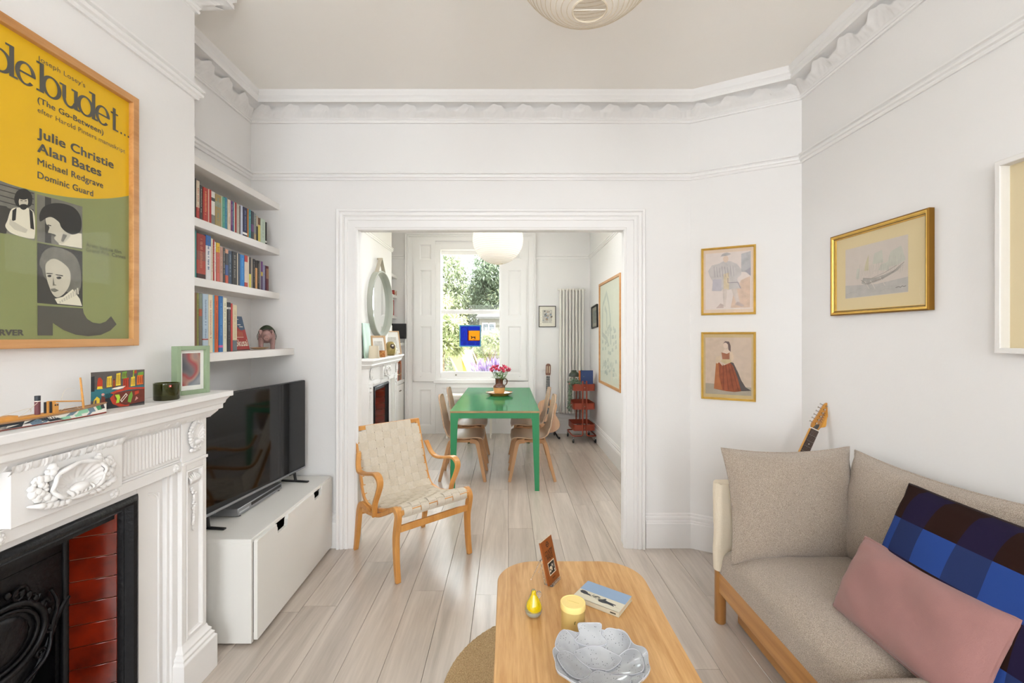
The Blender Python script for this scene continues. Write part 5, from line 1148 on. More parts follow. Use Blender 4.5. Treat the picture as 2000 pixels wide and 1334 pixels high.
leaf(L_([(.05, .04), (.10, .058), (.132, .03), (.130, -.03), (.112, -.05), (.06, -.012), (.02, .008)]), 2)
leaf(L_([(-.135, .0), (-.115, .045), (-.075, .055), (-.03, .02), (-.03, -.0), (-.07, -.045), (-.105, -.05)]), 2)
leaf(L_([(-.075, .058), (-.03, .088), (.0, .094), (.03, .085), (.078, .040), (.035, .012), (.005, .018), (-.03, .022)]), 3)
leaf(L_([(-.0, .012), (.04, -.012), (.08, -.035), (.072, -.09), (.03, -.125), (-.04, -.12), (-.08, -.085), (-.062, -.045), (-.03, -.005)]), 3)
leaf(L_([(.08, -.05), (.118, -.06), (.10, -.10), (.05, -.125), (.06, -.09)]), 1)
# ---------------------------------------------------------------- webbed birch armchair
BIRCH = wood('birch_honey', 'd69c56', 'bf7f3a', .35, 2, 10, .7, bump=.1)
WEB = M('linen_webbing', 'ddd2c0', .9, bump=.5, bscale=420, var=.10, vscale=90)
WEB2 = M('linen_webbing_cross', 'd9cdb9', .9, bump=.5, bscale=420, var=.10, vscale=90)
ac = thing('armchair', 'bent birch armchair with woven cream webbing standing by the left jamb of the opening', 'armchair', (-.640, 3.005, 0), math.atan2(.68, .733))
# local x across (left to right as seen), local -y is the front?  the chair faces local -y
ac.rotation_euler = (0, 0, math.atan2(.68, .733))
# local x axis = (.733,.68) in the room; forward = local -y = (.68,-.733)
SW = .235
prof_s = spline([(-.292, .375), (-.300, .405), (-.285, .428), (-.250, .432), (-.18, .408), (-.08, .376), (.02, .356), (.10, .352), (.155, .372), (.190, .420), (.222, .50), (.262, .62), (.300, .74), (.322, .815)], 8)
SP = [(q[0], q[1]) for q in [(p.x, p.y) for p in [Vector((a.x, a.y, 0)) if len(a) == 3 else Vector((a[0], a[1], 0)) for a in prof_s]]]
cum = [0]
for a, b in zip(SP, SP[1:]): cum.append(cum[-1]+math.hypot(b[0]-a[0], b[1]-a[1]))
TOTL = cum[-1]
def sp(s):
    s = min(max(s, 0), TOTL)
    for i in range(len(SP)-1):
        if cum[i+1] >= s:
            f = (s-cum[i])/max(1e-9, cum[i+1]-cum[i]); a, b = SP[i], SP[i+1]
            t = Vector((b[0]-a[0], b[1]-a[1])).normalized(); return a[0]+(b[0]-a[0])*f, a[1]+(b[1]-a[1])*f, Vector((-t.y, t.x))
def wid(s): return SW+.012*(1-s/TOTL)
# inner frame rails carrying the webbing, and end bars
for s in (-1, 1):
    g = G(); g.band([(s*(wid(cum[i])+.004), SP[i][0]+.012*sp(cum[i])[2].x*-1, SP[i][1]-.012*sp(cum[i])[2].y) for i in range(0, len(SP), 2)], .030, .020, (1, 0, 0)); g.build('seat_rail', BIRCH, ac, bevel=.003)
for q in (0.03, TOTL-.012):
    y, z, n = sp(q); G().cbox((0, y-.012*n.x, z-.012*n.y), (2*SW+.03, .022, .030), rot=Matrix.Rotation(math.atan2(n.x, -n.y)*-1 if False else 0, 3, 'X')).build('cross_bar', BIRCH, ac, bevel=.004)
# webbing: eight straps along the seat and back, eighteen across, woven over and under
nl, nc = 8, 18; pl = 2*(SW-.002)/nl; pc = TOTL/nc; wl, wc = pl*.93, pc*.90
for k in range(nl):
    x = -SW+.002+pl*(k+.5); pts = []; ns = nc*4; vs = []
    lo = 0 if 0 < k < nl-1 else pc*.0; hi = TOTL if 0 < k < nl-1 else TOTL-.035
    for i in range(ns+1):
        s = lo+(hi-lo)*i/ns; y, z, n = sp(s); c = math.sin(PI*s/pc+PI*(k % 2))*.0021+.003
        for dx, off in ((-wl/2, 0), (wl/2, 0), (wl/2, -.0018), (-wl/2, -.0018)): vs.append((x+dx, y+n.x*(c+off), z+n.y*(c+off)))
    fs = [(4*i+j, 4*i+(j+1) % 4, 4*i+4+(j+1) % 4, 4*i+4+j) for i in range(ns) for j in range(4)]+[(3, 2, 1, 0), tuple(4*ns+j for j in range(4))]
    G().add(vs, fs).build('webbing_strap', WEB, ac, smooth=60)
for k in range(nc):
    s = pc*(k+.5); vs = []; ns = nl*4; W = SW+.012 if k < nc-1 else SW-pl
    if s > TOTL-.02: continue
    for i in range(ns+1):
        x = -W+2*W*i/ns; c = -math.sin(PI*(x+SW)/pl+PI*(k % 2)+PI/2*0)*.0021+.003
        edge = max(0, abs(x)-SW)/.012
        for ds, off in ((-wc/2, 0), (wc/2, 0), (wc/2, -.0018), (-wc/2, -.0018)):
            y, z, n = sp(s+ds); cc_ = c+off-.006*edge; vs.append((x, y+n.x*cc_, z+n.y*cc_))
    fs = [(4*i+j, 4*i+(j+1) % 4, 4*i+4+(j+1) % 4, 4*i+4+j) for i in range(ns) for j in range(4)]+[(3, 2, 1, 0), tuple(4*ns+j for j in range(4))]
    G().add(vs, fs).build('webbing_strap', WEB2, ac, smooth=60)
# bent legs: front leg rises, bows over the knee and becomes the side rail; rear leg drops from it
for s in (-1, 1):
    x = s*.262
    fl = spline([(x, -.285, .0), (x, -.268, .12), (x, -.262, .25), (x, -.278, .335), (x, -.285, .385), (x, -.262, .418), (x, -.215, .405), (x, -.14, .365), (x, -.05, .328), (x, .05, .312), (x, .16, .306)], 6)
    n = len(fl); G().band(fl, [.030]*n, [.026+.016*math.sin(PI*min(1, i/(n*.6))) for i in range(n)], (1, 0, 0)).build('front_leg', BIRCH, ac, bevel=.004)
    rl = spline([(x, .06, .320), (x, .135, .336), (x, .190, .330), (x, .222, .285), (x, .240, .20), (x, .262, .08), (x, .283, .0)], 6)
    n = len(rl); G().band(rl, [.030]*n, [.022+.018*math.sin(PI*min(1, i/n*1.05)) for i in range(n)], (1, 0, 0)).build('rear_leg', BIRCH, ac, bevel=.004)
    xo = s*.290
    ar = spline([(s*.284, -.035, .318), (xo, -.052, .400), (xo, -.095, .48), (xo, -.118, .535), (xo, -.105, .572), (xo, -.060, .588), (xo, .02, .572), (xo, .10, .556), (xo, .165, .556), (s*.282, .200, .580), (s*.272, .222, .62), (s*.262, .240, .660)], 7)
    n = len(ar); G().band(ar, [.034+.012*math.exp(-((i/n-.45)/.2)**2) for i in range(n)], .017, (1, 0, 0)).build('armrest', BIRCH, ac, bevel=.004)
G().box((-.25, -.282, .285), (.25, -.262, .325)).build('front_stretcher', BIRCH, ac, bevel=.004)
G().box((-.25, .205, .255), (.25, .222, .295)).build('rear_stretcher', BIRCH, ac, bevel=.004)

# ---------------------------------------------------------------- sofa along the right wall
SOAK = wood('sofa_oak', 'bf8a4e', 'a36f38', .4, 1, 10, .6); SOAKZ = wood('sofa_oak_post', 'c08b50', 'a5713a', .4, 2, 10, .6)
CANV = M('canvas_cream', 'e3d6c0', .85, bump=.25, bscale=300, var=.06)
BOU = boucle('boucle_oat', 'c4b5a5', '8c7d6f', 470); 
so = thing('sofa', 'low oak-framed sofa with canvas arm slings along the right wall', 'sofa', (1.40, 1.20, 0))
sx = lambda x, y, z: (x-1.40, y-1.20, z)
PYF, PYN = 2.262, .20
for (X, Y) in ((1.066, PYF), (1.72, PYF), (1.066, PYN), (1.72, PYN)):
    G().lathe([(.0, 0), (.022, 0), (.0265, .006), (.0265, .69), (.022, .695), (0, .695)], sx(X, Y, 0), 24).build('post', SOAKZ, so, smooth=40)
for Y in (PYF, PYN):
    # sling: canvas wrapped round both posts with a hollow top
    vs = []; m_ = 28; loop = []
    for i in range(10): q = PI/2+PI*i/9; loop.append((1.066+.0325*math.cos(q), Y+.0325*math.sin(q)))
    for i in range(10): q = -PI/2+PI*i/9; loop.append((1.72+.0325*math.cos(q), Y+.0325*math.sin(q)))
    n = len(loop); g = G(); zs_ = [.268+(.703-.268)*i/10 for i in range(11)]
    for z in zs_: vs += [sx(p[0]+.0010*math.sin(z*40+k), p[1]+(.004*math.sin(z*23) if 0 < k < n-1 else 0), z+(.004*math.sin(k*2.1) if z > .69 else 0)) for k, p in enumerate(loop)]
    g.add(vs, [(a*n+k, a*n+(k+1) % n, (a+1)*n+(k+1) % n, (a+1)*n+k) for a in range(10) for k in range(n)]+[tuple(range(10*n, 11*n)), tuple(range(n-1, -1, -1))]); g.build('arm_sling', CANV, so, smooth=50)
G().box(sx(1.050, PYN, .160), sx(1.080, PYF, .268)).build('front_rail', SOAK, so, bevel=.004)
G().box(sx(1.705, PYN, .160), sx(1.735, PYF, .268)).build('back_rail', SOAK, so, bevel=.004)
for Y in (PYF, PYN): G().box(sx(1.066, Y-.014, .175), sx(1.72, Y+.014, .255)).build('side_rail', SOAK, so, bevel=.003)
G().box(sx(1.705, PYN, .55), sx(1.735, PYF, .64)).build('back_board', SOAK, so, bevel=.004)
for k in range(10): Y = .35+k*.2; G().box(sx(1.07, Y-.03, .235), sx(1.72, Y+.03, .250)).build('slat', SOAK, so)
dwr = G().box((-.0, -.80, .012), (.50, .80, .160)).build('storage_box', SOAK, bevel=.003, loc=(1.142, 1.44, 0)); tag(dwr, 'plain oak storage box standing under the sofa', 'storage box')
def cushion(name, label, cat, w, h, t, loc, rot, mat, group=None, pinch=.06, p=2.4, wr=.004, seed=1, piping=None, sag=0):
    """soft pillow lying in its local xy plane, thick along z: rounded belly, drawn-in sides, eared corners"""
    def fn(sd):
        def f(i, j):
            a, b = 2*i-1, 2*j-1
            k = 1-pinch*(1-abs(b)**2)*(abs(a)**3); l = 1-pinch*(1-abs(a)**2)*(abs(b)**3)
            prof = (max(0, 1-abs(a)**p)*max(0, 1-abs(b)**p))**.5
            zz = sd*(t/2*prof+.004)+wr*(math.sin(7*a+seed)*math.cos(5*b+2*seed)+.6*math.sin(13*a*b+seed))*prof
            return (a*w/2*k, b*h/2*l-sag*(1-a*a)*max(0, b), zz)
        return f
    o = G().grid(fn(1), 30, 26).grid(lambda i, j: fn(-1)(1-i, j), 30, 26).build(name, mat, smooth=70, loc=loc, rot=rot); tag(o, label, cat, group)
    e = G(); n = 80; P_ = []
    for q in range(4*24):
        s_, f = divmod(q, 24); f /= 24; i, j = ((f, 0), (1, f), (1-f, 1), (0, 1-f))[s_]; v = Vector(fn(1)(i, j)); v.z = 0; P_.append(v)
    e.tube(P_, .0055, 6, closed=True); e.build('seam', piping or mat, o, smooth=60)
    return o
def mattress(name, label, x0, x1, y0, y1, z0, z1, mat, group, front=.07, seed=0):
    """upholstered seat block with a rolled front edge; x0 is the front"""
    cx_, cy_ = (x0+x1)/2, (y0+y1)/2; N1, N2 = 34, 30; hx, hy = (x1-x0)/2, (y1-y0)/2
    def fn(i, j):
        # unwrap: i runs from the bottom front edge over the front and top to the bottom back edge
        q = i*4
        e = 5.0; a = -PI+PI*(i)   # half turn
        cxx = -math.cos(PI*i); szz = math.sin(PI*i)
        X = math.copysign(abs(cxx)**(2/e), cxx); Z = abs(szz)**(2/e)
        b = 2*j-1; yb = b; rn = (1-abs(b)**10)**(1/6) if abs(b) < 1 else 0
        z = z0+(z1-z0)*(Z*rn if True else Z); z += .010*(1-X*X)*(1-b*b)+.004*math.sin(5*X+seed)*math.cos(4*b+seed)*(1-abs(b)**4)*Z
        return (X*hx*(1-.012*(1-rn)), yb*hy, z)
    o = G().grid(fn, N1, N2).grid(lambda i, j: (hx*(2*i-1), -hy*(2*j-1), z0), 2, 2).build(name, mat, smooth=70, loc=(cx_, cy_, 0)); tag(o, label, 'cushion', group); return o
mattress('seat_cushion', 'long oat boucle seat cushion filling the far half of the sofa', 1.045, 1.70, 1.335, 2.228, .268, .425, BOU, 'sofa seat cushions')
mattress('seat_cushion', 'oat boucle seat cushion cut by the lower picture edge, nearest the camera', .895, 1.66, .42, 1.332, .268, .470, BOU, 'sofa seat cushions', seed=2)
cushion('arm_cushion', 'square oat boucle cushion leaning on the canvas arm at the far sofa end', 'cushion', .63, .52, .17, (1.345, 2.135, .640), (math.radians(80), 0, math.radians(2)), BOU, 'oat boucle sofa cushions', .10, 3.2, seed=2)
cushion('back_cushion', 'wide oat boucle back cushion in the corner against the right wall', 'cushion', .74, .50, .19, (1.640, 1.790, .640), (math.radians(81), 0, math.radians(-88)), BOU, 'oat boucle sofa cushions', .09, 3.2, seed=4)
cushion('back_cushion', 'oat boucle back cushion half out of frame behind the plaid pillow', 'cushion', .74, .50, .19, (1.640, 1.02, .640), (math.radians(81), 0, math.radians(-90)), BOU, 'oat boucle sofa cushions', .05, 3.2, seed=6)
# plaid pillow: blue, navy and brown squares
PLD = bpy.data.materials.new('plaid_cloth'); PLD.use_nodes = True; nt = PLD.node_tree; N = nt.nodes; L = nt.links; b = N['Principled BSDF']; b.inputs['Roughness'].default_value = .95; b.inputs['Specular IOR Level'].default_value = .1
tc = N.new('ShaderNodeTexCoord'); sep = N.new('ShaderNodeSeparateXYZ'); L.new(tc.outputs['Object'], sep.inputs[0])
def stripes(out, off, period):
    a = N.new('ShaderNodeMath'); a.operation = 'ADD'; a.inputs[1].default_value = off; L.new(out, a.inputs[0])
    d = N.new('ShaderNodeMath'); d.operation = 'DIVIDE'; d.inputs[1].default_value = period; L.new(a.outputs[0], d.inputs[0])
    f = N.new('ShaderNodeMath'); f.operation = 'FRACT'; L.new(d.outputs[0], f.inputs[0])
    r = N.new('ShaderNodeValToRGB'); r.color_ramp.interpolation = 'CONSTANT'; e = r.color_ramp.elements; e[0].position = 0; e[0].color = (0, 0, 0, 1); e[1].position = .52; e[1].color = (1, 1, 1, 1); L.new(f.outputs[0], r.inputs[0]); return r.outputs[0]
A_ = stripes(sep.outputs[1], .12, .245); B_ = stripes(sep.outputs[0], .15, .215)
m1 = N.new('ShaderNodeMixRGB'); m1.inputs[1].default_value = (*rgb('281713'), 1); m1.inputs[2].default_value = (*rgb('221b34'), 1); L.new(B_, m1.inputs[0])
m2 = N.new('ShaderNodeMixRGB'); m2.inputs[1].default_value = (*rgb('2a4486'), 1); m2.inputs[2].default_value = (*rgb('27335c'), 1); L.new(B_, m2.inputs[0])
m3 = N.new('ShaderNodeMixRGB'); L.new(A_, m3.inputs[0]); L.new(m1.outputs[0], m3.inputs[1]); L.new(m2.outputs[0], m3.inputs[2])
wv = N.new('ShaderNodeTexNoise'); wv.inputs['Scale'].default_value = 500; L.new(tc.outputs['Object'], wv.inputs['Vector']); bp = N.new('ShaderNodeBump'); bp.inputs['Strength'].default_value = .3; bp.inputs['Distance'].default_value = .002; L.new(wv.outputs[0], bp.inputs['Height']); L.new(bp.outputs[0], b.inputs['Normal']); L.new(m3.outputs[0], b.inputs['Base Color'])
cushion('plaid_pillow', 'large blue and dark brown checked pillow leaning on the sofa back', 'pillow', .66, .50, .16, (1.392, 1.335, .657), (math.radians(68), 0, math.radians(-90)), PLD, None, .03, 3.0, seed=3, piping=M('plaid_edge', '2a1d1c', .9))
MAUV = M('mauve_cotton', '9d716c', .9, sheen=.2, bump=.2, bscale=500, var=.10, vscale=5)
cushion('mauve_pillow', 'dusty mauve oblong pillow in front of the checked pillow', 'pillow', .53, .29, .12, (1.272, 1.425, .560), (math.radians(64), math.radians(-2), math.radians(-92)), MAUV, None, .03, 3.2, wr=.005, seed=5)

# ---------------------------------------------------------------- electric guitar behind the sofa
MAPLE = wood('guitar_maple', 'd89a38', 'b87a26', .3, 2, 12, .5, coat=.4); ROSE = wood('rosewood', '4a3022', '35211a', .4, 2, 30, .5); NICK = M('nickel', 'b8b6b0', .25, 1.0)
Pb, Pt = at(1552, 905, 2.56), at(1583, 838, 2.565)
nd = (Pt-Pb).normalized(); k_ = .985/1
base = Pb-nd*((Pb.z-.012)/nd.z); base = Vector((base.x, base.y, .0))
eg = thing('electric_guitar', 'electric guitar leaning in the corner behind the sofa, honey headstock showing', 'guitar', base, 0)
rotq = nd.to_track_quat('Z', 'X'); 
# local z along the neck, local x to the right, face towards the room (-y)
zax = nd; yax = Vector((.10, 1, 0)); yax = (yax-zax*yax.dot(zax)).normalized(); xax = yax.cross(zax)
eg.matrix_world = Matrix(((xax.x, yax.x, zax.x, base.x), (xax.y, yax.y, zax.y, base.y), (xax.z, yax.z, zax.z, base.z), (0, 0, 0, 1)))
SUNB = M('sunburst_body', '7a2f1a', .2, var=.6, vscale=4, coat=.6)
Lh = (Pt.z-base.z)/nd.z; z_nut = Lh
bo = spline([(0, .04, 0), (.10, .05, 0), (.155, .12, 0), (.14, .20, 0), (.115, .26, 0), (.135, .33, 0), (.12, .40, 0), (.075, .42, 0), (.04, .36, 0), (0, .35, 0), (-.04, .36, 0), (-.08, .44, 0), (-.13, .43, 0), (-.14, .34, 0), (-.115, .26, 0), (-.145, .19, 0), (-.16, .12, 0), (-.10, .05, 0)], 4)
G().prism([(p.x, -.02, p.y) for p in bo], (0, .042, 0)).build('body', SUNB, eg, bevel=.006)
G().band([(0, -.020, .34), (0, -.020, z_nut)], [.056, .043], [.022, .020], (1, 0, 0)).build('neck', MAPLE, eg, bevel=.004)
fb0 = G().band([(0, -.033, .33), (0, -.033, z_nut)], [.055, .0425], [.005, .005], (1, 0, 0)).build('fretboard', ROSE, eg)
g = G()
for k in range(20): zf = z_nut-.648*(1-2**(-(k+1)/12)); w = .0425+.0125*(z_nut-zf)/max(.1, z_nut-.33); g.tube([(-w/2, -.0358, zf), (w/2, -.0358, zf)], .0009, 5)
g.build('fret', NICK, fb0); g = G()
for k in (3, 5, 7, 9): za = z_nut-.648*(1-2**(-(k)/12)); zb = z_nut-.648*(1-2**(-(k-1)/12)); g.lathe([(0, 0), (.003, 0), (.003, .0008), (0, .0008)], (0, -.0360, (za+zb)/2), 10, axis='y')
g.build('inlay_dot', SHW, fb0); G().box((-.0215, -.0375, z_nut), (.0215, -.024, z_nut+.005)).build('nut', SHW, eg)
hs = [(.021, 0), (.026, .018), (.044, .032), (.047, .045), (.037, .075), (.035, .095), (.046, .125), (.045, .150), (.034, .168), (.014, .172), (-.002, .160), (-.010, .140), (-.016, .09), (-.022, .045), (-.026, .022), (-.021, 0)]
hh_ = [(p.x, p.y) for p in spline([(a, b, 0) for a, b in hs], 3)]
hd_ = G().prism([(a, -.030, z_nut+.006+b) for a, b in hh_], (0, .014, 0)).build('headstock', MAPLE, eg, bevel=.002)
G().prism([(a, -.0306, z_nut+.006+b) for a, b in [(-.014, .002), (.010, .002), (.014, .020), (.010, .034), (-.006, .022)]], (0, .001, 0)).build('truss_cover', M('truss_dark', '2a2a2c', .3), hd_)
lt = G(); lt.tube([(.012+.008*math.sin(1.9*q)*math.exp(-.05*q), -.0304, z_nut+.052+.0042*q+.003*math.cos(1.9*q)) for q in [.25*k for k in range(58)]], .0012, 4); lt.build('script_squiggle', M('logo_brown', '6a3a10', .5), hd_)
g = G(); 
for k in range(6):
    zt_ = z_nut+.036+.0225*k; xe = -.022+.0024*k
    t_ = G().cyl((xe+.010, -.024, zt_), (xe-.016, -.024, zt_), .0022, n=8).ball((xe-.018, -.024, zt_), .0048, 8, sc=(.7, .6, 1)).lathe([(0, 0), (.004, 0), (.004, -.010), (0, -.010)], (xe+.012, -.030, zt_), 10, axis='y'); t_.build('tuner', NICK, hd_, smooth=50)
g = G()
for k in range(6): x = -.016+.0064*k; g.tube([(x*1.25, -.0385, .17), (x, -.0385, z_nut+.003), (-.008+.0022*k, -.034, z_nut+.036+.0225*k)], .0005, 4)
g.build('string', NICK, eg); G().box((-.03, -.03, .15), (.03, -.02, .175)).build('bridge', NICK, eg, bevel=.001)
for k in range(2): G().box((-.035, -.027, .21+.08*k), (.035, -.02, .225+.08*k)).build('pickup', BLACK, eg, bevel=.001)
# ---------------------------------------------------------------- dining table
GREEN = M('table_green', '237a4c', .7, spec=0, var=.08, vscale=3)
def lacquer(m, fac, rough):
    """a thin even varnish: a fixed share of mirror-like reflection over the paint"""
    nt = m.node_tree; b = nt.nodes['Principled BSDF']; o = nt.nodes['Material Output']; g = nt.nodes.new('ShaderNodeBsdfGlossy'); g.inputs['Roughness'].default_value = rough; x = nt.nodes.new('ShaderNodeMixShader'); x.inputs[0].default_value = fac
    nt.links.new(b.outputs[0], x.inputs[1]); nt.links.new(g.outputs[0], x.inputs[2]); nt.links.new(x.outputs[0], o.inputs[0])
TABG = M('table_leg_green', '2b8556', .45, var=.06, vscale=3); lacquer(GREEN, .30, .12); PLY = wood('ply_edge', 'b8926a', '8d6a48', .6, 0, 30, .6)
dt = thing('dining_table', 'green plywood dining table with pale ply edges under the ivory lantern', 'table', (-.121, 5.12, 0))
hx, hy = .415, .95
G().box((-hx, -hy, .7235), (hx, hy, .7400), 1).box((-hx+.0005, -hy+.0005, .7395), (hx-.0005, hy-.0005, .7405), 0).build('tabletop', [GREEN, PLY], dt)
def tleg(s, e):
    """an L-shaped tapered leg: end board towards the short side, side board along the long one"""
    g = G(); t = .018; yo = e*(hy-.002); xo = s*(hx-.004)
    pts = [(xo, 0), (xo-s*.040, 0), (xo-s*.066, .64), (xo-s*.074, .672), (xo-s*.074, .7235), (xo, .7235)]
    g.prism([(x, yo, z) for x, z in pts], (0, -e*t, 0), 0)
    yo2 = yo-e*t; pts = [(yo2, 0), (yo2-e*.024, 0), (yo2-e*.050, .64), (yo2-e*.058, .672), (yo2-e*.058, .7235), (yo2, .7235)]
    g.prism([(xo, y, z) for y, z in pts], (-s*t, 0, 0), 0)
    o = g.build('leg', TABG, dt)
    G().prism([(x, yo, z) for x, z in ((xo, 0), (xo+s*.0035, 0), (xo+s*.0035, .7235), (xo, .7235))], (0, -e*(t+.05), 0)).build('ply_edge', PLY, o)
for s in (-1, 1):
    for e in (-1, 1): tleg(s, e)
for e in (-1, 1): G().box((-hx+.0785, e*(hy-.002)-(e > 0)*.018, .672), (hx-.0785, e*(hy-.002)+(e < 0)*.018, .7235)).build('end_apron', TABG, dt)
for s in (-1, 1): G().box((s*(hx-.004)-(s > 0)*.018, -hy+.0785, .672), (s*(hx-.004)+(s < 0)*.018, hy-.0785, .7235)).build('side_apron', TABG, dt)
# ---------------------------------------------------------------- dining chairs: one shell on four flared legs
TAUPE = M('shell_taupe', 'ad8f73', .36, bump=.03, bscale=200); LEGW = M('leg_tan', 'b98c62', .5, var=.08, vscale=8)
def dining_chair():
    t = thing('dining_chair', '', 'chair', (0, 0, 0), 0, 'tan shell dining chairs round the green table')
    # local +x is the front; section of the shell from front lip to the top of the back
    sec = spline([(.215, .415), (.205, .432), (.17, .440), (.08, .434), (-.02, .424), (-.10, .424), (-.155, .445), (-.185, .50), (-.205, .60), (-.228, .72), (-.245, .80), (-.250, .838)], 6)
    n = len(sec)-1
    def half(f):
        if f < .06: return .17+.055*math.sin(f/.06*PI/2)
        if f < .45: return .225
        if f < .60: return .225-.03*(f-.45)/.15
        if f < .86: return .195-.045*(f-.6)/.26
        q = (f-.86)/.14; return .150*math.sqrt(max(0, 1-q**2.2))*1.0
    def pt(i, j, off):
        f = i; k = f*n; a = int(min(k, n-1)); q = k-a; P = sec[a].lerp(sec[a+1], q) if hasattr(sec[a], 'lerp') else None
        tg = (sec[min(a+1, n)]-sec[max(a-1, 0)]).normalized(); nr = Vector((tg.y, -tg.x))*-1
        w = half(f); b = 2*j-1; y = b*w
        cup = (.013 if f < .4 else .013+.009*min(1, (f-.4)/.15))*abs(b)**2.4*(1.0 if f > .25 else f*4)*(1.2 if .35 < f < .65 else .8)
        if f < .2: cup -= .010*(1-f/.2)*(b*b)
        return (P.x+tg.y*(-1)*(-cup)*0+(-nr.x)*0+nrm_(tg).x*(cup+off), y, P.y+nrm_(tg).y*(cup+off))
    def nrm_(tg): return Vector((tg.y, -tg.x)) if False else Vector((-tg.y, tg.x))*-1*NS
    NS = 1
    g = G(); g.grid(lambda i, j: pt(i, j, 0), 48, 16); k1 = len(g.v); g.grid(lambda i, j: pt(i, 1-j, -.011), 48, 16)
    w = 17
    # close the rim between the two skins
    rim = [(i, 0) for i in range(49)]+[(48, j) for j in range(1, 17)]+[(i, 16) for i in range(47, -1, -1)]+[(0, j) for j in range(15, 0, -1)]
    idx = [i*w+j for i, j in rim]; jdx = [k1+i*w+(16-j) for i, j in rim]; m_ = len(idx)
    g.f += [(idx[q], idx[(q+1) % m_], jdx[(q+1) % m_], jdx[q]) for q in range(m_)]; g.m += [0]*m_
    g.build('seat_shell', TAUPE, t, smooth=60)
    fr = G().box((-.13, -.15, .375), (.15, .15, .408)); fr.build('under_frame', LEGW, t, bevel=.012)
    for s in (-1, 1):
        for (x0, x1) in ((.135, .225), (-.115, -.225)):
            pts = spline([(x0*.55, s*.13, .392), (x0, s*.150, .385), (x0+(x1-x0)*.22, s*.158, .34), (x0+(x1-x0)*.6, s*.172, .17), (x1, s*.187, 0)], 5)
            m_ = len(pts); G().band(pts, [.036-.012*i/m_ for i in range(m_)], [.046-.018*i/m_ for i in range(m_)], (0, 1, 0)).build('leg', LEGW, t, bevel=.004)
    return t
ch0 = dining_chair()
for k, (x, y, rz, lab) in enumerate(((-.450, 4.625, 0, 'left-hand tan shell chair at the near end of the green table'), (-.455, 5.275, 0, 'left-hand tan shell chair at the window end of the green table'),
                                     (.240, 4.625, PI, 'right-hand tan shell chair at the near end of the green table'), (.245, 5.275, PI, 'right-hand tan shell chair at the window end, before the acoustic guitar'))):
    o = ch0 if k == 0 else copy_tree(ch0); o.location = (x, y, 0); o.rotation_euler = (0, 0, rz); o['label'] = lab
# ---------------------------------------------------------------- dish, jug and flowers on the table
TT = .7408
STW = M('stoneware_ochre', 'c8944c', .25, var=.2, vscale=12, coat=.5); SLIP = M('slip_brown', '5a2e16', .18, var=.3, coat=.6); CLAY = M('clay_tan', 'd2a368', .35, var=.1, coat=.3)
pp = Vector((-.100, 5.28, TT))
pl = thing('serving_dish', 'wide ochre stoneware dish with dark rim under the jug', 'dish', pp, math.radians(22))
G().lathe([(0, .004), (.085, .004), (.10, 0), (.105, 0), (.125, .012), (.168, .032), (.171, .036), (.163, .036), (.118, .020), (.09, .012), (0, .010)], n=8, sx=1.0, sy=.92).build('plate', STW, pl, bevel=.004)
G().tube([(.169*math.cos(q), .169*.92*math.sin(q), .0355) for q in [2*PI*i/8 for i in range(8)]], .004, 6, closed=True).build('rim', SLIP, pl, smooth=40)
jp = at(975, 773.5, 5.285); jg = thing('jug', 'two-tone brown and tan stoneware jug on the ochre dish', 'jug', (jp.x, 5.285, TT+.011))
G().lathe([(0, 0), (.052, 0), (.056, .004), (.066, .05), (.0705, .082)], n=32).lathe([(.0, .004), (.05, .006), (.068, .08)], n=32).build('lower_body', CLAY, jg, smooth=50)
G().lathe([(.0705, .082), (.070, .096), (.060, .112), (.046, .122), (.045, .130), (.0465, .175), (.049, .186), (.046, .187), (.042, .17), (.041, .128), (.056, .108), (.067, .085)], n=32).build('upper_body', SLIP, jg, smooth=50)
G().tube(spline([(.044, 0, .168), (.062, 0, .182), (.088, 0, .172), (.092, 0, .145), (.082, 0, .118), (.062, 0, .104)], 6), .007, 8, flat=.8).build('handle', SLIP, jg, smooth=60)
fl = thing('flower_bunch', 'bunch of crimson flowers with green stems in the brown jug', 'flowers', (jp.x, 5.285, TT+.08))
RED = M('petal_crimson', 'cc2244', .5, var=.4, vscale=40, col2='e0708c'); STEM = M('stem_green', '5c8a2c', .5, var=.2); LEAFG = M('leaf_green', '5f8f2a', .5, var=.35, vscale=30); YC = M('flower_heart', 'e0c24a', .6)
rr = random.Random(9)
heads = [(-.085, .01, .215), (-.060, -.03, .240), (-.045, .03, .225), (-.075, -.02, .195), (-.030, -.04, .215), (-.02, .02, .245), (.0, -.03, .20), (.035, -.03, .215), (.05, .02, .245), (.065, -.03, .235), (.045, -.045, .19), (.085, -.01, .20), (.105, -.02, .215), (.10, .02, .195), (.02, .04, .22)]
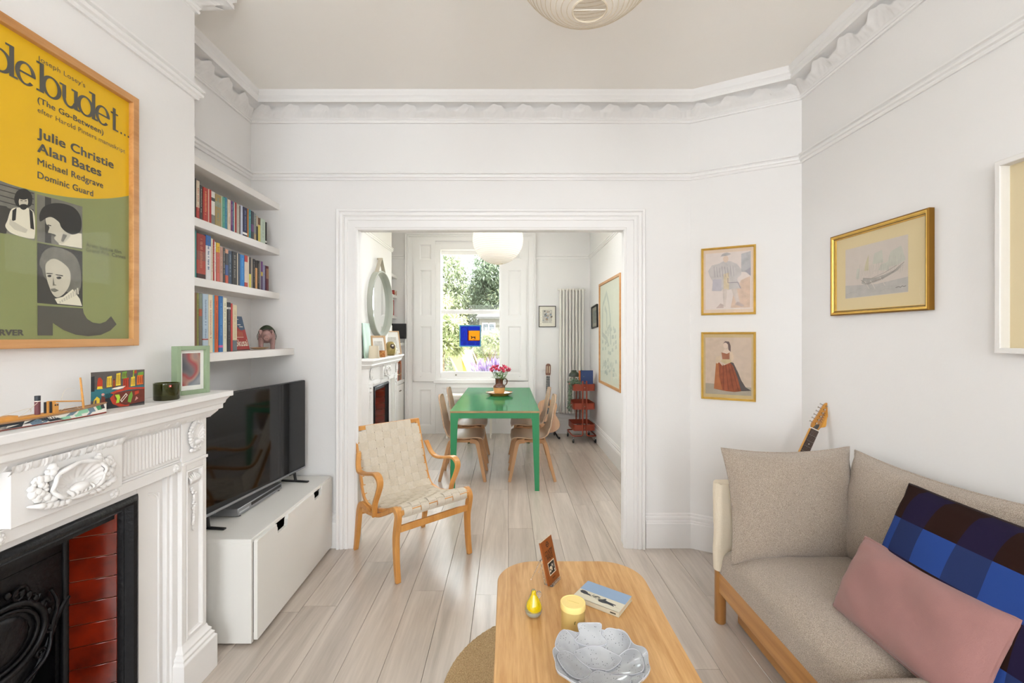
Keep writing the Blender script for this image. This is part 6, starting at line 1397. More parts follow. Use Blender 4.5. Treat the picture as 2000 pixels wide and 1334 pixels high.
for k, (x, y, z) in enumerate(heads):
    st_ = G().tube(spline([(x*.2, y*.2, .02), (x*.45, y*.5, .10), (x*.8, y*.85, z*.75), (x, y, z)], 4), .0025, 6).build('stem', STEM, fl, smooth=60)
    b_ = G(); ax_ = Vector((x*.8, y*.8-.02, .12)).normalized(); o1 = ax_.orthogonal().normalized(); o2 = ax_.cross(o1)
    for q in range(6):
        an = q*PI/3+k; dr_ = (ax_*.8+(o1*math.cos(an)+o2*math.sin(an))*.75).normalized(); P = Vector((x, y, z)); sd = ax_.cross(dr_).normalized()
        for a, b in ((0, .35), (.35, .75), (.75, 1.0)):
            w = lambda f: .0145*math.sin(PI*min(1, .1+f*.86)); L_ = .040
            A, B = P+dr_*L_*a, P+dr_*L_*b+ax_*.004*b
            b_.add([A-sd*w(a), A+sd*w(a), B+sd*w(b), B-sd*w(b)], [(0, 1, 2, 3)])
    b_.build('petal', RED, st_, smooth=80, kind='stuff'); G().ball((x+ax_.x*.01, y+ax_.y*.01, z+ax_.z*.012), .005, 6).build('flower_heart', YC, st_, smooth=60)
lv = G()
for k in range(120):
    an = rr.uniform(0, 2*PI); r0 = rr.uniform(.02, .06); z = rr.uniform(.115, .20); P = Vector((r0*math.cos(an), r0*.7*math.sin(an), z)); dr_ = Vector((math.cos(an), .7*math.sin(an), rr.uniform(-.2, .8))).normalized(); sd = dr_.cross(Vector((0, 0, 1))).normalized(); L_ = rr.uniform(.035, .07)
    lv.add([P, P+dr_*L_*.4+sd*.007, P+dr_*L_*.45-Vector((0, 0, .002)), P+dr_*L_*.4-sd*.007, P+dr_*L_-Vector((0, 0, .008))], [(0, 1, 2), (0, 2, 3), (1, 4, 2), (2, 4, 3)])
lv.build('leaf', LEAFG, fl, smooth=60, kind='stuff')
# ---------------------------------------------------------------- radiator on the window wall
RADW = M('radiator_white', 'e2ded6', .4)
ra = thing('column_radiator', 'tall white column radiator on the window wall beside the corner', 'radiator', (at(1116, 0, 6.58).x, 6.575, 0))
z0, z1 = z_of(808, 6.58), z_of(563, 6.58); wR = (1141-1091)/133.7; nR = 8
for k in range(nR):
    x = -wR/2+wR*(k+.5)/nR; g = G()
    for dy in (-.028, .028): g.tube([(x, dy, z0+.03), (x, dy, z1-.03)], .0125, 10)
    g.ball((x, 0, z0+.025), .022, 10, sc=(.8, 1.9, 1.1)).ball((x, 0, z1-.025), .022, 10, sc=(.8, 1.9, 1.1)); g.build('column', RADW, ra, smooth=60)
for z in (z0+.025, z1-.025): G().cyl((-wR/2-.012, 0, z), (wR/2+.012, 0, z), .014, n=10).build('header', RADW, ra, smooth=50)
g = G().cyl((-wR/2-.012, 0, z0+.025), (-wR/2-.06, 0, z0+.025), .009, n=8).cyl((-wR/2-.05, 0, .0), (-wR/2-.05, 0, z0+.03), .007, n=8).ball((-wR/2-.05, 0, z0+.035), .016, 8); g.build('valve', M('valve_chrome', 'b5b5b2', .25, .8), ra, smooth=50)
g = G().box((-.12, .03, z1-.12), (-.10, .072, z1-.09)).box((.10, .03, z1-.12), (.12, .072, z1-.09)).box((-.12, .03, z0+.1), (-.10, .072, z0+.13)).box((.10, .03, z0+.1), (.12, .072, z0+.13)); g.build('wall_bracket', RADW, ra)
# low white side table behind the dining table
a, b = at(872, 771, 6.36), at(960, 771, 6.36)
wt = thing('side_table', 'low white metal side table under the window, half hidden by the dining table', 'table', ((a.x+b.x)/2, 6.43, 0)); wd = (b.x-a.x)/2; zt_ = a.z
G().box((-wd, -.13, zt_-.022), (wd, .13, zt_)).build('tabletop', SHW, wt, bevel=.003); G().box((-wd+.03, -.12, zt_-.06), (wd-.03, -.105, zt_-.022)).build('apron', SHW, wt)
for s in (-1, 1):
    for y in (-.112, .112):
        g = G().box((s*(wd-.012)-.012, y-.012, 0), (s*(wd-.012)+.012, y+.012, zt_-.022)); g.prism([(s*(wd-.024), y-.006, zt_-.022), (s*(wd-.075), y-.006, zt_-.022), (s*(wd-.045), y-.006, zt_-.04), (s*(wd-.024), y-.006, zt_-.09)], (0, .012, 0)); g.build('leg', SHW, wt)
# framed pictures of the dining room
def on_back(u0, v0, u1, v1, Y): a, b = at(u0, v1, Y), at(u1, v0, Y); return a, b
a, b = on_back(1052, 597.5, 1085.5, 639, YE); w, h = b.x-a.x, b.z-a.z
bf_ = thing('framed_picture', 'small black framed ink picture with white mount beside the radiator', 'picture', (a.x, YE-.002, a.z), -PI/2)
# local y runs to the right as seen, local x towards the room
bf_.rotation_euler = (0, 0, -PI/2); 
def mir(p): return p
FRB = M('frame_black', '1d1b1a', .4)
G().sweep2d([(0, 0), (w, 0), (w, h), (0, h)], [(0, 0), (0, .018), (.010, .018), (.010, 0)], lambda p, z, d: (d, p, z), closed=True).build('frame', FRB, bf_)
ar_ = Art(.006); ar_.add([(.008, .008), (w-.008, .008), (w-.008, h-.008), (.008, h-.008)], tint('mount_w', 'e4dfd2', .03)); ar_.add([(.055, .06), (w-.055, .06), (w-.055, h-.06), (.055, h-.06)], tint('ink_field', 'c4c0b8', .1))
for k in range(30): x = .06+(w-.13)*hsh(k); y = .065+(h-.14)*hsh(k, 1); s_ = .012+.02*hsh(k, 2); ar_.add([(x, y), (x+s_, y+s_*.3), (x+s_*.8, y+s_), (x+s_*.1, y+s_*.7)], (tint('ink_a', '6a6866'), tint('ink_b', 'a8937f'), tint('ink_c', 'e0dad0'), tint('ink_d', '8898a8'))[k % 4])
ar_.g.build('drawing', ar_.m, bf_); G().box((.001, .004, .004), (.0058, w-.004, h-.004)).build('backing', FRB, bf_); G().box((.010, .009, .009), (.0112, w-.009, h-.009)).build('glazing', PICGLASS, bf_)
# on the right-hand wall of the dining room: local y runs towards the camera
yF, yN = 6.42, 6.02
sm = thing('framed_picture', 'small dark framed picture hung crooked on the right dining room wall', 'picture', (DXR-.002, yF, 1.535), PI, rot=(math.radians(3), 0, PI)); w, h = yF-yN, .31
G().sweep2d([(0, 0), (w, 0), (w, h), (0, h)], [(0, 0), (0, .022), (.016, .022), (.020, .016), (.020, 0)], lambda p, z, d: (d, p, z), closed=True).build('frame', FRB, sm)
G().box((.001, .015, .015), (.008, w-.015, h-.015)).build('mount', tint('dim_mount', '9a968a', .1), sm); G().box((.008, .09, .07), (.009, w-.09, h-.07)).build('print', tint('dim_print', '8a9088', .5), sm)
yF, yN = 5.86, 4.755; mp_ = thing('framed_map', 'big oak framed pale map print on the right dining room wall', 'picture', (DXR-.002, yF, .835), PI); w, h = yF-yN, 1.27
G().sweep2d([(0, 0), (w, 0), (w, h), (0, h)], [(0, 0), (0, .028), (.028, .028), (.030, .020), (.030, 0)], lambda p, z, d: (d, p, z), closed=True).build('frame', OAK, mp_)
ar_ = Art(.012); ar_.add([(.02, .02), (w-.02, .02), (w-.02, h-.02), (.02, h-.02)], tint('map_paper', 'd0d2c2', .04)); MG = tint('map_green', 'b8beb2', .12); MD = tint('map_line', 'aeb4aa', .1)
for (p, q) in (((.18, .98), (.40, 1.12)), ((.40, 1.12), (.52, .98)), ((.16, .62), (.18, .98)), ((.52, .98), (.60, .80)), ((.16, .62), (.45, .55)), ((.6, .8), (.62, .5)), ((.3, .95), (.42, .88)), ((.42, .88), (.42, .7))): ar_.line([p, q], .05, MG); ar_.line([(p[0], p[1]+.03), (q[0], q[1]+.03)], .008, MD)
for k in range(46): x, y = .14+.72*hsh(k, 4), .1+.6*hsh(k, 5); ar_.add([(x, y), (x+.05+.06*hsh(k, 6), y+.01), (x+.06, y+.05), (x+.01, y+.04)], MG if k % 3 else MD)
for k in range(12): ar_.line([(.15+.05*k, .18+.02*(k % 3)), (.22+.05*k, .30)], .012, MD)
ar_.g.build('map_print', ar_.m, mp_); G().box((.001, .01, .01), (.0115, w-.01, h-.01)).build('backing', PAPER, mp_); G().box((.018, .028, .028), (.0195, w-.028, h-.028)).build('glazing', PICGLASS, mp_)
# ---------------------------------------------------------------- acoustic guitar on its stand
SPR = wood('guitar_spruce', 'd09a62', 'bb8048', .3, 2, 16, .5, coat=.3); MAHO = wood('mahogany', '6e3e22', '55301a', .4, 2, 14, .5)
ag = thing('acoustic_guitar', 'small acoustic guitar with a pale top on a black stand by the radiator', 'guitar', (at(1067, 0, 6.42).x, 6.33, .075), 0, rot=(math.radians(-12), math.radians(1.5), math.radians(-4)))
ou = spline([(0, 0, 0), (.09, .01, 0), (.165, .06, 0), (.182, .13, 0), (.155, .20, 0), (.120, .255, 0), (.125, .31, 0), (.138, .37, 0), (.115, .43, 0), (.05, .462, 0), (0, .465, 0)], 5); ou = [(p.x, p.y) for p in ou]; ou = ou+[(-a, b) for a, b in reversed(ou[1:-1])]
G().prism([(a, .004, b) for a, b in ou], (0, .085, 0)).build('body', MAHO, ag, bevel=.003); tp = G().prism([(a*.99, 0, .002+b*.992) for a, b in ou], (0, .005, 0)).build('soundboard', SPR, ag)
G().lathe([(0, 0), (.044, 0), (.044, .001), (0, .001)], (0, -.0012, .305), 28, axis='y').build('soundhole', SOOT, tp); G().tube([(.052*math.cos(2*PI*i/32), -.0006, .305+.052*math.sin(2*PI*i/32)) for i in range(32)], .002, 5, closed=True).build('rosette', MAHO, tp)
G().box((-.045, -.010, .125), (.045, .0, .150)).build('bridge', ROSE, tp, bevel=.002)
G().band([(0, .002, .44), (0, .002, .80)], [.056, .050], .022, (1, 0, 0)).build('neck', MAHO, ag); fbb = G().band([(0, -.011, .375), (0, -.011, .80)], [.060, .051], .006, (1, 0, 0)).build('fretboard', SOOT, ag)
g = G()
for k in range(14): zf = .80-.65*(1-2**(-(k+1)/12)); g.tube([(-.027, -.0145, zf), (.027, -.0145, zf)], .001, 4)
g.build('fret', NICK, fbb); G().box((-.026, -.016, .80), (.026, -.004, .807)).build('nut', SHW, ag)
hd_ = G(); hp_ = [(-.028, .807), (.028, .807), (.036, .83), (.036, .955), (.026, .972), (.012, .980), (-.012, .980), (-.026, .972), (-.036, .955), (-.036, .83)]
hd_.prism([(a, -.006, b) for a, b in hp_], (0, .014, 0)); hd_ = hd_.build('headstock', MAHO, ag, bevel=.002)
for s in (-1, 1): 
    G().box((s*.016-.005, -.0068, .845), (s*.016+.005, -.0055, .945)).build('tuner_slot', M('slot_cream', 'cbb99a', .5), hd_)
    for k in range(3): G().cyl((s*.034, .0, .858+.038*k), (s*.048, .0, .858+.038*k), .002, n=6).ball((s*.050, 0, .858+.038*k), .006, 8, sc=(.6, .8, 1)).build('tuner', SHW, hd_)
g = G()
for k in range(6): x = -.021+.0084*k; g.tube([(x, -.012, .138), (x*.95, -.018, .803)], .0006, 4)
g.build('string', NICK, ag)
gs = thing('guitar_stand', 'black A-frame guitar stand on the dining room floor', 'stand', (at(1067, 0, 6.42).x, 6.36, 0))
for s in (-1, 1): G().tube([(s*.03, .06, .34), (s*.10, .0, .10), (s*.155, -.06, .015), (s*.165, -.10, .012)], .012, 8).tube([(s*.10, -.0, .065), (s*.10, -.085, .058), (s*.10, -.09, .09)], .009, 8).ball((s*.165, -.10, .018), .018, 8).build('leg', BLACK, gs, smooth=50)
G().tube([(0, .06, .36), (0, .12, .02)], .012, 8).build('rear_leg', BLACK, gs, smooth=50)
# ---------------------------------------------------------------- red trolley in the corner and what it carries
RUST = M('trolley_red', '8c3a24', .4, bump=.02); CHR = M('chrome', 'c8c8c6', .15, 1.0); RUB = M('rubber_black', '141414', .6)
TC = Vector((1.015, 6.235, 0)); tr = thing('trolley', 'rust red three-tier metal trolley in the corner by the radiator', 'trolley', TC, math.radians(3))
tw, td = .145, .205
for (z0, z1) in ((.165, .248), (.450, .535), (.700, .790)):
    g = G(); t = .004; o = rrect(-tw, tw, -td, td, .03, 5); i_ = rrect(-tw+t, tw-t, -td+t, td-t, .027, 5); n = len(o)
    vs = [(x, y, z0) for x, y in o]+[(x, y, z1) for x, y in o]+[(x, y, z1) for x, y in i_]+[(x, y, z0+t) for x, y in i_]
    g.add(vs, [(a*n+k, a*n+(k+1) % n, (a+1)*n+(k+1) % n, (a+1)*n+k) for a in range(3) for k in range(n)]+[tuple(range(n-1, -1, -1)), tuple(range(3*n, 4*n))])
    tb_ = g.build('tray', RUST, tr, smooth=40)
    for s in (-1, 1): G().ball((0, s*(td+.012), (z0+z1)/2), .007, 8).build('tray_bolt', CHR, tb_, smooth=60)
for s in (-1, 1):
    yo = td+.010
    pts = [(s*.026, -yo, .835), (s*.026, -yo, .13)]+[(s*(.026+.03*(1-math.cos(q))), -yo, .13-.03*math.sin(q)) for q in (.5, 1.0, 1.57)]+[(s*.12, -yo, .098), (s*.150, -yo+.01, .098), (s*.158, -yo+.035, .098), (s*.158, yo-.035, .098), (s*.150, yo-.01, .098), (s*.12, yo, .098)]+[(s*(.026+.03*(1-math.cos(q))), yo, .13-.03*math.sin(q)) for q in (1.57, 1.0, .5)]+[(s*.026, yo, .13), (s*.026, yo, .835)]
    G().tube(pts, .0095, 10).build('tube_frame', RUST, tr, smooth=50)
    for e in (-1, 1):
        c = G().cyl((s*.150, e*(yo-.02), .06), (s*.150, e*(yo-.02), .098), .010, n=8).box((s*.150-.014, e*(yo-.02)-.012, .034), (s*.150+.014, e*(yo-.02)+.020, .066)).build('caster', CHR, tr, bevel=.004)
        G().lathe([(0, -.010), (.026, -.010), (.031, -.006), (.031, .006), (.026, .010), (0, .010)], (s*.150, e*(yo-.02)+.008, .031), 18, axis='x').build('wheel', RUB, c, smooth=40)
LGR = M('lamp_green', '3a4034', .35)
la = at(1118, 0, 6.33); lm = thing('table_lamp', 'dark green mushroom lamp on the trolley top', 'lamp', (.925, 6.30, .7045))
G().lathe([(0, 0), (.05, 0), (.052, .01), (.016, .02), (.014, .19), (0, .19)], n=20).build('base', LGR, lm, smooth=40)
G().lathe([(.074, .165), (.076, .172), (.066, .205), (.040, .232), (.036, .234), (.036, .250), (.030, .254), (0, .254), (0, .248), (.028, .246), (.032, .228), (.06, .2), (.07, .168)], n=28).build('lamp_shade', LGR, lm, smooth=50)
G().ball((0, 0, .175), .028, 12).build('bulb', M('bulb_opal', 'dcd8cc', .4), lm, smooth=60)
bp_ = thing('trailing_plant', 'grey green succulent plant trailing over the left edge of the trolley top', 'plant', (.925, 6.14, .7045))
G().lathe([(0, 0), (.04, 0), (.052, .07), (.048, .07), (.04, .06), (0, .06)], n=20).build('pot', CLAY, bp_, smooth=40)
SUC = M('succulent', '7d917a', .55, var=.35, vscale=60, col2='566a52'); rr = random.Random(3)
g = G()
for k in range(420):
    if k < 230: p = Vector((rr.gauss(0, .045), rr.gauss(-.01, .045), .085+abs(rr.gauss(0, .028))))
    else:
        f = rr.random(); p = Vector((-.075-.02*f+rr.gauss(0, .012), -.03+rr.gauss(0, .03), .075-.36*f**1.1))
    g.ball(p, rr.uniform(.006, .011), 6, sc=(1, 1, .7))
g.build('foliage', SUC, bp_, smooth=60, kind='stuff')
g = G()
for k in range(6): g.tube(spline([(rr.gauss(0, .02), -.02, .07), (-.06, -.03+.012*(k-3), .09), (-.09, -.03+.012*(k-3), .0), (-.095, -.03+.014*(k-3), -.28+.04*(k % 3))], 6), .0014, 4)
g.build('trailing_stem', SUC, bp_, kind='stuff')
def plainbook(label, loc, w, t, h, col, rz=0, group=None):
    o = G().box((0, 0, 0), (w, .002, h)).box((0, t-.002, 0), (w, t, h)).box((0, 0, 0), (.003, t, h)).build('book', M('bookcover_'+col, col, .5, var=.06), loc=loc, rot=(0, 0, rz)); tag(o, label, 'book', group)
    G().box((.003, .002, .003), (w-.004, t-.002, h-.003)).build('page_block', PAGES, o); return o
plainbook('large navy blue book standing in the top tray of the trolley', (.985, 6.085, .7045), .165, .022, .265, '2c3f6e', 0, 'books in the trolley')
plainbook('orange book standing behind the navy one in the trolley', (.963, 6.115, .7045), .17, .010, .262, 'd0703c', math.radians(6), 'books in the trolley')
plainbook('pink book standing rearmost in the trolley top tray', (.972, 6.135, .7045), .17, .012, .255, 'c05a6e', math.radians(6), 'books in the trolley')
o = G().box((-.10, -.13, 0), (.10, .13, .012)).box((-.06, -.10, .012), (.09, .12, .022)).build('magazine', M('grey_paper', '8f8c84', .7, var=.3), loc=(1.015, 6.235, .4545)); tag(o, 'grey magazine lying in the middle tray of the trolley', 'magazine')
for k in range(4):
    o = G().cbox((0, 0, .022), (.05+.02*hsh(k), .09, .044)).build('paint_box', (M('tin_pale', 'b8b2a8', .4), M('tin_dark', '4a4440', .4))[k % 2], bevel=.003, loc=(.93+.058*k, 6.20+.05*hsh(k, 1), .1695)); tag(o, ('pale box at the left end of the bottom trolley tray', 'dark box in the bottom trolley tray next to the leftmost pale one', 'pale box in the bottom trolley tray between two dark ones', 'dark box at the right end of the bottom trolley tray')[k], 'box', 'boxes in the bottom trolley tray')
# ---------------------------------------------------------------- round mirror and the dining room mantel
SAGEG = M('mirror_rim', 'a9aca2', .5); STRAP = M('strap_grey', 'b8b09f', .6); MIRR = M('mirror_silver', 'eef0ef', .015, 1.0)
mr = thing('round_mirror', 'round mirror with a deep grey rim hung on a strap above the dining room fireplace', 'mirror', (DXB+.002, 5.41, 1.817), math.radians(-2.5))
R = .388
G().lathe([(R, 0), (R+.006, .004), (R+.006, .072), (R+.001, .076), (R-.008, .076), (R-.010, .070), (R-.010, .028), (R-.010, .001)], n=72, axis='x').build('rim', SAGEG, mr, smooth=40)
G().lathe([(0, .020), (R-.008, .020), (R-.008, .026), (0, .026)], n=72, axis='x').build('mirror_glass', MIRR, mr, smooth=20)
pk = Vector((.04, 0, .548))
for s in (-1, 1): G().band([(pk.x, pk.y+s*.006, pk.z+.006), (.040, s*.135, .370)], .044, .004, (1, 0, 0)).build('strap', STRAP, mr)
G().cyl((0, 0, .545), (.066, 0, .545), .011, n=14).build('peg', STRAP, mr, smooth=40)
def standframe(name, label, loc, w, h, rz, lean, mat, bw=.022, art=None):
    t = thing(name, label, 'photo frame', loc, rot=(0, math.radians(-lean), rz))
    G().sweep2d([(-w/2, 0), (w/2, 0), (w/2, h), (-w/2, h)], [(0, 0), (0, .018), (bw, .018), (bw, 0)], lambda a, z, d: (d, a, z), closed=True).build('frame', mat, t)
    G().box((.002, -w/2+.01, .01), (.008, w/2-.01, h-.01)).build('mount', M('mount_white', 'eceae6', .7), t); m_ = .28
    G().box((.008, -w*m_, h*.26), (.0088, w*m_, h*.74)).build('photograph', art or tint('pale_print', 'd3cfc8', .25), t); return t
PINE = wood('pine_pale', 'd0b08c', 'b8936a', .5, 2, 14, .5)
standframe('photo_frame', 'pale wooden photo frame in the middle of the dining room mantel', (-1.485, 5.20, MZ), .21, .245, math.radians(-34), 9, PINE)
standframe('photo_frame', 'tall narrow wooden frame with white mount at the window end of the dining mantel', (-1.500, 5.90, MZ), .24, .31, math.radians(-40), 12, PINE, .012)
o = G().box((0, -.12, 0), (.012, .12, .38)).build('painted_panel', M('panel_aqua', 'b9cfc2', .4, var=.3, vscale=9, col2='8fb09f', stretch=(1, 1, .2)), loc=(-1.535, 4.93, MZ), rot=(0, math.radians(-4), 0)); tag(o, 'pale aqua painted panel leaning at the near end of the dining mantel', 'painting')
o = G().lathe([(0, 0), (.058, 0), (.060, .004), (.050, .135), (.046, .135), (.054, .01), (0, .01)], n=28).build('beaker', M('frosted_beige', 'c4b8a2', .35), smooth=40, loc=(-1.445, 4.86, MZ)); tag(o, 'frosted beige beaker at the near end of the dining mantel', 'vase')
AMB = M('amber_glass', '8a3818', .1, var=.5, vscale=60, col2='d8a060')
o = G().lathe([(0, 0), (.034, 0), (.038, .01), (.038, .076), (.034, .076), (.032, .012), (0, .012)], n=24).build('tealight_holder', AMB, smooth=40, loc=(-1.425, 5.11, MZ)); tag(o, 'small amber glass tealight holder before the pale wooden frame', 'candle holder')
VG = M('vase_gold', 'b59f60', .3, var=.3, vscale=14, col2='8a7a48', coat=.4)
vs_ = thing('face_vase', 'rounded golden ceramic vase with a dark and white painted oval on the dining mantel', 'vase', (-1.450, 5.575, MZ), math.radians(-70))
G().lathe([(0, 0), (.045, 0), (.058, .02), (.068, .07), (.066, .12), (.050, .158), (.022, .172), (0, .174)], n=30).build('body', VG, vs_, smooth=60)
G().ball((.060, .012, .110), .034, 14, sc=(.28, .9, 1)).build('painted_oval', tint('oval_dark', '4a3a34', .4), vs_, smooth=60); G().ball((.069, .016, .122), .013, 10, sc=(.3, 1, .8)).build('oval_white', SHW, vs_, smooth=60)
for k in range(5): G().tube([(.056+.004*(2-abs(k-2)), -.030+.014*k, .025), (.062+.004*(2-abs(k-2)), -.032+.015*k, .065)], .004, 6).build('relief_line', VG, vs_, smooth=60)
o = G().ball((0, 0, .028), .022, 12, sc=(1, 1, 1.2)).ball((0, 0, .062), .014, 10).build('white_figure', SHW, smooth=60, loc=(-1.425, 5.80, MZ+.0)); tag(o, 'tiny white figure at the window end of the dining mantel', 'figurine')
# ---------------------------------------------------------------- dining room alcove: cupboard, shelves and contents
DSF = -1.635
for k, (z, xf, lab) in enumerate(((2.275, DSF, 'topmost short white shelf in the dining room alcove'), (1.985, DSF, 'white dining alcove shelf holding the red books'), (1.686, DSF, 'white dining alcove shelf above the dark screen'), (1.295, -1.530, 'deep white dining alcove shelf under the dark screen'))):
    o = G().box((DXL, 6.086, z), (xf, YE, z+.045)).build('floating_shelf', SHELF, bevel=.002); tag(o, lab, 'shelf', 'dining alcove shelves')
cb = thing('alcove_cupboard', 'white built-in cupboard in the dining room alcove with a thick top', 'cupboard', (-1.72, 6.37, 0))
G().box((-.20, -.28, .05), (.175, .28, .76)).build('carcass', SHELF, cb, bevel=.002); G().box((-.20, -.283, .76), (.200, .279, .805)).build('cupboard_top', SHELF, cb, bevel=.003)
for s in (-1, 1): dr0 = G().box((.175, min(s*.004, s*.275), .07), (.193, max(s*.004, s*.275), .745)).build('door', SHELF, cb, bevel=.003); G().ball((.200, s*.03, .66), .010, 8).build('knob', BRASS, dr0, smooth=60)
for k, (c, d) in enumerate((('a8302a', 'bottom'), ('b5423a', 'middle'), ('98241e', 'top'))):
    o = plainbook('red book lying flat on the dining alcove shelf, %s of three' % d, (-1.80, 6.56, 2.031+.0225*k), .165, .12, .020, c, 0, 'red books lying in the dining alcove'); o.location.y = 6.50
for k, (c, t_, h, d) in enumerate((('7a4a40', .03, .22, 'brown'), ('a85a48', .035, .24, 'brick red'), ('8a7060', .03, .20, 'taupe'), ('b04038', .02, .22, 'scarlet'))):
    book('%s book on the dining alcove shelf above the dark screen' % d, 'upright books in the dining alcove', (DSF-.01, 6.34+.05*k, 1.7315), t_, h, .16, [(0, 1, c)])
for k, (c, d, h) in enumerate((('3f6f8a', 'blue', .27), ('5f8a6a', 'green', .26), ('c8c4b4', 'ivory', .24))): book('%s book beside the dark screen in the dining alcove' % d, 'books beside the alcove screen', (-1.60, 6.13+.036*k, 1.3405), .03, h, .17, [(0, 1, c)])
for k in range(7): book(('%s book under the deep dining alcove shelf' % ('rust', 'dark brown', 'tan spined', 'terracotta', 'umber', 'grey brown', 'orange')[k]), 'old books on the alcove cupboard', (-1.545, 6.11+.062*k, .8055), .055, .27-.02*(k % 3), .2, [(0, .3, ('a0502c', '5a3c2a', 'b08a5a', 'b5603a', '6a4630', '7a6a5c', 'b8683a')[k]), (.3, .36, 'c8a468'), (.36, 1, ('a0502c', '5a3c2a', 'b08a5a', 'b5603a', '6a4630', '7a6a5c', 'b8683a')[k])])
mo = thing('screen', 'small dark screen standing on the deep dining alcove shelf', 'screen', (-1.60, 6.50, 1.3405), math.radians(-60))
G().box((-.014, -.14, .055), (.0, .14, .275)).build('housing', BLACK, mo, bevel=.003); G().box((0, -.132, .063), (.002, .132, .267)).build('display', SCREEN, mo); G().box((-.03, -.05, 0), (.05, .05, .006)).box((-.02, -.015, 0), (-.012, .015, .1)).build('foot', BLACK, mo)
o = G().lathe([(0, 0), (.03, 0), (.036, .02), (.03, .06), (.026, .06), (0, .05)], n=18).build('bud_vase', tint('pot_dark', '6a6258', .3), smooth=40, loc=(-1.57, 6.25, 1.3405)); tag(o, 'small dark pot with pink blooms on the deep alcove shelf', 'vase')
g = G()
for k in range(12): g.ball((.03*math.cos(k*2.1), .03*math.sin(k*2.1), .085+.02*hsh(k)), .011, 6)
g.build('bloom', tint('bloom_pink', 'b5808c', .3), o, smooth=60, kind='stuff')
# ---------------------------------------------------------------- stained glass panel hung in the window
def stain(k, v):
    m = bpy.data.materials.new('stained_'+k); m.use_nodes = True; nt = m.node_tree; nt.nodes.clear(); N = nt.nodes; L = nt.links
    o = N.new('ShaderNodeOutputMaterial'); mx = N.new('ShaderNodeMixShader'); tl_ = N.new('ShaderNodeBsdfTranslucent'); d = N.new('ShaderNodeBsdfDiffuse'); c = rgb(v)
    nz = N.new('ShaderNodeTexNoise'); nz.inputs['Scale'].default_value = 45; rp = N.new('ShaderNodeValToRGB'); rp.color_ramp.elements[0].position = .3; rp.color_ramp.elements[1].position = .7
    rp.color_ramp.elements[0].color = (c[0]*.6, c[1]*.6, c[2]*.6, 1); rp.color_ramp.elements[1].color = (*c, 1); L.new(nz.outputs[0], rp.inputs[0]); L.new(rp.outputs[0], tl_.inputs[0]); L.new(rp.outputs[0], d.inputs[0]); mx.inputs[0].default_value = .75; L.new(d.outputs[0], mx.inputs[1]); L.new(tl_.outputs[0], mx.inputs[2]); L.new(mx.outputs[0], o.inputs[0]); return m
SB, SY_, SR_, SG_, LEAD = stain('blue', '4a5cb8'), stain('yellow', 'd8a848'), stain('red', 'a03428'), stain('green', '34566a'), M('lead_black', '10131c', .6)
yg = Y0-.012; p0, p1 = at(897.3, 677.2, yg), at(939.5, 635, yg); pw_, ph_ = p1.x-p0.x, p1.z-p0.z
sg = thing('stained_glass_panel', 'square blue stained glass panel with a yellow pane and black dog, in the window', 'stained glass', (p0.x, yg, p0.z))
def sq(x0, x1, z0, z1, m, name, y0=-.003, y1=.0): return G().box((x0*pw_, y0, z0*ph_), (x1*pw_, y1, z1*ph_)).build(name, m, sg)
sq(.05, .39, .27, .95, SB, 'blue_pane'); sq(.39, .95, .75, .95, SB, 'blue_pane'); sq(.05, .95, .05, .27, SB, 'blue_pane'); sq(.435, .94, .30, .74, SY_, 'yellow_pane'); sq(.39, .435, .27, .75, SR_, 'red_pane'); sq(.435, .94, .27, .30, SR_, 'red_pane'); sq(.94, .955, .27, .75, SR_, 'red_pane')
G().sweep2d([(0, 0), (pw_, 0), (pw_, ph_), (0, ph_)], [(0, -.004), (0, .001), (.05*pw_, .001), (.05*pw_, -.004)], lambda x, z, h: (x, h, z), closed=True).build('border', SG_, sg)
ld = G(); X = lambda pts: [(a*pw_, -.0045, b*ph_) for a, b in pts]
for pts in ([(.05, .27), (.95, .27)], [(.39, .27), (.39, .95)], [(.39, .75), (.95, .75)], arc(.22, .74, .15, 0, 180, 12, .17), [(.07, .3), (.07, .74)], [(.37, .3), (.37, .74)], arc(.22, .5, .06, 200, -20, 10, .2)): ld.tube(X(pts), .0022, 5)
for cx_ in (.24, .47, .62, .86):
    for r in (.075, .035): ld.tube(X(arc(cx_, .16, r, 0, 350, 18)), .0018, 5, closed=True)
    for q in range(4): ld.tube(X([(cx_, .16), (cx_+.07*math.cos(q*PI/2+.4), .16+.07*math.sin(q*PI/2+.4))]), .0012, 4)
dog = [(.54, .36), (.58, .36), (.59, .42), (.68, .42), (.71, .36), (.80, .33), (.74, .37), (.74, .46), (.745, .51), (.73, .47), (.60, .46), (.57, .49), (.52, .50), (.54, .46), (.555, .44)]
ld.prism(X(dog), (0, .002, 0)); ld.prism(X([(.62, .335), (.72, .325), (.72, .345), (.62, .345)]), (0, .002, 0)); ld.build('leading', LEAD, sg)
G().tube([(pw_*.1, -.001, ph_), (pw_*.5, .0, ph_+.30)], .0006, 4).tube([(pw_*.9, -.001, ph_), (pw_*.5, .0, ph_+.30)], .0006, 4).build('hanging_wire', M('wire_clear', 'c8c8c8', .4), sg)
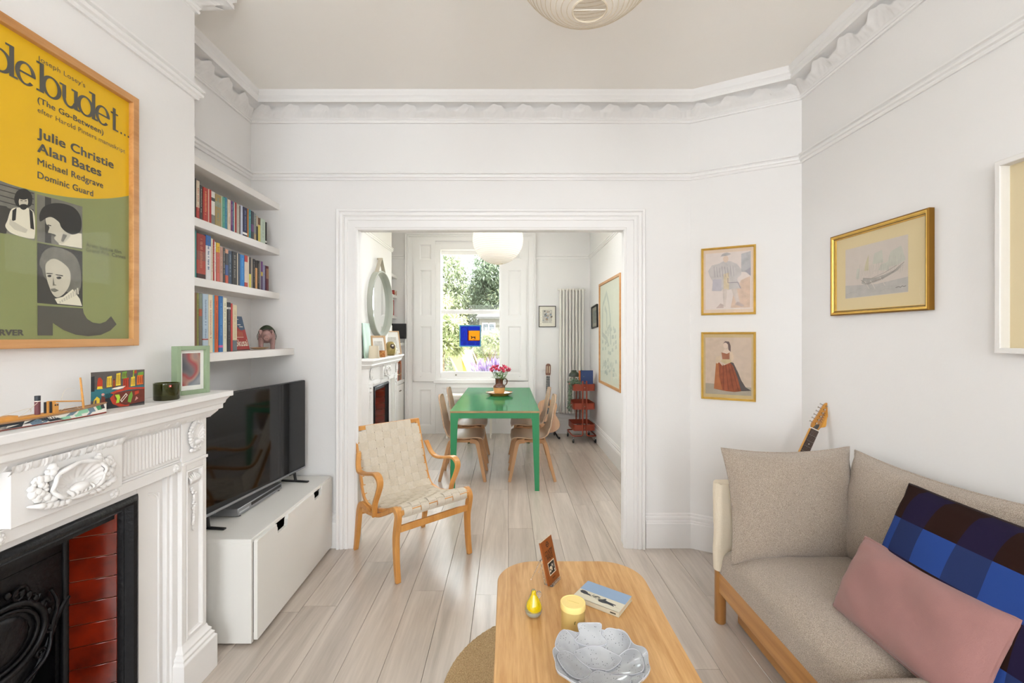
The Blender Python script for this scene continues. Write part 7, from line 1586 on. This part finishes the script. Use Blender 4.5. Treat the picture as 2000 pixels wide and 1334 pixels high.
# ---------------------------------------------------------------- garden
GRASS = M('garden_ground', 'cfc6b4', .95, var=.35, vscale=3, col2='b0a690'); 
gd = G().box((-30, YE+.22, -.30), (30, 60, -.05)).build('ground', GRASS); struct(gd)
def leafmat(k, a, b_):
    m = bpy.data.materials.new('leaf_'+k); m.use_nodes = True; nt = m.node_tree; nt.nodes.clear(); N = nt.nodes; L = nt.links
    o = N.new('ShaderNodeOutputMaterial'); mx = N.new('ShaderNodeMixShader'); tl_ = N.new('ShaderNodeBsdfTranslucent'); d = N.new('ShaderNodeBsdfPrincipled'); d.inputs['Roughness'].default_value = .45
    tc = N.new('ShaderNodeTexCoord'); nz = N.new('ShaderNodeTexNoise'); nz.inputs['Scale'].default_value = 5; nz.inputs['Detail'].default_value = 6; rp = N.new('ShaderNodeValToRGB'); rp.color_ramp.elements[0].position = .35; rp.color_ramp.elements[1].position = .65
    rp.color_ramp.elements[0].color = (*rgb(b_), 1); rp.color_ramp.elements[1].color = (*rgb(a), 1); L.new(tc.outputs['Object'], nz.inputs[0]); L.new(nz.outputs[0], rp.inputs[0]); L.new(rp.outputs[0], d.inputs['Base Color']); L.new(rp.outputs[0], tl_.inputs[0]); mx.inputs[0].default_value = .35
    L.new(d.outputs[0], mx.inputs[1]); L.new(tl_.outputs[0], mx.inputs[2]); L.new(mx.outputs[0], o.inputs[0]); return m
LF1, LF2, LF3, LF4 = leafmat('bright', 'a9ae86', '7c8660'), leafmat('mid', 'a4aa8c', '7c876c'), leafmat('dark', '8f9a84', '68755f'), leafmat('yellow', 'b4b08a', '8e9068')
BARK = M('bark', '6a5a48', .9, var=.3)
def tree(name, label, cat, c, rad, n, size, mat, seed, group=None, squash=1.0):
    """crown of single bent leaves gathered in clumps, on a trunk with a few limbs"""
    rr = random.Random(seed); t = thing(name, label, cat, (c[0], c[1], -.05), 0, group); g = G(); cz = c[2]+.05
    clumps = []
    for k in range(max(10, n//90)):
        while True:
            v = Vector((rr.uniform(-1, 1), rr.uniform(-1, 1), rr.uniform(-1, 1)))
            if .25 < v.length < 1: break
        clumps.append((Vector((v.x*rad, v.y*rad, cz+v.z*rad*squash)), rad*rr.uniform(.16, .34)))
    for k in range(n):
        cc_, cr = clumps[k % len(clumps)]; v = Vector((rr.gauss(0, 1), rr.gauss(0, 1), rr.gauss(0, 1))).normalized()*cr*rr.random()**.4; p = cc_+v
        if p.z < .08: continue
        d = (v.normalized()+Vector((rr.uniform(-.6, .6), rr.uniform(-.6, .6), rr.uniform(-.9, .2)))).normalized(); s_ = d.cross(Vector((rr.uniform(-.3, .3), rr.uniform(-.3, .3), 1))).normalized(); L_ = size*rr.uniform(.6, 1.25); w = L_*.21; dn = d.cross(s_)*L_*.08
        g.add([p, p+d*L_*.5+s_*w, p+d*L_, p+d*L_*.5-s_*w, p+d*L_*.5+dn], [(0, 1, 4), (1, 2, 4), (2, 3, 4), (3, 0, 4)])
    g.build('foliage', mat, t, kind='stuff')
    b = G().tube(spline([(0, 0, 0), (.03*rad, .02, cz*.4), (-.02, 0, cz*.9)], 5), [rad*.07*(1-.05*i) for i in range(11)], 8); b.build('trunk', BARK, t, smooth=60)
    for k in range(4): q = k*1.7; G().tube([(0, 0, cz*.55), (math.cos(q)*rad*.4, math.sin(q)*rad*.4, cz*.85), (math.cos(q)*rad*.6, math.sin(q)*rad*.6, cz+rad*.25)], [rad*.035, rad*.025, rad*.01], 6).build('branch', BARK, t, smooth=60)
    return t
tree('garden_tree', 'tall pale green tree behind the garden, left of the sky gap', 'tree', (-3.05, 17, 3.5), 1.55, 12000, .175, LF2, 1, 'trees beyond the garden')
tree('garden_tree', 'tall darker tree behind the garden, right of the sky gap under the lantern', 'tree', (-.35, 18, 3.55), 1.35, 12000, .175, LF3, 2, 'trees beyond the garden')
tree('garden_tree', 'lower broad tree in the middle behind the shed roof', 'tree', (-1.5, 20, 2.5), 1.75, 12000, .18, LF2, 3, 'trees beyond the garden', .8)
tree('garden_tree', 'hazy green tree filling the view behind the shed', 'tree', (.9, 17.5, 2.6), 1.5, 8000, .18, LF2, 8, 'trees beyond the garden')
tree('garden_tree', 'green tree at the back of the garden, behind the yellow shrub', 'tree', (-3.4, 19.5, 2.0), 1.7, 8000, .18, LF3, 9, 'trees beyond the garden')
tree('garden_shrub', 'yellow green shrub halfway down the garden', 'shrub', (-1.78, 12.2, 1.75), .75, 3000, .10, LF4, 4, 'garden shrubs')
tree('garden_shrub', 'bright leafy shrub close outside the window, on its left', 'shrub', (-1.38, 8.5, 1.36), .50, 3400, .125, LF1, 5, 'garden shrubs')
tree('garden_shrub', 'bright shrub in front of the shed window', 'shrub', (-.44, 10.8, 1.25), .36, 2400, .085, LF1, 6, 'garden shrubs')
tree('garden_shrub', 'low mid green shrub behind the white deckchair', 'shrub', (-1.75, 14.8, 1.1), .75, 2800, .10, LF2, 7, 'garden shrubs')
LAV = leafmat('lavender', '9c88b0', '7c68a0'); rr = random.Random(12)
lt = thing('lavender_bush', 'pale purple lavender in flower near the window, below the shed', 'plant', (-.36, 9.3, -.05)); g = G(); h_ = G()
for k in range(300):
    q = rr.uniform(0, 2*PI); r0 = .12*rr.random(); rad = rr.uniform(.05, .36); z = rr.uniform(.62, 1.0)-rad*.35; P0 = Vector((r0*math.cos(q), r0*math.sin(q), .1)); P1 = Vector((rad*math.cos(q)*1.15, rad*math.sin(q), z))
    g.tube([P0, (P0+P1)/2+Vector((0, 0, .08)), P1], .004, 3, caps=False); d = (P1-P0).normalized()
    h_.tube([P1, P1+d*.05, P1+d*.10], [.008, .016, .006], 5)
g.build('stem', LF2, lt, kind='stuff'); h_.build('flower_spike', LAV, lt, kind='stuff')
SHED = M('shed_boards', '5f5c53', .85, var=.2, vscale=6, stretch=(1, 1, 8)); sd = thing('garden_shed', 'weathered grey board shed with a window at the end of the garden', 'shed', (.14, 14.4, -.05))
G().box((-.98, -.76, .05), (1.0, .8, 2.0)).build('wall_core', SHED, sd)
for k in range(18):
    z = .06+k*.108; G().prism([(-1.0, -.785, z), (-1.0, -.762, z), (-1.0, -.762, z+.105), (-1.0, -.772, z+.105)], (2.02, 0, 0)).build('board', SHED, sd)
G().prism([(-1.1, -.95, 2.0), (-1.1, .9, 2.22), (-1.1, .9, 2.27), (-1.1, -.95, 2.06)], (2.2, 0, 0)).build('roof', M('shed_roof', '454340', .9, var=.2), sd)
wn = G(); wn.sweep2d([(-.92, 1.60), (-.52, 1.60), (-.52, 1.88), (-.92, 1.88)], [(0, .76), (0, .80), (.03, .80), (.03, .76)], lambda x, z, h: (x, -h, z), closed=True); wn.box((-.735, -.80, 1.6), (-.705, -.77, 1.88)); wno = wn.build('window_frame', M('shed_frame', 'c9c6be', .6), sd)
G().box((-.90, -.79, 1.62), (-.54, -.787, 1.86)).build('pane', M('shed_glass', '50545a', .1), wno); G().cbox((-.545+.03, -.80, 1.25), (.03, .02, .09)).build('handle', SHW, sd)
FEN = M('fence_grey', '9a9488', .9, var=.2); fe = thing('garden_fence', 'plain timber fence along the far end of the garden', 'fence', (-.5, 22, -.05))
for k in range(40): G().box((-4+.2*k, 0, 0), (-3.81+.2*k, .02, 1.75)).build('board', FEN, fe)
def deck(label, loc, rz, col):
    t = thing('deckchair', label, 'deckchair', loc, rz, 'garden deckchairs'); w = .20
    sl = spline([(.40, .30), (.20, .24), (-.05, .34), (-.30, .68), (-.44, .92)], 6); g = G(); vs = []
    for p in sl: vs += [(p.x, -w, p.y), (p.x, w, p.y), (p.x, w, p.y-.006), (p.x, -w, p.y-.006)]
    n = len(sl); g.add(vs, [(4*i+j, 4*i+(j+1) % 4, 4*i+4+(j+1) % 4, 4*i+4+j) for i in range(n-1) for j in range(4)]+[(3, 2, 1, 0), (4*n-4, 4*n-3, 4*n-2, 4*n-1)]); g.build('canvas_sling', col, t, smooth=60)
    for s in (-1, 1):
        G().band([(.50, s*(w+.02), .0), (-.45, s*(w+.02), .93)], .03, .022, (0, 1, 0)).build('frame_rail', PINE, t); G().band([(-.45, s*(w+.045), .0), (.42, s*(w+.045), .31)], .03, .022, (0, 1, 0)).build('frame_rail', PINE, t)
    G().cyl((-.44, -w-.03, .93), (-.44, w+.03, .93), .014, n=8).build('cross_bar', PINE, t); G().cyl((.41, -w-.05, .30), (.41, w+.05, .30), .014, n=8).build('cross_bar', PINE, t); return t
deck('deckchair with sandy yellow canvas in the garden, nearer of the two', (-1.22, 12.6, -.05), math.radians(-52), M('canvas_yellow', 'b58a3c', .8)); deck('deckchair with white canvas in the garden behind the yellow one', (-1.02, 12.95, .08), math.radians(-58), M('canvas_white', '9f9690', .8))
TERR = M('terracotta', 'c08a70', .8, var=.2)
o = G().lathe([(0, 0), (.11, 0), (.15, .26), (.165, .26), (.165, .31), (.14, .31), (.12, .1), (0, .1)], n=20).build('flower_pot', TERR, smooth=40, loc=(-1.36, 11.9, -.05)); tag(o, 'terracotta flower pot beside the yellow deckchair', 'pot')
